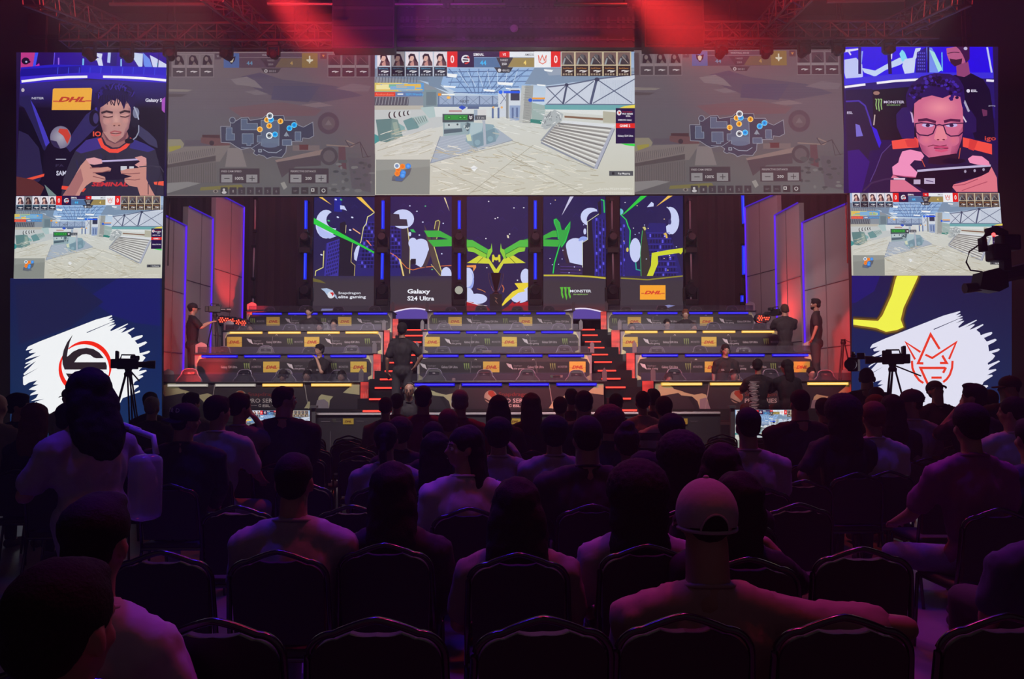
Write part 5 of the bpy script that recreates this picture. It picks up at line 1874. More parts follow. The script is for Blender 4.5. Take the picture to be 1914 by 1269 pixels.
    cv.ell(500, 850, 48, 84, MO)
    cv.ell(590, 1050, 100, 52, MO)
    cv.ell(500, 1030, 60, 90, MO)
    cv.poly([(488, 720), (580, 716), (582, 740), (555, 780), (552, 740), (488, 735)], (240, 150, 80))
    cv.ell(1070, 830, 50, 78, MO)
    cv.ell(1010, 1040, 84, 50, MO)
    cv.ell(1070, 990, 60, 80, MO)
    cv.poly([(960, 896), (1095, 890), (1095, 930), (1050, 960), (1070, 975), (1000, 990), (900, 1070), (810, 1150), (870, 1050), (940, 980), (1000, 950)], (240, 216, 60))
    cv.poly([(488, 1075), (560, 1085), (540, 1100), (620, 1105), (600, 1125), (680, 1120), (720, 1160), (840, 1160), (900, 1120), (940, 1080), (960, 1100), (1020, 1068), (1010, 1095), (1097, 1076), (1097, 1200), (488, 1200)], (176, 34, 42))
    cv.path([(488, 1078), (545, 1092), (600, 1110), (690, 1118)], 5, (246, 236, 240))
    cv.path([(590, 950), (640, 965), (675, 985)], 5, (226, 140, 60))
    cv.path([(840, 915), (856, 950), (846, 985)], 10, (200, 110, 70))
    # panel four
    cv.frame(1000, 360, S)
    cv.poly([(345, 40), (382, 38), (262, 230)], (206, 204, 236))
    cv.ell(550, 240, 100, 90, MO)
    cv.ell(600, 270, 90, 84, (42, 34, 84))
    cv.ell(492, 385, 14, 30, MO)
    cv.ell(400, 530, 96, 80, MO)
    cv.ell(480, 470, 50, 36, MO2)
    cv.poly([(305, 520), (475, 470), (470, 720), (330, 690)], MO)
    cv.poly([(225, 700), (340, 690), (470, 720), (470, 820), (180, 820)], (52, 40, 76))
    for i in range(3):
        cv.line(250, 730 + i * 30, 460, 736 + i * 30, 6, (80, 60, 130))
    GN = (40, 220, 90)
    for w, c in ((18, (24, 110, 60)), (8, GN)):
        cv.path([(232, 460), (220, 370), (192, 300), (190, 272), (208, 262), (240, 300), (256, 370)], w, c)
        cv.path([(246, 510), (190, 700), (178, 800)], w, c)
        cv.path([(300, 420), (300, 360), (345, 295), (340, 350), (300, 480), (260, 540)], w, c)
    cv.poly([(195, 275), (210, 265), (240, 300), (255, 370), (300, 370), (345, 295), (340, 350), (300, 470), (260, 540), (240, 500), (232, 440), (220, 370), (196, 310)], (52, 170, 70))
    cv.poly([(262, 560), (300, 540), (345, 700), (310, 700)], (60, 44, 60))
    cv.poly([(640, 70), (680, 70), (830, 200), (900, 290), (940, 370), (935, 560), (990, 600), (990, 750), (1050, 770), (1050, 860), (470, 860), (470, 490), (520, 460), (515, 290), (540, 270), (630, 210), (612, 180), (616, 100)], B2)
    cv.poly([(616, 100), (650, 70), (655, 210), (560, 270), (600, 860), (470, 860), (470, 490), (520, 460), (515, 290), (540, 270), (630, 210)], BK)
    for i in range(13):
        for j in range(9):
            x = 600 + j * 34
            y = 250 + i * 42 + j * 8
            if y < 830:
                cv.poly([(x, y), (x + 16, y + 4), (x + 16, y + 30), (x, y + 26)], (34, 26, 72) if (i + j) % 4 else (96, 90, 230))
    for j in range(9):
        cv.line(596 + j * 34, 250 + j * 8, 592 + j * 36, 840, 5, (60, 54, 190))
    for w, c in ((16, (24, 110, 70)), (7, (50, 230, 110))):
        cv.path([(650, 70), (680, 80), (684, 200)], w, c)
        cv.path([(826, 90), (838, 210), (900, 270), (918, 330), (940, 375), (934, 560)], w, c)
        cv.path([(935, 560), (985, 600), (1000, 760), (1046, 770)], w * .7, (40, 170, 150))
    cv.path([(470, 740), (468, 495), (520, 465), (516, 290), (630, 212)], 5, (226, 230, 200))
    # panel five
    cv.poly([(1050, 28), (1112, 28), (880, 215), (860, 222)], (46, 206, 66))
    cv.ell(842, 190, 30, 30, (120, 200, 220))
    cv.poly([(1320, 25), (1370, 25), (1195, 140)], (240, 190, 90))
    cv.poly([(1105, 145), (1150, 92), (1172, 110), (1170, 138)], MO)
    cv.ell(1335, 280, 88, 138, MO)
    cv.ell(1270, 240, 74, 100, (42, 34, 84))
    cv.ell(1330, 290, 16, 28, (60, 56, 110))
    cv.ell(990, 570, 56, 120, MO)
    cv.poly([(1130, 300), (1290, 305), (1300, 400), (1340, 420), (1440, 760), (1458, 860), (1180, 860), (1140, 600), (1090, 380)], B2)
    for i in range(8):
        for j in range(8):
            x = 1130 + j * 29 + i * 6
            y = 410 + i * 56
            cv.rect(x, y, x + 16, y + 32, (34, 26, 72) if (i + j) % 5 else (96, 90, 230))
    for i in range(9):
        cv.line(1100 + i * 8, 400 + i * 56, 1330 + i * 12, 400 + i * 56, 6, B1)
    cv.poly([(1055, 370), (1085, 360), (1120, 560), (1160, 860), (1040, 860), (1040, 600)], (60, 52, 50))
    cv.path([(1048, 830), (1040, 600), (1060, 375)], 5, (60, 190, 110))
    cv.poly([(1060, 345), (1085, 335), (1098, 360), (1085, 378)], (206, 200, 120))
    cv.poly([(1152, 598), (1300, 570), (1458, 548), (1458, 585), (1440, 612), (1420, 598), (1212, 628), (1215, 700), (1140, 880), (1090, 860), (1145, 720)], (214, 220, 52))
    cv.poly([(1265, 410), (1290, 396), (1302, 410), (1310, 450), (1292, 452), (1288, 424)], (230, 190, 80))
    cv.ell(912, 566, 12, 22, (220, 200, 90))
    for i in range(34):
        x, y = rnd.uniform(90, 1440), rnd.uniform(40, 800)
        cv.ell(x, y, 6, 5, rnd.choice([(236, 236, 250), (250, 226, 150), (200, 210, 255)]), n=6)
    # dark lower band with the sponsors
    cv.frame()
    DK = (66, 56, 64)
    cv.rect(580, 525, 730, 600, DK)
    cv.rect(728, 526, 845, 572, DK)
    cv.rect(1014, 524, 1134, 574, DK)
    cv.rect(1158, 525, 1280, 600, DK)
    for a, b_2 in ((583, 701), (728, 846), (1014, 1134), (1158, 1278)):
        cv.poly([(a, 516), (b_2, 516), (b_2, 527), (a, 527)], None, [(56, 47, 78), (56, 47, 78), DK, DK])
    cv.path([(1016, 515), (1060, 515), (1100, 517), (1132, 520)], 3, (200, 186, 60))
    cv.path([(1160, 520), (1210, 523), (1276, 516)], 2.4, (150, 140, 50))
    cv.poly([(583, 519), (600, 524), (610, 530), (583, 526)], (110, 100, 50))
    # panel bottoms: red haze and violet wave
    for a, b_2 in ((728, 846), (1014, 1134)):
        cv.rect(a, 566, b_2, 590, None, [DK, DK, (110, 44, 44), (110, 44, 44)])
        w = b_2 - a
        s0 = 1 if a < 900 else -1
        mid = (a + b_2) / 2
        pts_ = [(mid + s0 * (k / 12 - .5) * w, 582.5 + 6 * math.cos((k / 12 - .45) * 5.2 + .3) * -1) for k in range(13)]
        cv.poly(pts_ + [(mid + s0 * .5 * w, 600), (mid - s0 * .5 * w, 600)], (92, 72, 160))
        cv.path(pts_, 2.4, (240, 226, 250))
        cv.poly([(mid + s0 * .1 * w, 600), (mid + s0 * .2 * w, 592), (mid + s0 * .5 * w, 591), (mid + s0 * .5 * w, 600)], (62, 50, 104))
    cv.poly([(602, 577), (625, 577), (640, 580), (600, 581)], (160, 160, 220))
    cv.poly([(1228, 572), (1250, 570), (1262, 571), (1240, 578), (1226, 579)], (170, 176, 236))
    cv.rect(580, 596, 1280, 601, (30, 24, 34))
    # sponsor words
    cv.frame(560, 360, S)
    cv.poly([(212, 950), (270, 945), (330, 968), (345, 1000), (300, 1030), (270, 1010), (250, 980)], (176, 196, 226))
    cv.ell(312, 1012, 36, 34, (226, 230, 240))
    cv.poly([(300, 990), (330, 984), (345, 1004), (325, 1026), (318, 1006)], (206, 50, 54))
    cv.poly([(335, 1000), (362, 1012), (378, 1056), (352, 1036)], (166, 180, 210))
    cv.text('Snapdragon', 384, 1003, 24, (236, 240, 250), w=220, bold=.01)
    cv.text('elite gaming', 384, 1044, 28, (240, 242, 252), w=272, bold=.02)
    cv.text('Galaxy', 1066, 996, 42, (244, 246, 255), w=226, bold=.03)
    cv.text('S24 Ultra', 1066, 1066, 42, (244, 246, 255), w=264, bold=.03)
    cv.frame(1000, 360, S)
    for i in range(3):
        x = 252 + i * 36
        cv.poly([(x - 8, 936), (x + 24, 934), (x + 20, 990), (x + 30, 1030), (x + 22, 1066 - abs(i - 1) * 16), (x + 6, 1010), (x + 4, 960)], (96, 190, 60))
    cv.text('MONSTER', 345, 986, 26, (232, 236, 246), w=210, bold=.02)
    cv.text('ENERGY', 380, 1012, 12, (150, 200, 110), w=146, bold=.02)
    cv.rect(1036, 916, 1288, 1058, (255, 170, 50))
    cv.text('DHL', 1078, 1003, 32, (222, 62, 44), w=168, bold=.05, shear=.35)
    cv.rect(1048, 992, 1076, 1002, (222, 110, 50))
    cv.rect(1246, 992, 1280, 1002, (222, 110, 50))
    cv.frame()


PANELS = [(584.5, 700.5), (729.5, 845), (872.5, 987), (1015.5, 1132), (1159, 1276.5)]
LBL = ['city towers and gaming sponsor name', 'city tower and phone name in two lines', 'green winged logo in the middle',
       'green beams and claw logo', 'tower, moon and orange parcel logo']
for i, (a, b) in enumerate(PANELS):
    q = [(a, 364), (b, 364), (b, 598), (a, 598)]
    led('backdrop_screen', 'upright backdrop screen showing ' + LBL[i], q, BY, draw_city)

M_TUBEOFF = mat('unlit_tube', (0.45, 0.42, 0.45), 0.4)
M_TUBE = glow('blue_tube', (0.012, 0.025, 0.9), 1.0)
M_TUBEC = glow('blue_tube_core', (0.05, 0.10, 1.0), 1.2)


def tube_light(px0, y0, px1, y1, lit, lab, Y=BY - 0.5, r=0.045):
    a, b = at(px0, y0, Y), at(px1, y1, Y)
    t = thing('light_tube', lab, 'light tube', b, 0, 'upright light tubes of the backdrop')
    v = a - b
    MB().tube([(0, 0, 0.02), v - v.normalized() * .02], r if lit else 0.025, n=12).build('tube', M_TUBE if lit else M_TUBEOFF, t, True)
    if lit:
        MB().tube([(0, -r, .06), v + Vector((0, -r, -.06))], 0.012, n=6).build('bright_core', M_TUBEC, t)
    MB().box(-.05, .05, -.05, .05, -.05, .02).build('bottom_cap', M_BLACK, t)
    MB().box(-.05, .05, -.05, .05, v.z - .02, v.z + .05).build('top_cap', M_BLACK, t)
    if abs(px0 - 930) < 400:
        MB().box(-.02, .02, .0, .385, -.03, .0).box(-.02, .02, 0, .385, v.z + .01, v.z + .04).build('bracket', M_BLACK, t)
    else:
        MB().tube([(0, .06, v.z + .02), (0, .06, -t.location.z + .02)], .014, n=6).box(-.2, .2, -.1, .2, -t.location.z, -t.location.z + .03).build('floor_stand', M_BLACK, t)
    return t


def moving_head(px, py, Y, s, tilt, lab, lit=None, up=True, group='moving head lights of the backdrop columns'):
    """a moving-head stage light: base, yoke, head with lens"""
    p = at(px, py, Y)
    t = thing('moving_head_light', lab, 'stage light', p, 0, group)
    k = s
    MB().box(-.16 * k, .16 * k, -.13 * k, .13 * k, -.42 * k, -.26 * k, bevel=.02 * k).build('base', M_BLACK, t)
    MB().box(-.04, .04, .1, .335, -.38 * k, -.32 * k).build('bracket', M_BLACK, t)
    m = MB()
    for sx in (-1, 1):
        m.box(sx * .17 * k - .025 * k, sx * .17 * k + .025 * k, -.06 * k, .06 * k, -.27 * k, .05 * k, bevel=.01 * k)
    m.box(-.19 * k, .19 * k, -.06 * k, .06 * k, -.30 * k, -.25 * k)
    m.build('yoke', M_BLACK, t)
    h = MB().lathe([(.07 * k, -.18 * k), (.12 * k, -.14 * k), (.14 * k, .05 * k), (.13 * k, .16 * k), (.11 * k, .17 * k)], n=20, axis='Y').build(
        'head', mat('lamp_housing', (.014, .012, .015), .7), t, False)
    h.rotation_euler = (tilt, 0, 0)
    l_ = MB().lathe([(.0001, -.1851 * k), (.10 * k, -.19 * k), (.10 * k, -.181 * k), (.0001, -.180 * k)], n=20, axis='Y').build(
        'lens', lit or mat('dark_lens', (.03, .028, .035), .5), h)
    return t


COLS = [(571, 'between the drape and the first backdrop screen'), (715, 'between the first and second backdrop screens'),
        (858.5, 'between the second and third backdrop screens'), (1000.5, 'between the third and fourth backdrop screens'),
        (1145, 'between the fourth and fifth backdrop screens'), (1291, 'right of the fifth backdrop screen')]
for i, (px, wh) in enumerate(COLS):
    a, b = at(px - 13.5, 360, BY), at(px + 13.5, 600, BY)
    tag(MB().box(a.x, b.x, BY - .12, BY + .1, 0.0, a.z).build('backdrop_column', mat('column_black', (.035, .02, .024), .7)), 'narrow black column ' + wh, 'column')
    lit = i < 4
    dx = (1 if i < 2 else (0 if i < 4 else -1.5))
    tube_light(px + dx, 374, px + dx * .6, 430, lit, 'upper %s tube on the column %s' % ('blue' if lit else 'unlit', wh))
    tube_light(px, 464, px - dx, 524, lit, 'lower %s tube on the column %s' % ('blue' if lit else 'unlit', wh))
    moving_head(px, 446, BY - .45, 1.05, R(-10), 'upper dark moving light on the column ' + wh)
    moving_head(px, 541, BY - .45, 1.15, R(12), 'lower dark moving light on the column ' + wh,
                lit=glow('dim_lens', (.5, .5, .42), .8) if i == 2 else None)
for px0, y0, px1, y1, lit, lab in ((477, 372, 476.5, 431, 0, 'upper unlit tube in front of the left drape'), (475, 462, 473, 520, 0, 'middle unlit tube in front of the left drape'),
                                   (473, 556, 473, 572, 0, 'short unlit tube above the top left desk'), (571, 559, 570, 569, 1, 'short blue tube above the top left desk'),
                                   (1388, 364, 1390, 420, 1, 'upper blue tube in front of the right drape'), (1389.5, 458, 1390, 515, 1, 'middle blue tube in front of the right drape'),
                                   (1387, 551, 1387, 566, 1, 'lowest blue tube in front of the right drape'), (1291, 553, 1292, 568, 0, 'short unlit tube above the top right desk')):
    tube_light(px0, y0, px1, y1, lit, lab)

# trophy standing in front of the middle backdrop screen
t = thing('trophy', 'tall dark trophy cup with silver handles before the middle backdrop screen', 'trophy', at(927, 593, 21.6))
zs = lambda y: at(927, y, 21.6).z - t.location.z
MB().box(-.17, .17, -.17, .17, PLATZ[3] - t.location.z, zs(551)).build('plinth', mat('plinth', (.04, .036, .04), .4), t)
MB().lathe([(.12, zs(553)), (.11, zs(548)), (.05, zs(546)), (.035, zs(543)), (.05, zs(541)), (.09, zs(530)), (.13, zs(518)), (.145, zs(512)), (.15, zs(511))], n=20).build(
    'cup', mat('trophy_dark', (.10, .05, .05), .3, .5), t, True)
m = MB()
for sx in (-1, 1):
    m.tube([(sx * .15, 0, zs(513)), (sx * .21, 0, zs(511)), (sx * .19, 0, zs(522)), (sx * .15, 0, zs(533)), (sx * .08, 0, zs(543)), (sx * .03, 0, zs(546))], .012, n=6)
m.build('handle', mat('trophy_silver', (.7, .66, .68), .25, .9), t)
for k, (x, y) in enumerate(((0, 555), (-.02, 562))):
    pass
m = MB().prism([(-.04, -.175, zs(556)), (.05, -.175, zs(559)), (0, -.175, zs(562)), (.07, -.175, zs(570)), (-.03, -.175, zs(564)), (.01, -.175, zs(561))], (0, .004, 0))
m.build('emblem', mat('gold_print', (.6, .5, .3), .4), t)

# ================================================================== tall sails at the sides of the stage
M_SAIL = mat('grey_sail_fabric', (0.36, 0.31, 0.33), 0.8, noise_scale=1.2, noise_amt=0.12)
M_EDGE = glow('violet_led_edge', (0.12, 0.02, 1.0), 1.05)
M_EDGE2 = glow('violet_led_top', (0.05, 0.012, 0.50), 1.0)
SAILS = [  # (outer top px, y, Y), (inner top px, y, Y), bottom y of outer and inner, label
    ((297, 398, 16.2), (346, 422, 17.6), 'nearest grey sail panel beside the left tall screen', 1),
    ((352, 386, 17.8), (396, 408, 19.2), 'middle grey sail panel left of the stage', 1),
    ((404, 361, 19.5), (454.5, 387, 21.0), 'farthest grey sail panel left of the stage', 1),
    ((1594, 376, 16.2), (1501, 416, 17.8), 'nearest grey sail panel beside the right tall screen', 1),
    ((1493, 379, 18.0), (1450, 402, 19.4), 'middle grey sail panel right of the stage', 1),
    ((1452, 362, 19.6), (1394, 387, 21.2), 'farthest grey sail panel right of the stage', 1)]
for (o_, i_, lab, kk) in SAILS:
    A, B = at(*o_), at(*i_)
    t = thing('sail_panel', lab, 'sail panel', (B.x, B.y, 0.0), 0, 'tall grey sail panels flanking the stage')
    A0 = A - t.location
    B0 = B - t.location
    lean = 0.20 if B.x > 0 else -0.20        # the feet lean outwards a little
    lean = -lean * -1
    d = (B0 - A0).to_2d().normalized()
    nrm = Vector((-d.y, d.x, 0))
    if nrm.dot(Vector((0, 0, 1.5)) - B) < 0:
        nrm = -nrm
    bA, bB = Vector((A0.x, A0.y, 0)), Vector((B0.x, B0.y, 0))
    m = MB().prism([A0, B0, bB, bA], -nrm * 0.12)
    m.build('panel', M_SAIL, t)
    m = MB()
    for f in (0.30, 0.56, 0.78):
        P, Q = A0.lerp(bA, f), B0.lerp(bB, f)
        m.tube([P + nrm * .004, Q + nrm * .004], 0.012, n=4)
    mA, mB = A0.lerp(B0, .55), bA.lerp(bB, .55)
    m.tube([mA + nrm * .004, mB + nrm * .004], 0.012, n=4)
    m.build('seam', mat('sail_seam', (.16, .12, .14), .7), t)
    MB().tube([B0 + nrm * .03, bB + nrm * .03], 0.022, n=8).build('inner_led_edge', M_EDGE, t)
    MB().tube([A0 + nrm * .03, B0 + nrm * .03], 0.018, n=8).build('top_led_edge', M_EDGE2, t)

# red blinder lamps on the risers
M_REDL = glow('red_lamp', (1.0, 0.05, 0.02), 5.0)


def red_lamp(px, py, Y, n, rad, lab, stand=0.0):
    p = at(px, py, Y)
    t = thing('floor_wash_light', lab, 'stage light', p, 0, 'red washes on the stage sides')
    MB().lathe([(.11, .0), (.12, .03), (.12, .16), (.08, .19)], n=16, axis='Y').build('housing', M_BLACK, t)
    for k in range(n):
        a = 2 * math.pi * k / max(n - 1, 1)
        x, z = (0, 0) if k == 0 else (rad * math.cos(a), rad * math.sin(a))
        MB().ball((x, -.012, z), .018, .010, .018, sub=1).build('lamp_cell', M_REDL, t)
    MB().box(-.02, .02, .06, .10, -p.z + .02, -.1).box(-.14, .14, 0, .2, -p.z, -p.z + .03).build('stand', M_BLACK, t)
    return t


red_lamp(414, 598, 19.7, 7, .055, 'leftmost red wash lamp below the cameraman tripod')
red_lamp(424, 599, 19.7, 7, .055, 'second red wash lamp from the left behind the camera tripod')
red_lamp(434, 600, 19.7, 6, .05, 'middle red wash lamp on the left riser')
red_lamp(445, 602, 19.7, 6, .05, 'fourth red wash lamp from the left')
red_lamp(455, 604, 19.7, 7, .055, 'red wash lamp against the top left desk')
red_lamp(1421, 594.5, 19.2, 7, .055, 'left one of two red wash lamps on the right riser')
red_lamp(1433, 593.5, 19.2, 7, .055, 'right one of two red wash lamps on the right riser')
# ================================================================== roof steel and hanging gear
def truss(name, label, P, Q, w=0.32, nseg=10, r=0.022, m=None, cat='truss', group=None, up=Vector((0, 0, 1))):
    P, Q = Vector(P), Vector(Q)
    t = thing(name, label, cat, P, 0, group)
    d = (Q - P)
    u = d.normalized()
    s = u.cross(up).normalized()
    v = s.cross(u).normalized()
    cs = [s * a * w / 2 + v * b * w / 2 for a, b in ((-1, -1), (1, -1), (1, 1), (-1, 1))]
    mb = MB()
    for c in cs:
        mb.tube([c, d + c], r, n=6)
    mb.build('chords', m or M_ALU, t)
    mb = MB()
    for i in range(nseg):
        a, b = d * (i / nseg), d * ((i + 1) / nseg)
        for j in range(4):
            c0, c1 = cs[j], cs[(j + 1) % 4]
            if i % 2:
                c0, c1 = c1, c0
            mb.tube([a + c0, b + c1], r * .6, n=4, caps=False)
            mb.tube([a + c0, a + c1], r * .5, n=4, caps=False)
    mb.build('lacing', m or M_ALU, t)
    return t


def hang(t, pts, z1=FZ):
    for p in pts:
        p = Vector(p)
        MB().tube([p - t.location, Vector((p.x, p.y, z1 - .003)) - t.location], 0.012, n=4).build('suspension_wire', M_BLACK, t)


TY = 13.45
a, b = at(120, 66, TY), at(628, 66, TY)
hz = (at(400, 50, TY).z - at(400, 82, TY).z)
t = truss('lighting_truss', 'long aluminium truss above the dimmed left map screen', (a.x, TY, a.z), (b.x, TY, b.z), hz, 14)
hang(t, [(a.x + .5, TY, a.z), (b.x - .5, TY, b.z)])
a, b = at(1312, 64, TY), at(1745, 62, TY)
t = truss('lighting_truss', 'long aluminium truss above the dimmed right map screen', (a.x, TY, a.z), (b.x, TY, b.z), hz, 13)
hang(t, [(a.x + .5, TY, a.z), (b.x - .5, TY, b.z)])
for (p, Y0, q, Y1, lab) in (((60, -10), 11.5, (330, 100), 17, 'slanting truss in the far upper left corner'),
                            ((395, -20), 11.0, (560, 118), 18, 'slanting truss reaching up from the dimmed left map screen'),
                            ((1500, -20), 11.0, (1372, 118), 18, 'slanting truss reaching up from the dimmed right map screen'),
                            ((1800, -10), 11.5, (1560, 105), 17, 'slanting truss in the upper right corner')):
    A, B = at(p[0], p[1], Y0), at(q[0], q[1], Y1)
    t = truss('roof_truss', lab, A, B, 0.3, 12, 0.02, M_STEEL)
    hang(t, [A.lerp(B, .1), A.lerp(B, .9)])
for x0, y0, x1, y1, Y, lab in ((205, 8, 398, 8, 12.6, 'red lit pipe at the upper left edge'), (500, 7, 622, 8, 12.6, 'pipe just left of the left hanging speaker box'),
                               (738, 8, 828, 8.5, 12.6, 'short violet lit pipe above the centre screen'), (842, 8, 945, 8, 12.6, 'second pipe above the centre screen'),
                               (1035, 7, 1172, 7, 12.6, 'third pipe above the centre screen'), (1545, 3, 1690, 0, 12.6, 'red lit pipe at the upper right edge')):
    A, B = at(x0, y0, Y), at(x1, y1, Y)
    t = thing('hanging_pipe', lab, 'pipe', A, 0, 'pipes hanging above the screens')
    MB().tube([(0, 0, 0), B - A], 0.03, n=8).build('pipe', M_ALU, t)
    hang(t, [A + Vector((.05, 0, 0)), B - Vector((.05, 0, 0))])


def rigbox(name, lab, x0, y0, x1, y1, Y, depth, m, cat):
    A, B = at(x0, y0, Y), at(x1, y1, Y)
    t = thing(name, lab, cat, ((A.x + B.x) / 2, Y, B.z))
    w, h = (B.x - A.x) / 2, A.z - B.z
    MB().box(-w, w, 0, depth, 0, h, bevel=.01).build('housing', m, t)
    return t, w, h


M_BOX = mat('speaker_black', (.035, .03, .034), .6)
for x0, y0, x1, y1, lab in ((621, -60, 737, 90, 'left dark hanging speaker box overlapping the screen edge'),
                            (1203, -60, 1317, 88, 'right dark hanging speaker box overlapping the screen edge')):
    t, w, h = rigbox('hanging_speaker', lab, x0, y0, x1, y1, 13.2, .3, M_BOX, 'speaker')
    for k in range(4):
        z = h * k / 4
        MB().box(-w + .03, w - .03, -.012, .002, z + .03, z + h / 4 - .03, bevel=.008).build('grille', mat('speaker_grille', (.022, .02, .023), .8, noise_scale=60), t)
    hang(t, [t.location + Vector((-w * .7, .2, h)), t.location + Vector((w * .7, .2, h))])
# header above the centre screen: a louvred rack of cable trays
t, w, h = rigbox('header_rack', 'wide louvred header rack above the bright centre screen', 739, -50, 1202, 90, 13.93, .1, mat('header_fabric', (.10, .075, .09), .8), 'rack')
hang(t, [t.location + Vector((-w * .8, .05, h)), t.location + Vector((w * .8, .05, h))])
mb = MB()
r2 = random.Random(3)
for zz in (12, 38, 51, 74):
    zc = at(950, zz, 13.93).z - t.location.z
    mb.box(-w + .08, w - .08, -.012, -.004, zc - .012, zc + .012)
for row, (yy, hh) in enumerate(((12, 9), (38, 12), (51, 6), (74, 8))):
    zc = at(950, yy, 13.93).z - t.location.z
    for i in range(46):
        if r2.random() < .3:
            continue
        x = -w + .1 + i * (2 * w - .2) / 46
        mb.box(x, x + .035 + .03 * r2.random(), -.02, .0, zc - hh * .005, zc + hh * .005)
mb.build('louvre_grid', mat('louvre_metal', (.18, .14, .17), .5, .4), t)
MB().box(-w, w, -.03, 0, .0, .03).box(-w, w, -.02, 0, h * .55, h * .55 + .015).build('rail', M_STEEL, t)
t2 = thing('light_fixture', 'tiny oval lamp on the header above the centre screen', 'light', at(961, 53, 13.86))
MB().lathe([(.05, -.02), (.075, 0), (.05, .05)], n=16, axis='Y').build('ring', mat('fixture_grey', (.4, .32, .36), .4), t2)
MB().box(-.01, .01, .03, .08, -.01, .01).build('bracket', M_BLACK, t2)

# moving heads and small fixtures hanging from the two long trusses
for i, (px, py, lab) in enumerate(((168, 92, 'first'), (238, 94, 'second'), (318, 92, 'third'), (424, 93, 'fourth'), (512, 92, 'fifth'),
                                   (1348, 88, 'sixth'), (1432, 88, 'seventh'), (1502, 87, 'eighth'), (1566, 85, 'ninth'), (1660, 84, 'tenth'))):
    p = at(px, py - 22, TY - .05)
    t = thing('moving_head_light', 'small dark moving light under the roof truss, %s from the left' % lab, 'stage light', p, 0, 'moving lights under the long trusses')
    MB().box(-.10, .10, -.08, .08, -.17, -.08, bevel=.015).box(-.015, .015, -.015, .015, -.08, .06).build('base', M_BLACK, t)
    MB().box(-.11, -.085, -.04, .04, -.34, -.17).box(.085, .11, -.04, .04, -.34, -.17).box(-.11, .11, -.04, .04, -.19, -.165).build('yoke', M_BLACK, t)
    h_ = MB().lathe([(.04, -.1), (.075, -.08), (.08, .04), (.075, .10)], (0, 0, 0), n=14, axis='Y').build('head', mat('lamp_housing', (.014, .012, .015), .7), t)
    h_.location = (0, 0, -.31)
    h_.rotation_euler = (R(-30 + 11 * i % 50), 0, R(-20 + 17 * i % 45))

# deep roof beams over the hall
for k, y in enumerate((17.5, 20.5)):
    tag(MB().box(-12.8, 12.8, y, y + .25, 11.0, 11.6).build('roof_beam', M_STEEL), 'dark steel roof beam over the stage, %s' % ('nearer one' if k == 0 else 'farther one'), 'beam')
# haze hanging under the roof in front of the screens
bpy.ops.mesh.primitive_cube_add(size=1, location=(0, 11.1, 8.75))
hz_o = bpy.context.object
hz_o.name = 'haze'
hz_o.scale = (19, 4.0, 4.1)
mh = bpy.data.materials.new('stage_haze')
mh.use_nodes = True
nt = mh.node_tree
nt.nodes.remove(nt.nodes['Principled BSDF'])
vs_ = nt.nodes.new('ShaderNodeVolumeScatter')
vs_.inputs['Color'].default_value = (1, 1, 1, 1)
vs_.inputs['Density'].default_value = 0.042
vs_.inputs['Anisotropy'].default_value = 0.2
nt.links.new(vs_.outputs[0], nt.nodes['Material Output'].inputs['Volume'])
hz_o.data.materials.append(mh)
mh2 = mh.copy()
mh2.name = 'hall_haze'
mh2.node_tree.nodes['Volume Scatter'].inputs['Density'].default_value = 0.0065
bpy.ops.mesh.primitive_cube_add(size=1, location=(0, 6.3, 3.3))
hz2 = bpy.context.object
hz2.name = 'haze'
hz2.scale = (25, 14.8, 6.5)
hz2.data.materials.append(mh2)
tag(hz2, 'faint haze filling the hall over the audience seats', 'haze', None, 'stuff')
tag(hz_o, 'thin red lit haze drifting under the roof before the screens', 'haze', None, 'stuff')

for o_ in list(COL.objects):
    if str(o_.name).startswith('led_screen') and o_.type == 'EMPTY' and o_.location.z > 3:
        zt_ = o_.location.z + .3
        hang(o_, [Vector((o_.location.x - 1.2, LEDY + .2, zt_)), Vector((o_.location.x + 1.2, LEDY + .2, zt_))])
# ================================================================== people and chairs
TMP = bpy.data.scenes.new('workbench')


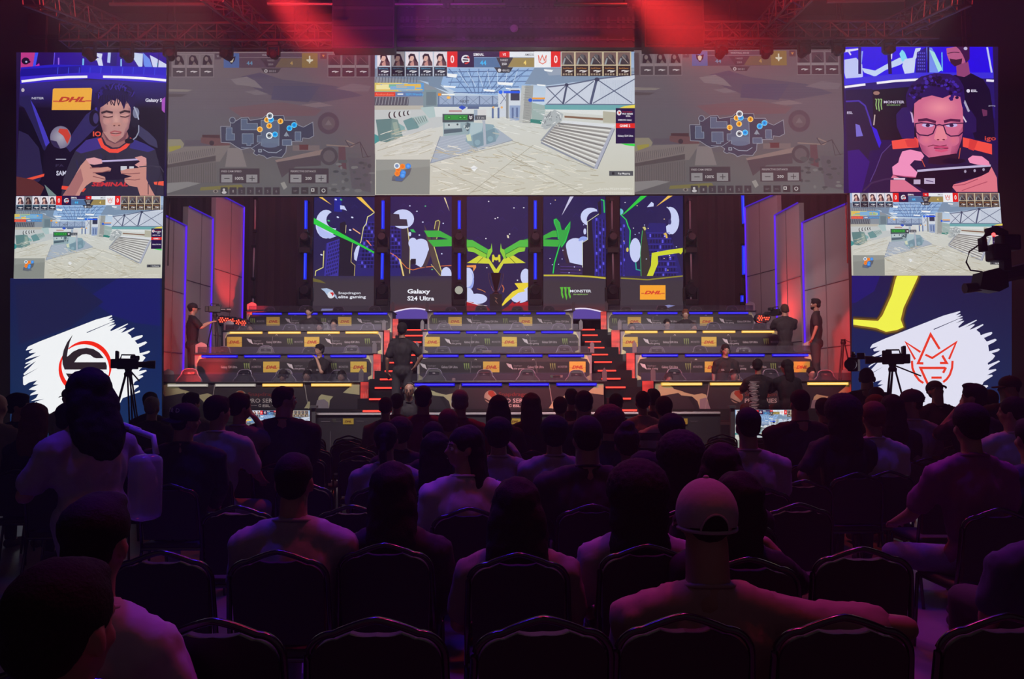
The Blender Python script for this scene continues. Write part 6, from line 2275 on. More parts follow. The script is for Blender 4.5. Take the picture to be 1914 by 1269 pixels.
class Fig(MB):
    """MB whose solids pass through a matrix, later fused into one skin"""

    def __init__(s):
        super().__init__()
        s.M = Matrix.Identity(4)

    def _apply(s, n0):
        s.bm.verts.ensure_lookup_table()
        for v in s.bm.verts[n0:]:
            v.co = s.M @ v.co

    def b(s, c, rx, ry=None, rz=None, rot=None, sub=3):
        n0 = len(s.bm.verts)
        MB.ball(s, c, rx, ry, rz, rot, sub)
        s._apply(n0)
        return s

    def t(s, pts, r, r2=None, n=12):
        """tapered limb with round ends"""
        n0 = len(s.bm.verts)
        r2 = r if r2 is None else r2
        MB.tube(s, pts, r, n, r2)
        k = len(pts)
        for i, p in enumerate(pts):
            MB.ball(s, p, (r + (r2 - r) * i / (k - 1)) * 1.0, sub=2)
        s._apply(n0)
        return s

    def fuse(s, name, voxel=0.016, smooth=3, noise_amp=0.0, noise_sc=30.0, fold=False):
        me = s.mesh(name + '_raw')
        o = bpy.data.objects.new('fuse', me)
        TMP.collection.objects.link(o)
        md = o.modifiers.new('r', 'REMESH')
        md.mode = 'VOXEL'
        md.voxel_size = voxel
        md.use_smooth_shade = True
        if smooth:
            sm = o.modifiers.new('s', 'SMOOTH')
            sm.factor = 0.5
            sm.iterations = smooth
        TMP.view_layers[0].update()
        dg = TMP.view_layers[0].depsgraph
        out = bpy.data.meshes.new_from_object(o.evaluated_get(dg))
        out.name = name
        bpy.data.objects.remove(o)
        bpy.data.meshes.remove(me)
        if noise_amp:
            out.update()
            for v in out.vertices:
                c_ = Vector((v.co.x * 1.5, v.co.y * 1.5, v.co.z * .5)) if fold else v.co
                q = noise.noise(c_ * noise_sc) + .5 * noise.noise(c_ * noise_sc * 2.1)
                v.co += v.normal * (q * noise_amp)
        for p in out.polygons:
            p.use_smooth = True
        return out


SKIN = {
    'tan': mat('skin_tan', (0.33, 0.17, 0.12), .5), 'dark': mat('skin_brown', (0.16, 0.08, 0.055), .5),
    'light': mat('skin_light', (0.48, 0.28, 0.21), .5)}
HAIRM = {
    'black': mat('hair_black', (0.018, 0.013, 0.014), .8, noise_scale=160, bump=.3, noise_amt=.5, spec=.2),
    'brown': mat('hair_brown', (0.06, 0.03, 0.02), .8, noise_scale=160, bump=.3, noise_amt=.5, spec=.2),
    'red': mat('hair_auburn', (0.14, 0.045, 0.025), .8, noise_scale=160, bump=.3, noise_amt=.5, spec=.2),
    'grey': mat('hair_grey', (0.22, 0.19, 0.20), .6, noise_scale=160, bump=.3, noise_amt=.5, spec=.2)}
CL = {
    'black': mat('cloth_black', (0.018, 0.013, 0.017), .85, noise_scale=40, noise_amt=.2),
    'dark': mat('cloth_charcoal', (0.035, 0.030, 0.036), .85, noise_scale=40, noise_amt=.2),
    'white': mat('cloth_white', (0.42, 0.37, 0.40), .85, noise_scale=25, noise_amt=.08, bump=.12),
    'grey': mat('cloth_grey', (0.17, 0.14, 0.16), .85, noise_scale=40, noise_amt=.12),
    'lgrey': mat('cloth_light_grey', (0.30, 0.25, 0.28), .85, noise_scale=40, noise_amt=.12, bump=.12),
    'red': mat('cloth_red', (0.20, 0.022, 0.026), .85), 'purple': mat('cloth_purple', (0.20, 0.045, 0.17), .85),
    'navy': mat('cloth_navy', (0.03, 0.035, 0.10), .85), 'denim': mat('denim', (0.16, 0.17, 0.26), .85, noise_scale=60, noise_amt=.25),
    'peach': mat('cloth_salmon', (0.34, 0.20, 0.18), .85, noise_scale=25, noise_amt=.08, bump=.12),
    'cap': mat('cap_cotton', (0.36, 0.28, 0.30), .85, noise_scale=50, noise_amt=.1, bump=.15),
    'olive': mat('cloth_khaki', (0.22, 0.18, 0.14), .85), 'jean': mat('pale_jeans', (0.26, 0.24, 0.30), .85, noise_scale=60, noise_amt=.2)}
M_EYE = mat('eye_white', (.7, .68, .66), .2)
M_IRIS = mat('iris', (.03, .018, .014), .15)
M_SHOE = mat('shoe_rubber', (.05, .045, .05), .6)
M_SET = mat('headset_plastic', (.03, .03, .035), .35)
_PC = {}


def cached(key, fn):
    if key not in _PC:
        _PC[key] = fn()
    return _PC[key]


ARMS = {  # (elbow, hand) for one side (+x), z relative to the shoulder height
    'lap': ((.25, .06, -.28), (.13, .27, -.42)),
    'down': ((.25, -.03, -.29), (.27, .06, -.54)),
    'chin': ((.22, .16, -.24), (.07, .15, .04)),
    'phone': ((.25, .10, -.26), (.075, .30, -.20)),
    'cam': ((.26, .12, -.20), (.14, .36, -.06)),
    'forward': ((.25, .16, -.24), (.20, .40, -.22)),
    'up': ((.27, .05, .20), (.16, .06, .42)),
    'hip': ((.34, -.03, -.26), (.22, .03, -.44)),
    'over': ((.61, -.05, -.075), (.57, .24, -.24)),
    'knee': ((.28, .14, -.30), (.26, .36, -.38)),
    'ear': ((.30, .08, -.12), (.12, .03, .13)),
}


def hand(f, wrist, d, side, voxel_ok=True):
    """palm, four unequal curled fingers and a thumb leaving the side of the palm"""
    w = Vector(wrist)
    d = Vector(d).normalized()
    up = Vector((0, 0, 1)) if abs(d.z) < .8 else Vector((0, 1, 0))
    s = d.cross(up).normalized() * side
    n = s.cross(d).normalized()
    if n.z > 0:
        n = -n
    pc = w + d * .045
    for k in range(4):
        o = s * (-.030 + .020 * k)
        f.t([w + o * .7, pc + d * .035 + o], .014, .012, 8)
        L = (.055, .072, .078, .068)[3 - k if side > 0 else k] if False else (.058, .070, .076, .066)[k]
        a = pc + d * .035 + o
        b = a + d * L * .5 + n * .006
        c = b + d * L * .28 + n * L * .34
        f.t([a, b, c], .0095, .0075, 8)
    a = w + d * .02 + s * .028 * side
    f.t([a, a + d * .035 + s * side * .025 + n * .01, a + d * .062 + s * side * .028 + n * .024], .0115, .009, 8)


def head_matrix(top, yaw, tilt, roll, lean):
    return (Matrix.Translation((0, lean, top - .245)) @ Matrix.Rotation(R(yaw), 4, 'Z') @ Matrix.Rotation(R(-tilt), 4, 'X')
            @ Matrix.Rotation(R(roll), 4, 'Y'))


def body_shapes(f, top, lean, arms, legs, wide, fat, yaw, tilt, roll, grow=0.0, part='body', seat=.47, drop=0.0):
    """adds primitives for the body or, with grow > 0, for one garment"""
    zs = top - .345 - drop
    g = grow
    sw = .175 * wide
    hipz = seat + .09 if legs != 'stand' and legs != 'walk' else .93
    lz = lambda z: lean * (z - hipz) / max(zs - hipz, .1)
    torso = part in ('body', 'shirt')
    if torso:
        f.b((0, lz(hipz), hipz + .02), .165 * fat + g, .125 * fat + g, .12 + g)
        f.b((0, lz((hipz + zs) / 2), (hipz + zs) / 2), .158 * fat + g, .112 * fat + g, (zs - hipz) * .46 + g)
        f.b((0, lz(zs - .16) - .005, zs - .16), .172 * wide + g, .112 + g, .17 + g)
        f.t([(-sw, lean, zs - .045), (-sw * .5, lean - .01, zs - .005), (0, lean - .015, zs + .01), (sw * .5, lean - .01, zs - .005), (sw, lean, zs - .045)], .056 + g)
        f.b((0, lean - .02, zs + .03), .095 + g, .055 + g, .045 + g)
    if part == 'body':
        nk = .058 + .05 * max(wide - 1, 0)
        f.t([(0, lean - .015, zs), (0, lean - .005, zs + .14 + drop)], nk, nk - .004)
        f.M = head_matrix(top, yaw, tilt, roll, lean)
        f.b((0, -.008, .150), .077, .096, .088)
        f.b((0, .020, .085), .062, .070, .070)
        f.b((0, .062, .038), .030, .026, .024)
        f.b((0, .030, .050), .052, .050, .034)
        f.b((0, .078, .135), .055, .018, .012)
        f.t([(0, .088, .130), (0, .108, .096)], .010, .0145, 8)
        f.b((0, .099, .092), .018, .012, .009)
        f.b((0, .088, .063), .024, .012, .0065)
        f.b((0, .085, .053), .020, .011, .007)
        for sx in (-1, 1):
            f.b((sx * .045, .060, .092), .020, .018, .018)
            f.b((sx * .079, -.005, .100), .010, .018, .031, Euler((.15, 0, sx * .25)))
        f.M = Matrix.Identity(4)
    for i, sx in enumerate((-1, 1)):
        e, h = ARMS[arms[i]] if isinstance(arms[i], str) else arms[i]
        S = Vector((sx * (sw + .015), lean, zs - .055))
        E = Vector((sx * e[0], lean + e[1], zs + e[2]))
        Hn = Vector((sx * h[0], lean + h[1], zs + h[2]))
        if part == 'body':
            f.b(S, .062, .058, .06)
            f.t([S, S.lerp(E, .5), E], .052, .040)
            f.t([E, E.lerp(Hn, .45), Hn], .041, .027)
            hand(f, Hn, (Hn - E).normalized() * .8 + Vector((-sx * .25, .35, 0)), sx)
        elif part == 'shirt':
            f.b(S, .063 + g, .060 + g, .062 + g)
            f.t([S, S.lerp(E, .72)], .056 + g, .056 + g)
        elif part == 'sleeves':
            pass
        if part == 'longsleeve':
            f.b(S, .063 + g, .060 + g, .062 + g)
            f.t([S, E], .056 + g, .046 + g)
            f.t([E, E.lerp(Hn, .93)], .046 + g, .036 + g)
        # legs
        if legs == 'sit':
            K = (sx * .13, .44, seat + .05)
            A = (sx * .13, .47, .10)
        elif legs == 'wide':
            K = (sx * .26, .40, seat + .05)
            A = (sx * .22, .44, .10)
        elif legs == 'walk':
            K = (sx * .10, .02 + sx * .16, .50)
            A = (sx * .10, -.08 + sx * .26, .11)
        else:
            K = (sx * .11, .015, .50)
            A = (sx * .125, -.02, .10)
        HP = (sx * .09, .02, hipz - .01)
        if part in ('body', 'trousers', 'shorts'):
            q = g
            f.t([HP, K], .088 * fat + q, .060 + q)
            if part != 'shorts':
                f.t([K, A], .056 + q, .040 + q)
            if part == 'body':
                f.t([A, (A[0], A[1] + .10, .05)], .038, .032)
            else:
                f.b((0, 0, hipz), .16 * fat + q, .12 * fat + q, .10 + q)
        if part == ('shoe_l', 'shoe_r')[i]:
            f.t([(A[0], A[1] - .03, .055), (A[0], A[1] + .10, .05), (A[0], A[1] + .19, .042)], .050, .040)


def hair_mesh(style, key):
    def make():
        f = Fig()
        amp, sc, vx = .0022, 60, .012
        if style in ('short', 'crop', 'buzz'):
            k = {'short': .010, 'crop': .005, 'buzz': .002}[style]
            f.b((0, -.016, .158), .080 + k, .096 + k, .088 + k)
            f.b((0, -.050, .105), .066 + k * .6, .055 + k, .060)
            f.b((0, .035, .205), .060, .045 + k, .030 + k)
        elif style == 'nape':
            f.b((0, -.045, .105), .066, .054, .060)
            f.b((0, -.02, .135), .078, .088, .05)
        elif style == 'flat':
            f.b((0, -.012, .165), .088, .102, .086)
            f.b((0, .030, .225), .066, .060, .030)
            f.b((0, -.050, .100), .066, .055, .060)
            amp = .0025
        elif style in ('long', 'longwide'):
            w = 1.0 if style == 'long' else 1.2
            f.b((0, -.016, .155), .100, .112, .100)
            f.b((0, -.055, .05), .108 * w, .068, .13)
            f.b((0, -.075, -.08), .112 * w, .056, .17)
            for sx in (-1, 1):
                f.t([(sx * .075, -.01, .15), (sx * .088 * w, -.02, .03), (sx * .085 * w, -.05, -.12)], .030, .028)
            amp, sc = .006, 26
        elif style == 'verylong':
            f.b((0, -.016, .155), .090, .104, .094)
            f.t([(0, -.05, .10), (0, -.085, -.10), (.01, -.10, -.34)], .080, .055)
            f.b((0, -.07, -.05), .095, .055, .17)
            amp, sc = .006, 26
        elif style in ('afro', 'curly', 'bigcurly'):
            k = {'afro': 1.25, 'curly': 1.0, 'bigcurly': 1.35}[style]
            f.b((0, -.025, .150), .105 * k, .110 * k, .100 * k)
            if style == 'bigcurly':
                f.b((0, -.05, .02), .135, .085, .14)
                f.b((0, -.06, -.10), .140, .075, .12)
            if style == 'curly':
                f.b((0, -.05, .09), .085, .065, .07)
            amp, sc, vx = .006 if style != 'curly' else .004, 60, .012
        elif style in ('bun', 'updo'):
            f.b((0, -.016, .155), .088, .102, .094)
            f.b((0, -.05, .10), .068, .055, .060)
            if style == 'bun':
                f.b((0, -.115, .13), .040, .038, .040)
            else:
                f.b((.01, -.05, .235), .052, .048, .040)
            amp, sc = .005, 40
        elif style == 'pony':
            f.b((0, -.016, .155), .086, .102, .092)
            f.b((0, -.05, .10), .066, .053, .060)
            f.t([(0, -.11, .14), (0, -.14, .06), (0, -.12, -.08), (0, -.10, -.16)], .032, .020)
            amp, sc = .004, 40
        return f.fuse('hair_' + style, vx, 2, amp, sc)
    return cached(('hair', style), make)


def cap_parts(parent, Mh, m, forward=True, opening=True, letters=None):
    def crown():
        f = Fig()
        f.b((0, -.010, .162), .090, .108, .086)
        me = f.fuse('cap_crown', .010, 2, 0)
        bm = bmesh.new()
        bm.from_mesh(me)
        bmesh.ops.bisect_plane(bm, geom=bm.verts[:] + bm.edges[:] + bm.faces[:], plane_co=(0, 0, .128), plane_no=(0, -.10, -1), clear_outer=True)
        bm.to_mesh(me)
        bm.free()
        for p in me.polygons:
            p.use_smooth = True
        return me
    a = mesh_obj('cap', cached(('cap',), crown).copy(), m, parent)
    a.matrix_local = Mh
    def brim():
        mb = MB()
        top_, bot = [], []
        n = 14
        for i in range(n + 1):
            q = math.pi * i / n
            top_.append((math.cos(q) * .082, .070 + math.sin(q) * .095, .140 - .018 * abs(math.cos(q)) - .01 * math.sin(q)))
        inner = [(math.cos(math.pi * i / n) * .084, .055 + math.sin(math.pi * i / n) * .035, .142 - .006 * abs(math.cos(math.pi * i / n))) for i in range(n + 1)]
        vt = [mb.bm.verts.new(p) for p in top_]
        vi = [mb.bm.verts.new(p) for p in inner]
        vt2 = [mb.bm.verts.new((p[0], p[1], p[2] - .005)) for p in top_]
        vi2 = [mb.bm.verts.new((p[0], p[1], p[2] - .005)) for p in inner]
        for i in range(n):
            mb.bm.faces.new((vi[i], vi[i + 1], vt[i + 1], vt[i]))
            mb.bm.faces.new((vi2[i], vt2[i], vt2[i + 1], vi2[i + 1]))
            mb.bm.faces.new((vt[i], vt[i + 1], vt2[i + 1], vt2[i]))
        return mb.mesh('cap_brim')
    b = mesh_obj('brim', cached(('brim',), brim).copy(), m, a, True)
    if not forward:
        b.matrix_local = Matrix.Rotation(math.pi, 4, 'Z')
    mesh_obj('button', MB().ball((0, -.010, .2485), .009, .009, .005).mesh('b'), m, a)
    if opening:
        mb = MB()
        pts = []
        for i in range(17):
            q = math.pi * i / 16
            x, z = math.cos(q) * .040, .128 + math.sin(q) * .044
            pts.append((x, z))
        def surf(x, z, o):
            yy = 1 - (x / .090) ** 2 - ((z - .162) / .086) ** 2
            return Vector((x, -.010 - .108 * math.sqrt(max(yy, 0)) - o, z))
        vs = [mb.bm.verts.new(surf(x, z, .0015)) for x, z in pts]
        c = mb.bm.verts.new(surf(0, .14, .0015))
        for i in range(16):
            mb.bm.faces.new((c, vs[i], vs[i + 1]))
        mb.build('back_opening', HAIRM['black'], a)
        mb = MB()
        mb.tube([surf(x, z, .001) for x, z in pts], .0028, 6)
        mb.tube([surf(-.086 + .172 * i / 12, .1345 - .002, .001) + Vector((0, 0, -.004)) for i in range(13)], .0045, 6)
        mb.build('seam', m, a)
    return a


def stroke_letters(parent, text, h, mtx, m, name='lettering'):
    vs, fs, x0, x1, y0, y1 = text_tris(text, .02, 0)
    s = h / .73
    me = bpy.data.meshes.new(name)
    me.from_pydata([((a - (x0 + x1) / 2) * s, 0, b * s) for a, b in vs], [], fs)
    me.materials.append(m)
    o = bpy.data.objects.new(name, me)
    link(o, parent)
    o.matrix_local = mtx
    return o


def headset(parent, Mh, m=None):
    mb = MB()
    mb.tube([(math.cos(R(a)) * .092, -.012, .125 + math.sin(R(a)) * .128) for a in range(0, 181, 15)], .009, 6)
    for sx in (-1, 1):
        mb.ball((sx * .088, .0, .105), .022, .036, .042)
    mb.tube([(-.09, .02, .09), (-.085, .07, .05), (-.04, .105, .045)], .004, 5)
    o = mesh_obj('headset', mb.mesh('headset'), m or M_SET, parent, True)
    o.matrix_local = Mh
    return o


def eyes(parent, Mh):
    for sx in (-1, 1):
        o = mesh_obj('eye', MB().ball((sx * .031, .0795, .117), .0125).mesh('eye'), M_EYE, parent, True)
        o.matrix_local = Mh
        mesh_obj('iris', MB().ball((sx * .031, .0905, .117), .0055, .003, .0055).mesh('iris'), M_IRIS, o, True)
    o = mesh_obj('mouth', MB().ball((0, .0985, .058), .021, .004, .0035).mesh('mouth'), mat('lips', (.22, .07, .06), .5), parent, True)
    o.matrix_local = Mh
    mb = MB()
    for sx in (-1, 1):
        mb.tube([(sx * .014, .0955, .139), (sx * .032, .0935, .144), (sx * .050, .081, .139)], .0035, 5)
    o = mesh_obj('eyebrow', mb.mesh('eyebrow'), HAIRM['black'], parent, True)
    o.matrix_local = Mh


def glasses(parent, Mh):
    mb = MB()
    for sx in (-1, 1):
        mb.tube([(sx * .033 + math.cos(R(a)) * .024, .1, .117 + math.sin(R(a)) * .018) for a in range(0, 361, 30)], .0022, 5, caps=False)
        mb.tube([(sx * .057, .098, .122), (sx * .082, .0, .115)], .0022, 5)
    mb.tube([(-.009, .101, .12), (.009, .101, .12)], .0022, 5)
    o = mesh_obj('glasses', mb.mesh('glasses'), M_BLACK, parent)
    o.matrix_local = Mh


def beard(parent, Mh, m):
    f = Fig()
    f.b((0, .052, .040), .050, .052, .036)
    f.b((0, .030, .055), .062, .050, .036)
    f.b((0, .094, .073), .022, .010, .006)
    o = mesh_obj('beard', cached(('beard',), lambda: f.fuse('beard', .009, 2, .003, 80)).copy(), m, parent)
    o.matrix_local = Mh


def person(label, loc, rz=0, top=1.3, hair='short', hairc='black', skin='tan', shirt='black', trousers='dark', arms=('lap', 'lap'),
           legs='sit', yaw=0, tilt=0, roll=0, lean=0.0, wide=1.0, fat=1.0, long=False, group=None, face=False, cap=None, extras=(), seat=.47, drop=0.0):
    t = thing('person', label, 'person', loc, R(rz), group)
    q = lambda v, s: round(v / s) * s
    topq = round(top, 2)
    akey = tuple(a if isinstance(a, str) else str(a) for a in arms)
    key = (q(topq, .03), lean, akey, legs, wide, fat, q(yaw, 10), tilt, roll, seat, drop)
    T = q(topq, .03)
    t.location.z += top - T
    Y_, A = q(yaw, 10), (T, lean, arms, legs, wide, fat, q(yaw, 10), tilt, roll)

    def mk(part, g, vx, sm, keep=None, amp=0):
        def fn():
            f = Fig()
            body_shapes(f, *A, grow=g, part=part, seat=seat, drop=drop)
            return f.fuse(part, vx, sm, amp, 17, part == 'shirt')
        return cached((part, g) + key, fn)

    def add(name, me, m):
        if me.users == 0 or not me.materials:
            if not me.materials:
                me.materials.append(m)
        o = bpy.data.objects.new(name, me)
        link(o, t)
        o.material_slots[0].link = 'OBJECT'
        o.material_slots[0].material = m
        return o
    near = loc[1] < 6
    add('body', mk('body', 0, .013 if near else .016, 2), SKIN[skin])
    sh = add('shirt', mk('shirt', .013, .020, 2, amp=.011), CL[shirt])
    if long:
        add('sleeve', mk('longsleeve', .012, .018, 2, amp=.004), CL[shirt])
    add('trousers', mk('trousers', .014, .022, 2), CL[trousers])
    add('shoe', mk('shoe_l', 0, .016, 2), M_SHOE)
    add('shoe', mk('shoe_r', 0, .016, 2), M_SHOE)
    zs = T - .345 - drop
    col_ = MB().tube([(math.cos(R(a)) * .083, lean - .014 + math.sin(R(a)) * .068, zs + .052 - .014 * math.sin(R(a))) for a in range(0, 361, 20)], .0085, 6, caps=False)
    mesh_obj('collar', col_.mesh('collar'), CL[shirt], t, True)
    Mh = head_matrix(T, Y_, tilt, roll, lean)
    if cap:
        hair = 'nape'
    if hair != 'bald' and hair:
        h = add('hair', hair_mesh(hair, None), HAIRM[hairc])
        h.matrix_local = Mh
    if cap:
        Mc = Mh
        if 'deepcap' in extras:
            Mc = Mh @ Matrix.Translation((0, 0, .248)) @ Matrix.Diagonal((1.10, 1.06, 1.32, 1)) @ Matrix.Translation((0, 0, -.248))
        cap_parts(t, Mc, CL[cap] if cap in CL else cap, 'backward' not in extras, 'backward' not in extras)
    if 'headset' in extras:
        headset(t, Mh)
    if 'glasses' in extras:
        glasses(t, Mh)
    if 'beard' in extras:
        beard(t, Mh, HAIRM[hairc])
    if face:
        eyes(t, Mh)
    t['_T'] = T
    return t, Mh, T


# ------------------------------------------------------------------ the stacking chair
M_TUBE_CH = mat('chair_tube', (.09, .085, .095), .2, .95)
M_PAD = mat('chair_vinyl', (.024, .016, .022), .6)


def make_chair():
    t = thing('stacking_chair', 'x', 'chair', (0, 0, 0))
    by = -.20

    def outline(w, zt, drop, dip=0.0, n=10):
        pts = []
        for i in range(n + 1):
            a = math.pi / 2 * i / n
            pts.append((-w + (1 - math.cos(a)) * .075, zt - drop - .075 + math.sin(a) * .075))
        for i in range(1, 12):
            u = -1 + 2 * i / 12
            x = u * (w - .075)
            z = zt - drop * abs(u) ** 1.35 - dip * max(0, 1 - (x / .075) ** 2)
            pts.append((x, z))
        for i in range(n + 1):
            a = math.pi / 2 * (1 - i / n)
            pts.append((w - (1 - math.cos(a)) * .075, zt - drop - .075 + math.sin(a) * .075))
        return pts
    lean_ = lambda z: by - (z - .45) * .16
    o = outline(.197, .882, .040)
    path = [(-.205, by + .01, .43), (-.203, lean_(.6), .60)] + [(x, lean_(z), z) for x, z in o] + [(.203, lean_(.6), .60), (.205, by + .01, .43)]
    MB().tube(path, .0115, 8).build('back_frame', M_TUBE_CH, t, True)
    p = outline(.186, .868, .040, .030)
    poly = [(-.180, .50)] + p + [(.180, .50)]
    mb = MB()
    mb.prism([(x, lean_(z) - .014, z) for x, z in poly], (0, .040, 0))
    mb.build('backrest', M_PAD, t)
    mb = MB().box(-.205, .205, -.20, .22, .425, .475, bevel=.022)
    mb.build('seat', M_PAD, t, True)
    MB().tube([(-.2, -.2, .43), (-.2, .21, .43), (.2, .21, .43), (.2, -.2, .43), (-.2, -.2, .43)], .010, 6, caps=False).build('seat_frame', M_TUBE_CH, t)
    for sx in (-1, 1):
        MB().tube([(sx * .205, -.19, .43), (sx * .215, -.27, .0)], .011, 8).build('leg', M_TUBE_CH, t, True)
        MB().tube([(sx * .205, .20, .43), (sx * .215, .245, .0)], .011, 8).build('leg', M_TUBE_CH, t, True)
    return t


CH0 = make_chair()
_ch = [False]


def chair(x, y, rz, label, group=None):
    """y: world Y of the chair's backrest"""
    if not _ch[0]:
        c = CH0
        _ch[0] = True
    else:
        c = copy_tree(CH0)
    a = R(rz)
    c.location = (x - math.sin(-a) * .2 * -1 * 0, y + .23, 0)
    c.rotation_euler = (0, 0, a)
    c['label'] = label
    c['category'] = 'chair'
    if group:
        c['group'] = group
    elif 'group' in c:
        del c['group']
    return c
# ================================================================== the audience
def seated(px, ytop, Y, label, rz=0, **k):
    """px, ytop: top of the head; Y: depth of the hips"""
    p = at(px, ytop, Y)
    k.setdefault('chair', True)
    ch = k.pop('chair')
    dx = k.pop('dx', 0)
    cx = k.pop('cx', None)
    cn = k.pop('cn', None) or label
    r = person(label, (p.x + dx, Y, 0), rz, top=p.z, **k)
    if ch:
        OCC.append((p.x + dx if cx is None else X(cx, Y - .2), Y - .20, rz, cn))
    return r


OCC = []
SH = {}
# nearest people
cm, Mh, T = seated(1318, 893, 2.52, 'man in a pale baseball cap with his right arm along the next chair', hair='crop', cap='cap',
                   shirt='peach', trousers='dark', arms=('lap', 'over'), wide=1.30, fat=1.12, skin='tan', drop=.045, cx=1268, extras=('deepcap',))
seated(551, 845, 3.42, 'man with cropped hair in a light grey T-shirt, lower left of centre', hair='buzz', shirt='lgrey', wide=1.10, fat=1.1, trousers='denim')
seated(735, 864, 3.55, 'dark long-haired person in black behind the cropped-hair man in light grey', hair='long', shirt='black', long=True, wide=1.05)
seated(966, 893, 3.35, 'person with long dark hair in a khaki top right in the middle of the seats', hair='longwide', shirt='olive', wide=1.05, trousers='black')
seated(1190, 871, 3.5, 'person with big curly hair and a pink lit shoulder left of the capped man', hair='bigcurly', shirt='lgrey', wide=1.05)
seated(203, 927, 2.15, 'man with thick dark hair and one ear showing in the lower left corner', hair='flat', shirt='white', wide=.80, yaw=0, dx=-.03)
seated(122, 1043, 1.42, 'nearest man at the bottom left corner with cropped dark hair', hair='crop', shirt='peach', yaw=-10, wide=1.0, chair=False)
# walking woman in the left aisle
p = at(182, 690, 3.9)
wt, Mw, Tw = person('standing woman with long hair, pale top and clear bag walking in the left aisle', (p.x, 3.9, 0), 62, top=p.z, hair='longwide',
                    shirt='lgrey', trousers='jean', arms=('phone', 'hip'), legs='walk', tilt=10, lean=.05, long=False)
mb = MB()
mb.box(.02, .16, -.32, -.20, Tw - .74, Tw - .42, bevel=.035)
mb.build('clear_bag', mat('clear_vinyl', (.5, .45, .6), .15, alpha=.45), wt, True)
mb = MB()
mb.tube([(.12, -.10, Tw - .30), (.16, -.22, Tw - .34), (.14, -.27, Tw - .42)], .016, 6)
mb.tube([(.05, .08, Tw - .34), (.13, -.02, Tw - .28), (.14, -.14, Tw - .31)], .016, 6)
mb.build('bag_strap', mat('strap_vinyl', (.5, .45, .6), .3), wt, True)
MB().box(-.10, .16, .10, .17, .70, 1.02, bevel=.03).build('bib', CL['lgrey'], wt, True) if False else None
# row around 4.4
seated(868, 795, 4.5, 'long-haired woman in a white top looking back over her left shoulder', hair='verylong', shirt='white', yaw=100, skin='tan', face=True, rz=8, trousers='black')
seated(1097, 779, 4.6, 'broad man in a black jacket in the centre seats', hair='short', shirt='black', long=True, wide=1.35, fat=1.2)
seated(1204, 842, 4.7, 'person with short dark hair low between the black jacket man and the big curls', hair='curly', shirt='black', wide=.95)
seated(1270, 814, 4.5, 'person with dark bushy curls in front of the capped man', hair='bigcurly', shirt='dark', wide=1.0)
seated(1349, 829, 4.1, 'person with smooth dark hair and one visible ear behind the pale cap', hair='longwide', shirt='black', yaw=-15, wide=1.0)
seated(1362, 880, 3.25, 'dark-haired person leaning right with one arm raised behind the pale cap', hair='longwide', shirt='black', roll=14, arms=('lap', ((.34, .12, -.16), (.20, .16, .02))), wide=.98)
seated(1811, 755, 4.4, 'man in a purple T-shirt and denim shorts on the right', hair='short', shirt='purple', trousers='denim', wide=.98, fat=.95, arms=('knee', 'lap'), legs='wide')
seated(1925, 780, 4.6, 'person cut off by the right picture edge beside the purple T-shirt man', hair='crop', shirt='navy', wide=1.1)
seated(1962, 880, 3.3, 'person in a blue shirt cut off by the lower right picture edge', hair='crop', shirt='navy', wide=1.1)
# rows around 5.4 - 6.6
seated(722, 789, 5.5, 'woman with a ponytail and violet lit shoulders in the centre left seats', hair='pony', shirt='lgrey', wide=1.0)
seated(815, 808, 5.3, 'person with blue lit long hair left of the woman looking back', hair='long', shirt='black')
seated(932, 779, 5.7, 'curly-topped man in a blue lit tee holding up one hand', hair='curly', shirt='lgrey', arms=('lap', ((.24, .14, -.2), (.13, .14, .07))), wide=1.08)
seated(1036, 776, 5.6, 'person with round dark hair and bare neck in a violet lit tee', hair='curly', shirt='lgrey', wide=1.05)
seated(1175, 793, 5.2, 'woman with pinned up hair left of the bushy curls', hair='updo', hairc='brown', shirt='black', roll=-6)
seated(1138, 761, 6.4, 'person with a wide reddish afro in the centre seats', hair='afro', hairc='red', shirt='black')
seated(345, 752, 5.6, 'man in a lettered dark baseball cap', hair='short', cap='black', shirt='black', trousers='jean', wide=1.25, fat=1.2, yaw=-35, roll=10, long=True, legs='wide', extras=('backward',))
seated(408, 740, 6.3, 'man in a white T-shirt leaning right in front of the lettered cap man', hair='short', shirt='white', trousers='jean', wide=1.15, yaw=-40, arms=('lap', 'knee'), legs='wide')
seated(449, 735, 6.9, 'man in a grey T-shirt with his hand raised to his face', hair='short', shirt='grey', yaw=-35, arms=('lap', 'ear'), wide=1.05)
seated(532, 722, 7.0, 'big man in black looking right beside the left floor monitor', hair='crop', shirt='black', long=True, yaw=-60, wide=1.4, fat=1.4, face=True)
seated(134, 752, 6.0, 'dark-haired person looking right behind the walking woman', hair='flat', shirt='black', yaw=-50, face=True)
seated(68, 754, 6.6, 'woman with long auburn hair and one bare shoulder at the left', hair='long', hairc='red', shirt='black', skin='light')
seated(36, 735, 7.6, 'man turned right near the left picture edge', hair='short', shirt='black', yaw=-70, face=True)
seated(-4, 735, 7.2, 'person with a pale sleeve cut off by the left picture edge', hair='bald', shirt='olive', skin='light')
seated(1254, 772, 6.0, 'person with rounded curly hair below the striped T-shirt', hair='curly', shirt='black', wide=.95)
seated(749, 778, 6.5, 'person with red lit curls behind the ponytail woman', hair='curly', hairc='brown', shirt='black')
seated(810, 788, 6.1, 'person with blue lit short hair two seats from the ponytail woman', hair='crop', shirt='black')
seated(838, 765, 7.0, 'person with smooth auburn hair in front of the red shirt man', hair='short', hairc='red', shirt='black')
seated(1397, 762, 5.3, 'man in a white T-shirt silhouetted against the right floor monitor', hair='crop', shirt='lgrey', wide=1.15, trousers='black')
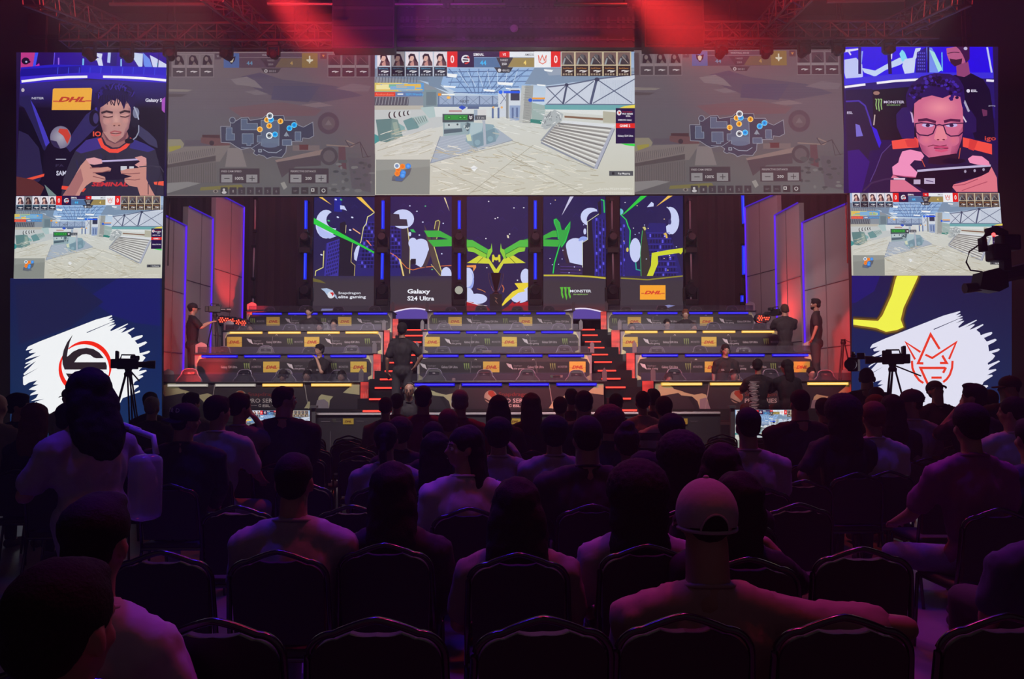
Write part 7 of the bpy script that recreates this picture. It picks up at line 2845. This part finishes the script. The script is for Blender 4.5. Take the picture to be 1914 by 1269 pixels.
seated(1494, 728, 7.0, 'broad man in a black shirt beside the right floor monitor', hair='crop', shirt='black', wide=1.45, fat=1.35)
seated(1573, 743, 6.1, 'woman with a large mass of curly hair and a bare arm', hair='bigcurly', shirt='black', arms=('hip', 'lap'))
seated(1631, 751, 6.2, 'person with auburn cropped hair in a white T-shirt on the right', hair='short', hairc='red', shirt='white', wide=1.1)
seated(1666, 738, 7.1, 'long dark-haired person left of the side-facing cap', hair='long', shirt='black')
seated(1702, 727, 7.2, 'man in a grey T-shirt with a dark cap facing left', hair='short', cap='dark', shirt='lgrey', yaw=70, wide=1.15)
seated(1819, 717, 6.9, 'man resting his hand on his face before the red crowned logo', hair='flat', shirt='black', yaw=45, arms=('ear', 'lap'), wide=1.1)
seated(1891, 741, 6.2, 'person with tied dark hair in a white shirt at the right edge', hair='bun', shirt='white', wide=1.3, fat=1.1, yaw=35, arms=('lap', 'ear'))
# rows around 7.5 - 10.5
seated(791, 722, 7.6, 'tall man in a dark red shirt with a flat-top cut by the middle desks', hair='flat', shirt='red', wide=1.15)
seated(860, 728, 7.7, 'grey-haired man in a red T-shirt before the middle front desk', hair='crop', hairc='grey', shirt='red', wide=1.1)
seated(932, 739, 8.0, 'person with a wedge of straight dark hair before the middle desk logo', hair='longwide', shirt='black')
seated(993, 735, 8.2, 'woman with long brown hair right of the middle desk logo', hair='long', hairc='brown', shirt='black')
seated(1047, 742, 9.3, 'small dark head at the right end of the middle front desk', hair='short', shirt='red')
seated(1068, 727, 9.8, 'dark head with high hair at the right end of the middle front desk', hair='flat', shirt='black')
seated(1091, 731, 7.4, 'broad man in dark jacket with a pale collar near the right stairs', hair='short', shirt='black', wide=1.35, long=True)
seated(1151, 736, 9.6, 'head directly below the right red stairs', hair='short', shirt='black')
seated(1201, 731, 8.8, 'left one of two men sitting close below the right stair pylon', hair='crop', shirt='lgrey')
seated(1221, 727, 9.6, 'taller one of two men sitting close below the right stair pylon', hair='flat', shirt='black')
seated(1240, 741, 7.9, 'boy in a navy and white striped T-shirt', hair='short', shirt='white')
SH['stripe'] = bpy.context.scene.objects[-1] if False else None
seated(1538, 744, 8.6, 'small dark head left of the large curly hair', hair='short', shirt='black')
seated(1634, 737, 8.1, 'auburn head just behind the white T-shirt on the right', hair='curly', hairc='red', shirt='black')
seated(1637, 724, 9.6, 'head in front of the big shoulder cameraman', hair='short', shirt='black')
seated(1847, 729, 8.6, 'rounded head at the lower right end of the white brush stroke', hair='short', shirt='black')
seated(721, 742, 9.4, 'man in a grey T-shirt at the foot of the left stairs', hair='crop', shirt='grey', wide=1.05)
seated(742, 736, 10.4, 'man in a dark red shirt beside the foot of the left stairs', hair='short', shirt='red')
seated(285, 741, 8.9, 'man with thinning rim lit hair at the left end of the front desk', hair='buzz', hairc='grey', shirt='black')
seated(282, 733, 10.0, 'head just behind the rim lit man at the left', hair='short', shirt='black')
seated(359, 734, 9.2, 'man with short hair before the pale shapes of the left front desk', hair='short', shirt='grey', yaw=-30)
seated(129, 725, 10.6, 'man in a cap silhouetted on the white brush at the left', hair='crop', cap='black', shirt='lgrey', yaw=60)
seated(1752, 709, 8.9, 'man in a flat cap with a lit face below the red crowned logo', hair='crop', cap='dark', shirt='black', rz=180, yaw=0, tilt=-22, face=True, skin='light', wide=1.15, chair=False)

# stripes of the boy's shirt
boy = [o for o in list(COL.objects) if str(o.get('label', '')).startswith('boy in a navy')][0]
shm = [c for c in COL.objects if c.parent == boy and c.name.startswith('shirt')][0]
sm = bpy.data.materials.new('striped_cotton')
sm.use_nodes = True
nt = sm.node_tree
b_ = nt.nodes['Principled BSDF']
b_.inputs['Roughness'].default_value = .85
tc = nt.nodes.new('ShaderNodeTexCoord')
sx_ = nt.nodes.new('ShaderNodeSeparateXYZ')
m1 = nt.nodes.new('ShaderNodeMath')
m1.operation = 'MULTIPLY'
m1.inputs[1].default_value = 6.5
m2 = nt.nodes.new('ShaderNodeMath')
m2.operation = 'FRACT'
m3 = nt.nodes.new('ShaderNodeMath')
m3.operation = 'GREATER_THAN'
m3.inputs[1].default_value = .5
mc = nt.nodes.new('ShaderNodeMix')
mc.data_type = 'RGBA'
mc.inputs['A'].default_value = (.40, .36, .40, 1)
mc.inputs['B'].default_value = (.03, .03, .07, 1)
nt.links.new(tc.outputs['Object'], sx_.inputs[0])
nt.links.new(sx_.outputs['Z'], m1.inputs[0])
nt.links.new(m1.outputs[0], m2.inputs[0])
nt.links.new(m2.outputs[0], m3.inputs[0])
nt.links.new(m3.outputs[0], mc.inputs['Factor'])
nt.links.new(mc.outputs['Result'], b_.inputs['Base Color'])
shm.material_slots[0].material = sm
# letters on the dark cap
lc = [o for o in COL.objects if o.get('label', '').startswith('man in a lettered')][0]
Tl = lc['_T']
for i, ch_ in enumerate('HERD'):
    a = R(-38 + i * 25)
    # along the band at the back of the worn-backwards cap
    pos = Vector((math.sin(a) * .092, -.010 - math.cos(a) * .109, .178 + .004 * i))
    Ml = head_matrix(Tl, -40, 0, 10, 0) @ Matrix.Translation(pos) @ Matrix.Rotation(a, 4, 'Z') @ Matrix.Rotation(R(-6), 4, 'X')
    stroke_letters(lc, ch_, .030, Ml, mat('cap_letter', (.55, .5, .55), .6))

# ------------------------------------------------------------------ chairs
_ones = ['', 'first', 'second', 'third', 'fourth', 'fifth', 'sixth', 'seventh', 'eighth', 'ninth', 'tenth', 'eleventh', 'twelfth', 'thirteenth', 'fourteenth',
         'fifteenth', 'sixteenth', 'seventeenth', 'eighteenth', 'nineteenth']
NUM = _ones[1:] + ['twentieth'] + ['twenty-' + w for w in _ones[1:10]] + ['thirtieth']
for x, y, rz, lab in OCC:
    who = lab.split(' in ')[0] if False else lab
    words_ = lab.split()
    chair(x, y, rz, 'black chair under the ' + ' '.join(words_[:12]), None)
NEAR = {  # row depth: pixel centres of its chairs
    2.30: (130, 418, 708, 1000, 1556, 1850), 3.22: (315, 1412, 1602, 1832), 4.40: (330, 452, 660, 820, 1478, 1612, 1700),
}
ROWN = {2.30: 'nearest row', 3.22: 'second row', 4.40: 'third row', 5.45: 'fourth row', 6.45: 'fifth row', 7.45: 'sixth row', 8.45: 'seventh row',
        9.45: 'eighth row', 10.45: 'ninth row'}
taken = [(x, y) for x, y, _, _ in OCC]
rr = random.Random(11)
for y in sorted(ROWN):
    if y in NEAR:
        xs = [X(px, y) for px in NEAR[y]]
    else:
        half = y * .62
        xs = [v * .50 + rr.uniform(-.03, .03) + (.12 if int(y) % 2 else -.08) for v in range(int(-half / .5), int(half / .5) + 1)]
        xs = [x for x in xs if abs(x) < 7.6]
        if y > 7:
            xs = [x for x in xs if abs(x) > .0]
    k = 0
    for x in xs:
        if any(abs(x - a) < (.42 if y > 2.4 else .24) and abs(y - b) < .50 for a, b in taken):
            continue
        px = 941 + x / y * 1450
        if y > 5 and (372 < px < 400 or 1690 < px < 1722):
            continue
        if y < 5 and abs(x - wt.location.x) < .5 and abs(y - 3.9) < .6:
            continue
        taken.append((x, y))
        chair(x, y, rr.uniform(-5, 5), 'empty black chair, %s from the left in the %s from the camera' % (NUM[k], ROWN[y]), 'empty chairs of the audience')
        k += 1
# ================================================================== gaming chairs, players, crew, cameras
M_GC = mat('gaming_leather', (.014, .012, .022), .4)


def gaming_chair():
    t = thing('gaming_chair', 'x', 'chair', (0, 0, 0))
    # the sitter faces -Y (the audience): backrest at +Y
    out = [(-.20, .48), (-.25, .62), (-.265, .80), (-.235, .93), (-.17, 1.02), (-.15, 1.10), (-.12, 1.15), (-.06, 1.175),
           (.06, 1.175), (.12, 1.15), (.15, 1.10), (.17, 1.02), (.235, .93), (.265, .80), (.25, .62), (.20, .48)]
    yb2 = lambda z: .22 + (z - .48) * .14
    m = MB().prism([(x, yb2(z), z) for x, z in out], (0, .07, 0))
    m.build('backrest', M_GC, t)
    inn = [(x * .62, .48 + (z - .48) * .80) for x, z in out]
    MB().prism([(x, yb2(z) - .015, z) for x, z in inn], (0, .016, 0)).build('back_cushion', mat('gaming_leather_grey', (.03, .027, .04), .45), t)
    m = MB()
    m.tube([(x, yb2(z) - .004, z) for x, z in out], .012, 6)
    m.build('piping', mat('violet_grey_piping', (.24, .21, .30), .4), t)
    p = MB().box(-.11, .11, yb2(1.06) - .03, yb2(1.06), 1.03, 1.11, bevel=.01).build('headrest', M_GC, t)
    stroke_letters(p, 'ESL', .028, Matrix.Translation((0, yb2(1.06) - .034, 1.055)), mat('white_print', (.5, .48, .5), .5), 'logo')
    MB().box(-.26, .26, -.26, .24, .40, .49, bevel=.03).build('seat', M_GC, t)
    for sx in (-1, 1):
        MB().box(sx * .30 - .04, sx * .30 + .04, -.14, .14, .64, .67, bevel=.01).box(sx * .30 - .015, sx * .30 + .015, -.02, .02, .42, .64).build('armrest', M_BLACK, t)
    m = MB().tube([(0, 0, .08), (0, 0, .42)], .03)
    for k in range(5):
        a = R(72 * k)
        m.tube([(0, 0, .09), (math.cos(a) * .30, math.sin(a) * .30, .06)], .02, 6, .014)
        m.ball((math.cos(a) * .31, math.sin(a) * .31, .03), .03, sub=1)
    m.build('star_base', M_BLACK, t)
    return t


GC0 = gaming_chair()
first = True
CHTOP = (688, 644, 600.5, 568.5)
for (r, b), (xl, xr, bars, blen, cols) in DESKS.items():
    for i, px in enumerate(bars):
        cx = px + blen / 2
        if b != 'c':
            cx += (-4, 3, -3, 4)[i]
        Yc = ROWY[r] + 1.02
        p = at(cx, CHTOP[r] + (0, 2, 1, 3)[(i + r) % 4], Yc)
        c = GC0 if first else copy_tree(GC0)
        first = False
        c.location = (p.x, Yc, PLATZ[r])
        c.scale = (1, 1, (p.z - PLATZ[r]) / 1.18)
        c.rotation_euler = (0, 0, R((8, -6, 4, -10)[(i * 3 + r) % 4]))
        c['label'] = 'black gaming chair at seat %s from the left of the %s %s desk' % (('one', 'two', 'three', 'four')[i], ORD[r], BLK[b])
        c['category'] = 'chair'
        c['group'] = 'gaming chairs behind the desks'


def stage_person(px, ytop, Y, base, label, **k):
    p = at(px, ytop, Y)
    h = p.z - base
    return person(label, (p.x, Y, base), k.pop('rz', 0), top=h, **k)


PL = [(529, 690, 0, dict(hair='short', cap='black', arms=('phone', 'phone')), 'player in a dark cap at the left front desk'),
      (574, 691, 0, dict(hair='short', arms=('phone', 'phone')), 'player raising a phone at the left front desk'),
      (638, 692, 0, dict(hair='short', arms=('phone', 'phone')), 'player at the right end of the left front desk'),
      (1250, 697, 0, dict(hair='short', arms=('phone', 'phone')), 'player at the left end of the right front desk'),
      (1372, 691, 0, dict(hair='flat', arms=('phone', 'phone')), 'player in the middle of the right front desk'),
      (1517, 686, 0, dict(hair='short', shirt='red', arms=('phone', 'phone')), 'player in a red shirt at the right end of the right front desk'),
      (597, 602, 2, dict(hair='short', arms=('phone', 'phone')), 'player in black at the left amber third desk'),
      (624, 596, 2, dict(hair='short', shirt='red', arms=('phone', 'phone')), 'player in red at the left amber third desk'),
      (468, 604, 2, dict(hair='short', arms=('phone', 'phone')), 'player at the left end of the left amber third desk'),
      (1247, 596, 2, dict(hair='short', arms=('phone', 'phone')), 'player below the parcel logo at the right third desk'),
      (1297, 603, 2, dict(hair='short', hairc='brown', arms=('phone', 'phone')), 'second player at the right third desk'),
      (1181, 604, 2, dict(hair='short', arms=('phone', 'phone')), 'player at the left end of the right third desk')]
for px, yt, r, k, lab in PL:
    Y = ROWY[r] + .74
    t, Mh, T = stage_person(px, yt, Y, PLATZ[r], lab, rz=180, seat=.28, tilt=-8, face=True, group='players at the desks', skin='light', **k)
    headset(t, Mh)
    ph = tag(MB().box(-.075, .075, -.006, .006, -.038, .038, bevel=.005).build('phone', mat('phone_black', (.02, .02, .025), .2)), 'black phone of the ' + lab.replace('at the right end of the right front desk', 'at the right end'), 'phone', 'phones held by the players')
    ph.location = t.location + Vector((0, -.33, T - .345 - .17))

crew = dict(face=True, skin='light', extras=('headset',))
stage_person(578, 573, 19.3, PLATZ[2], 'referee with headset standing before the top left desk', rz=165, legs='stand', arms=('down', 'down'), drop=.0, **crew)
stage_person(597, 643, 15.95, PLATZ[0], 'referee with headset and glasses holding his chin in the left block', rz=150, legs='stand', arms=('chin', 'lap'), **dict(crew, extras=('headset', 'glasses')))
stage_person(1281, 578, 19.3, PLATZ[2], 'referee with reddish hair before the top right desk', rz=175, legs='stand', arms=('down', 'down'), hair='flat', hairc='red', **crew)
stage_person(1356, 643, 15.95, PLATZ[0], 'referee with glasses standing behind the right front desk', rz=180, legs='stand', arms=('down', 'down'), **dict(crew, extras=('headset', 'glasses')))
for o in list(COL.objects):
    if str(o.get('label', '')).startswith('referee'):
        T = o['_T']
        for s0, tx in ((-.10, 'ESL'), (.085, 'gaming')):
            stroke_letters(o, 'ESL', .035, Matrix.Translation((-s0, .138 + .0, T - .55)) @ Matrix.Rotation(math.pi, 4, 'Z'), mat('white_print', (.5, .48, .5), .5), 'shirt_logo')
DECK = PLATZ[0] - .01
stage_person(752, 603, 13.62, DECK, 'person in black seen from behind standing at the foot of the left red stairs', legs='stand', arms=('down', 'hip'), wide=.9, fat=.92)
stage_person(765, 716, 12.5, 0, 'bald man facing the audience in front of the left stairs', rz=180, legs='stand', arms=('down', 'down'), hair='bald', face=True, extras=('headset',), skin='tan')
ta, Ma, Ta = stage_person(1416, 671, 13.75, DECK, 'crew member with white patterned sleeve kneeling before the right front desk', hair='short', seat=.22, arms=('forward', 'forward'), yaw=-30)
stage_person(1472, 672, 13.8, DECK, 'long-haired crew member bending towards the patterned sleeve crew member', hair='long', seat=.22, yaw=50, arms=('forward', 'lap'), lean=.06)
r2 = random.Random(5)
mb = MB().tube([(-.13 + .085 * math.sin(i * 2.3) + r2.uniform(-.02, .02), -.166 + .004 * math.sin(i), .18 + (Ta - .58) * i / 70) for i in range(71)], .0055, 4)
mb.build('printed_pattern', mat('white_print', (.5, .48, .5), .5), ta)


def tripod(name, label, top, base_z, spread=.38, head=True, cat='tripod', rz=0):
    t = thing(name, label, cat, (top.x, top.y, base_z), R(rz))
    H = top.z - base_z
    for k in range(3):
        a = R(90 + 120 * k)
        ex, ey = math.cos(a) * spread, math.sin(a) * spread
        for s in (-.018, .018):
            qx, qy = -math.sin(a) * s, math.cos(a) * s
            MB().tube([(qx + ex * .08, qy + ey * .08, H - .08), (ex * .55 + qx, ey * .55 + qy, H * .45)], .011, 6).tube(
                [(ex * .5 + qx * .4, ey * .5 + qy * .4, H * .5), (ex, ey, .01)], .009, 6).build('leg', M_STEEL2, t)
    m = MB().tube([(0, 0, H * .42), (0, 0, H * .42 + .03)], .02)
    for k in range(3):
        a = R(90 + 120 * k)
        m.tube([(0, 0, H * .43), (math.cos(a) * spread * .54, math.sin(a) * spread * .54, H * .43)], .006, 4)
    m.build('spreader', M_STEEL2, t)
    MB().lathe([(.05, H - .10), (.055, H - .06), (.04, H - .03), (.05, H)], n=14).build('bowl', M_BLACK, t)
    if head:
        MB().tube([(.03, -.02, H - .02), (.22, -.30, H - .16)], .010, 6).build('pan_handle', M_STEEL2, t)
    return t, H


M_STEEL2 = mat('tripod_metal', (.05, .045, .05), .4, .5)


def video_camera(label, p, rz, s=1.0, screen=False):
    """shoulder camera pointing along local +Y"""
    t = thing('video_camera', label, 'video camera', p, R(rz))
    k = s
    MB().box(-.07 * k, .07 * k, -.20 * k, .17 * k, .0, .20 * k, bevel=.02 * k).build('camera_body', M_BLACK, t)
    MB().lathe([(.055 * k, .16 * k), (.06 * k, .30 * k), (.075 * k, .34 * k), (.08 * k, .46 * k), (.07 * k, .46 * k)], (0, 0, .09 * k), 16, 'Y').build('lens', mat('lens_barrel', (.03, .03, .034), .35), t, False)
    MB().tube([(0, -.14 * k, .19 * k), (0, -.12 * k, .27 * k), (0, .10 * k, .27 * k), (0, .13 * k, .19 * k)], .014 * k, 8).build('handle', M_BLACK, t, True)
    MB().box(-.16 * k, -.06 * k, .02 * k, .18 * k, .17 * k, .26 * k, bevel=.012).tube([(-.05 * k, .08 * k, .22 * k), (.03 * k, .08 * k, .22 * k)], .012 * k).build('viewfinder', M_BLACK, t)
    MB().box(-.06 * k, .06 * k, -.30 * k, -.19 * k, .01, .19 * k, bevel=.012).build('battery', M_BLACK, t)
    if screen:
        MB().box(-.15 * k, .15 * k, -.22 * k, -.17 * k, .16 * k, .34 * k, bevel=.01).build('monitor', M_BLACK, t)
    return t


# left stage cameraman
cam_z = PLATZ[1]
p = at(402, 584, 17.5)
tripod('tripod', 'camera tripod standing at the left end of the second left desk', p, cam_z, .33)
video_camera('video camera on the tripod before the left sail panels', p, -70, .72)
stage_person(361, 566, 16.75, cam_z, 'cameraman in a dark cap beside the tripod on the left riser', rz=-55, legs='stand', arms=('cam', 'cam'), hair='short', cap='black', skin='light', face=True)
# right stage cameraman and the man standing beside him
stage_person(1466, 569, 17.55, PLATZ[1], 'cameraman with headset and shoulder camera on the right riser', legs='stand', arms=('cam', 'cam'), hair='short', hairc='brown', extras=('headset',), wide=1.15)
video_camera('shoulder camera held by the right riser cameraman', at(1450, 590, 17.95), 20, .75)
stage_person(1524, 558, 16.55, PLATZ[1], 'bearded man in black standing before the nearest right sail panel', rz=62, legs='stand', arms=('down', 'down'), hair='flat', face=True, skin='tan', extras=('beard',))
p = at(1576, 634, 15.7)
tripod('tripod', 'empty tripod with long pan handle at the right end of the front desk', p, PLATZ[0], .30)
# side ramps that carry them
for x0, x1, lab in ((-7.05, -6.76, 'black side platform at the left end of the risers'), (6.76, 7.12, 'black side platform at the right end of the risers')):
    tag(MB().box(x0, x1, 14.6, 18.1, 0, PLATZ[0]).box(x0, x1, 16.3, 18.1, PLATZ[0] - .001, PLATZ[1]).build('side_platform', M_STAGE), lab, 'stage platform')

# big cameras on the hall floor
p = at(240, 690, 10.6)
tripod('tripod', 'tall tripod silhouetted on the left white brush stroke', p, 0, .42, rz=10)
video_camera('video camera silhouetted on the left white brush stroke', p, -68, .72, True)
p = at(1668, 681, 10.4)
tripod('tripod', 'tall tripod silhouetted on the right white brush stroke', p, 0, .42)
video_camera('video camera silhouetted on the right white brush stroke', p, 70, .72, True)
stage_person(1620, 689, 10.2, 0, 'big cameraman in dark clothes beside the right tall screen', legs='stand', arms=('cam', 'cam'), hair='short', wide=1.5, fat=1.5, yaw=-20, extras=('headset',), rz=-25, long=True)
p = at(1596, 694, 10.6)
video_camera('second video camera held low behind the big cameraman', p, 150, .95)
stage_person(1885, 702, 8.0, 0, 'large standing man in a dark cap at the right edge', legs='stand', arms=('down', 'down'), hair='crop', cap='black', wide=1.7, fat=1.6, yaw=80, shirt='black', long=True)

# ------------------------------------------------------------------ crane with remote head, upper right
o = at(1868, 500, 9.6)
t = thing('camera_crane', 'remote camera head hanging on a crane arm before the right match screen', 'camera crane', o)
L_ = lambda x, y, d=0: at(x, y, 9.6 + d) - o
MB().tube([L_(1838, 470), L_(1836, 448), L_(1846, 434), L_(1862, 430), L_(1876, 436), L_(1882, 462)], .055, 10).build('head_arch', M_BLACK, t, True)
MB().box(L_(1830, 0).x, L_(1862, 0).x, -.10, .10, L_(0, 490).z, L_(0, 458).z, bevel=.03).box(L_(1848, 0).x, L_(1884, 0).x, -.08, .10, L_(0, 470).z, L_(0, 440).z, bevel=.03).build('motor_block', M_BLACK, t)
MB().ball(L_(1857, 438, -.12), .022).build('tally_light', glow('tally_red', (1, .08, .08), 3), t)
MB().box(L_(1852, 0).x, L_(1866, 0).x, -.05, .05, L_(0, 508).z, L_(0, 465).z).build('post', M_BLACK, t)
MB().prism([L_(1838, 508), L_(1868, 500), L_(1884, 512), L_(1886, 536), L_(1868, 545), L_(1832, 540)], (0, .22, 0)).build('camera_body', M_BLACK, t)
a, b = L_(1846, 535, .1), L_(1803, 539, .1)
MB().tube([a, b], .05, 14, .065).build('lens', mat('lens_barrel', (.03, .03, .034), .35), t)
MB().tube([L_(1832, 456), L_(1812, 470), L_(1806, 490), L_(1814, 505), L_(1836, 508)], .010, 6).build('cable', M_BLACK, t, True)
MB().tube([L_(1876, 515, .1), L_(2060, 470, -.6)], .09, 8, .12).build('crane_arm', mat('crane_black', (.015, .014, .016), .6), t)
MB().tube([L_(2060, 470, -.6), Vector((L_(2060, 470, -.6).x, -.6, -o.z + .03))], .08, 8).box(L_(2060, 470).x - .6, L_(2060, 470).x + .6, -1.2, .0, -o.z, -o.z + .06).build('crane_base', M_BLACK, t)

# ------------------------------------------------------------------ barricade, posts and floor monitors before the stage
BYY = 12.9
xa, xb = at(590, 771, BYY).x, at(1346, 771, BYY).x
zt = at(941, 771, BYY).z
t = thing('barricade', 'long black sponsor barricade with a white top edge before the stage', 'barricade', ((xa + xb) / 2, BYY, 0))
h = (xb - xa) / 2
MB().box(-h, h, 0, .06, 0, zt - .02).build('panel', mat('barricade_black', (.03, .024, .03), .6), t)
MB().box(-h, h, -.02, .08, zt - .03, zt).build('white_edge', mat('white_trim', (.62, .56, .58), .5), t)
cv = Canvas(plane_fn(BYY - .004), eps=.0002)
for x0 in (600, 756, 912, 1068, 1224):
    cv.rect(x0, 787, x0 + 17, 788.2, (120, 112, 116))
    claw(cv, x0 + 22, 783, 8, (92, 96, 76))
    cv.text('MONSTER', x0 + 28, 789, 2.4, (110, 104, 108), w=9)
    cv.rect(x0 + 41, 782, x0 + 61, 793, (196, 168, 66))
    cv.text('DHL', x0 + 44, 789.4, 3.4, (110, 60, 30), w=13, bold=.05, shear=.35)
    cv.text('Snapdragon', x0 + 66, 788, 2.6, (110, 104, 108), w=14)
    cv.text('SAMSUNG', x0 + 27, 828, 5.2, (96, 88, 96), w=30, bold=.02)
    cv.line(x0 + 17.5, 806, x0 + 17.5, 836, .8, (120, 112, 118))
cv.build('print', M_PRINT, t)
for px, lab in ((587, 'left upright post between floor monitor and barricade'), (1368, 'right upright post between barricade and floor monitor')):
    a = at(px, 758, BYY - .1)
    t = thing('barrier_post', lab, 'post', (a.x, a.y, 0))
    MB().box(-.03, .03, -.03, .03, 0, a.z - .04).build('shaft', mat('post_grey', (.12, .11, .12), .5), t)
    MB().box(-.055, .055, -.055, .055, a.z - .04, a.z).build('cap', mat('post_grey', (.12, .11, .12), .5), t)
for q, lab in (([(452, 767), (579, 767), (580, 838), (452, 838)], 'floor monitor showing the match left of the barricade'),
               ([(1374, 766), (1507, 766), (1508, 840), (1374, 840)], 'floor monitor showing the match right of the barricade')):
    t = led('floor_monitor', lab, q, BYY - .05, draw_game, GS, .09)
    a, b = at(*q[3], BYY), at(*q[2], BYY)
    MB().box(-(b.x - a.x) * .3, (b.x - a.x) * .3, .0, .10, -a.z, .02).build('stand', M_BLACK, None).parent = t

# small things lying on the desks
for px, yy, r, b, c, lab in ((1038, 702, 0, 'c', (.05, .30, .16), 'green snack pack on the middle front desk'), (1042, 708, 0, 'c', (.5, .46, .42), 'pale box under the green snack pack'),
                             (910, 653, 1, 'c', (.5, .45, .38), 'pale box on the second middle desk'), (848, 708, 0, 'c', (.5, .5, .46), 'white cup on the middle front desk')):
    Y = ROWY[r] + .25
    pz = DESKZ[r] + .012
    p = at(px, 712, Y)
    hh = .055 if 'pack' not in lab else .05
    ob = MB().box(-.10 if 'cup' not in lab else -.03, .10 if 'cup' not in lab else .03, -.06, .06, 0, hh, bevel=.008).build('snack_pack' if 'pack' in lab else ('cup' if 'cup' in lab else 'box'), mat('item_%d' % int(px), c, .5))
    ob.location = (p.x, Y, pz + (.055 if 'pack' in lab else 0))
    tag(ob, lab, 'cup' if 'cup' in lab else ('snack' if 'pack' in lab else 'box'))

bpy.data.scenes.remove(TMP)
for o in list(COL.objects):
    if '_T' in o:
        del o['_T']
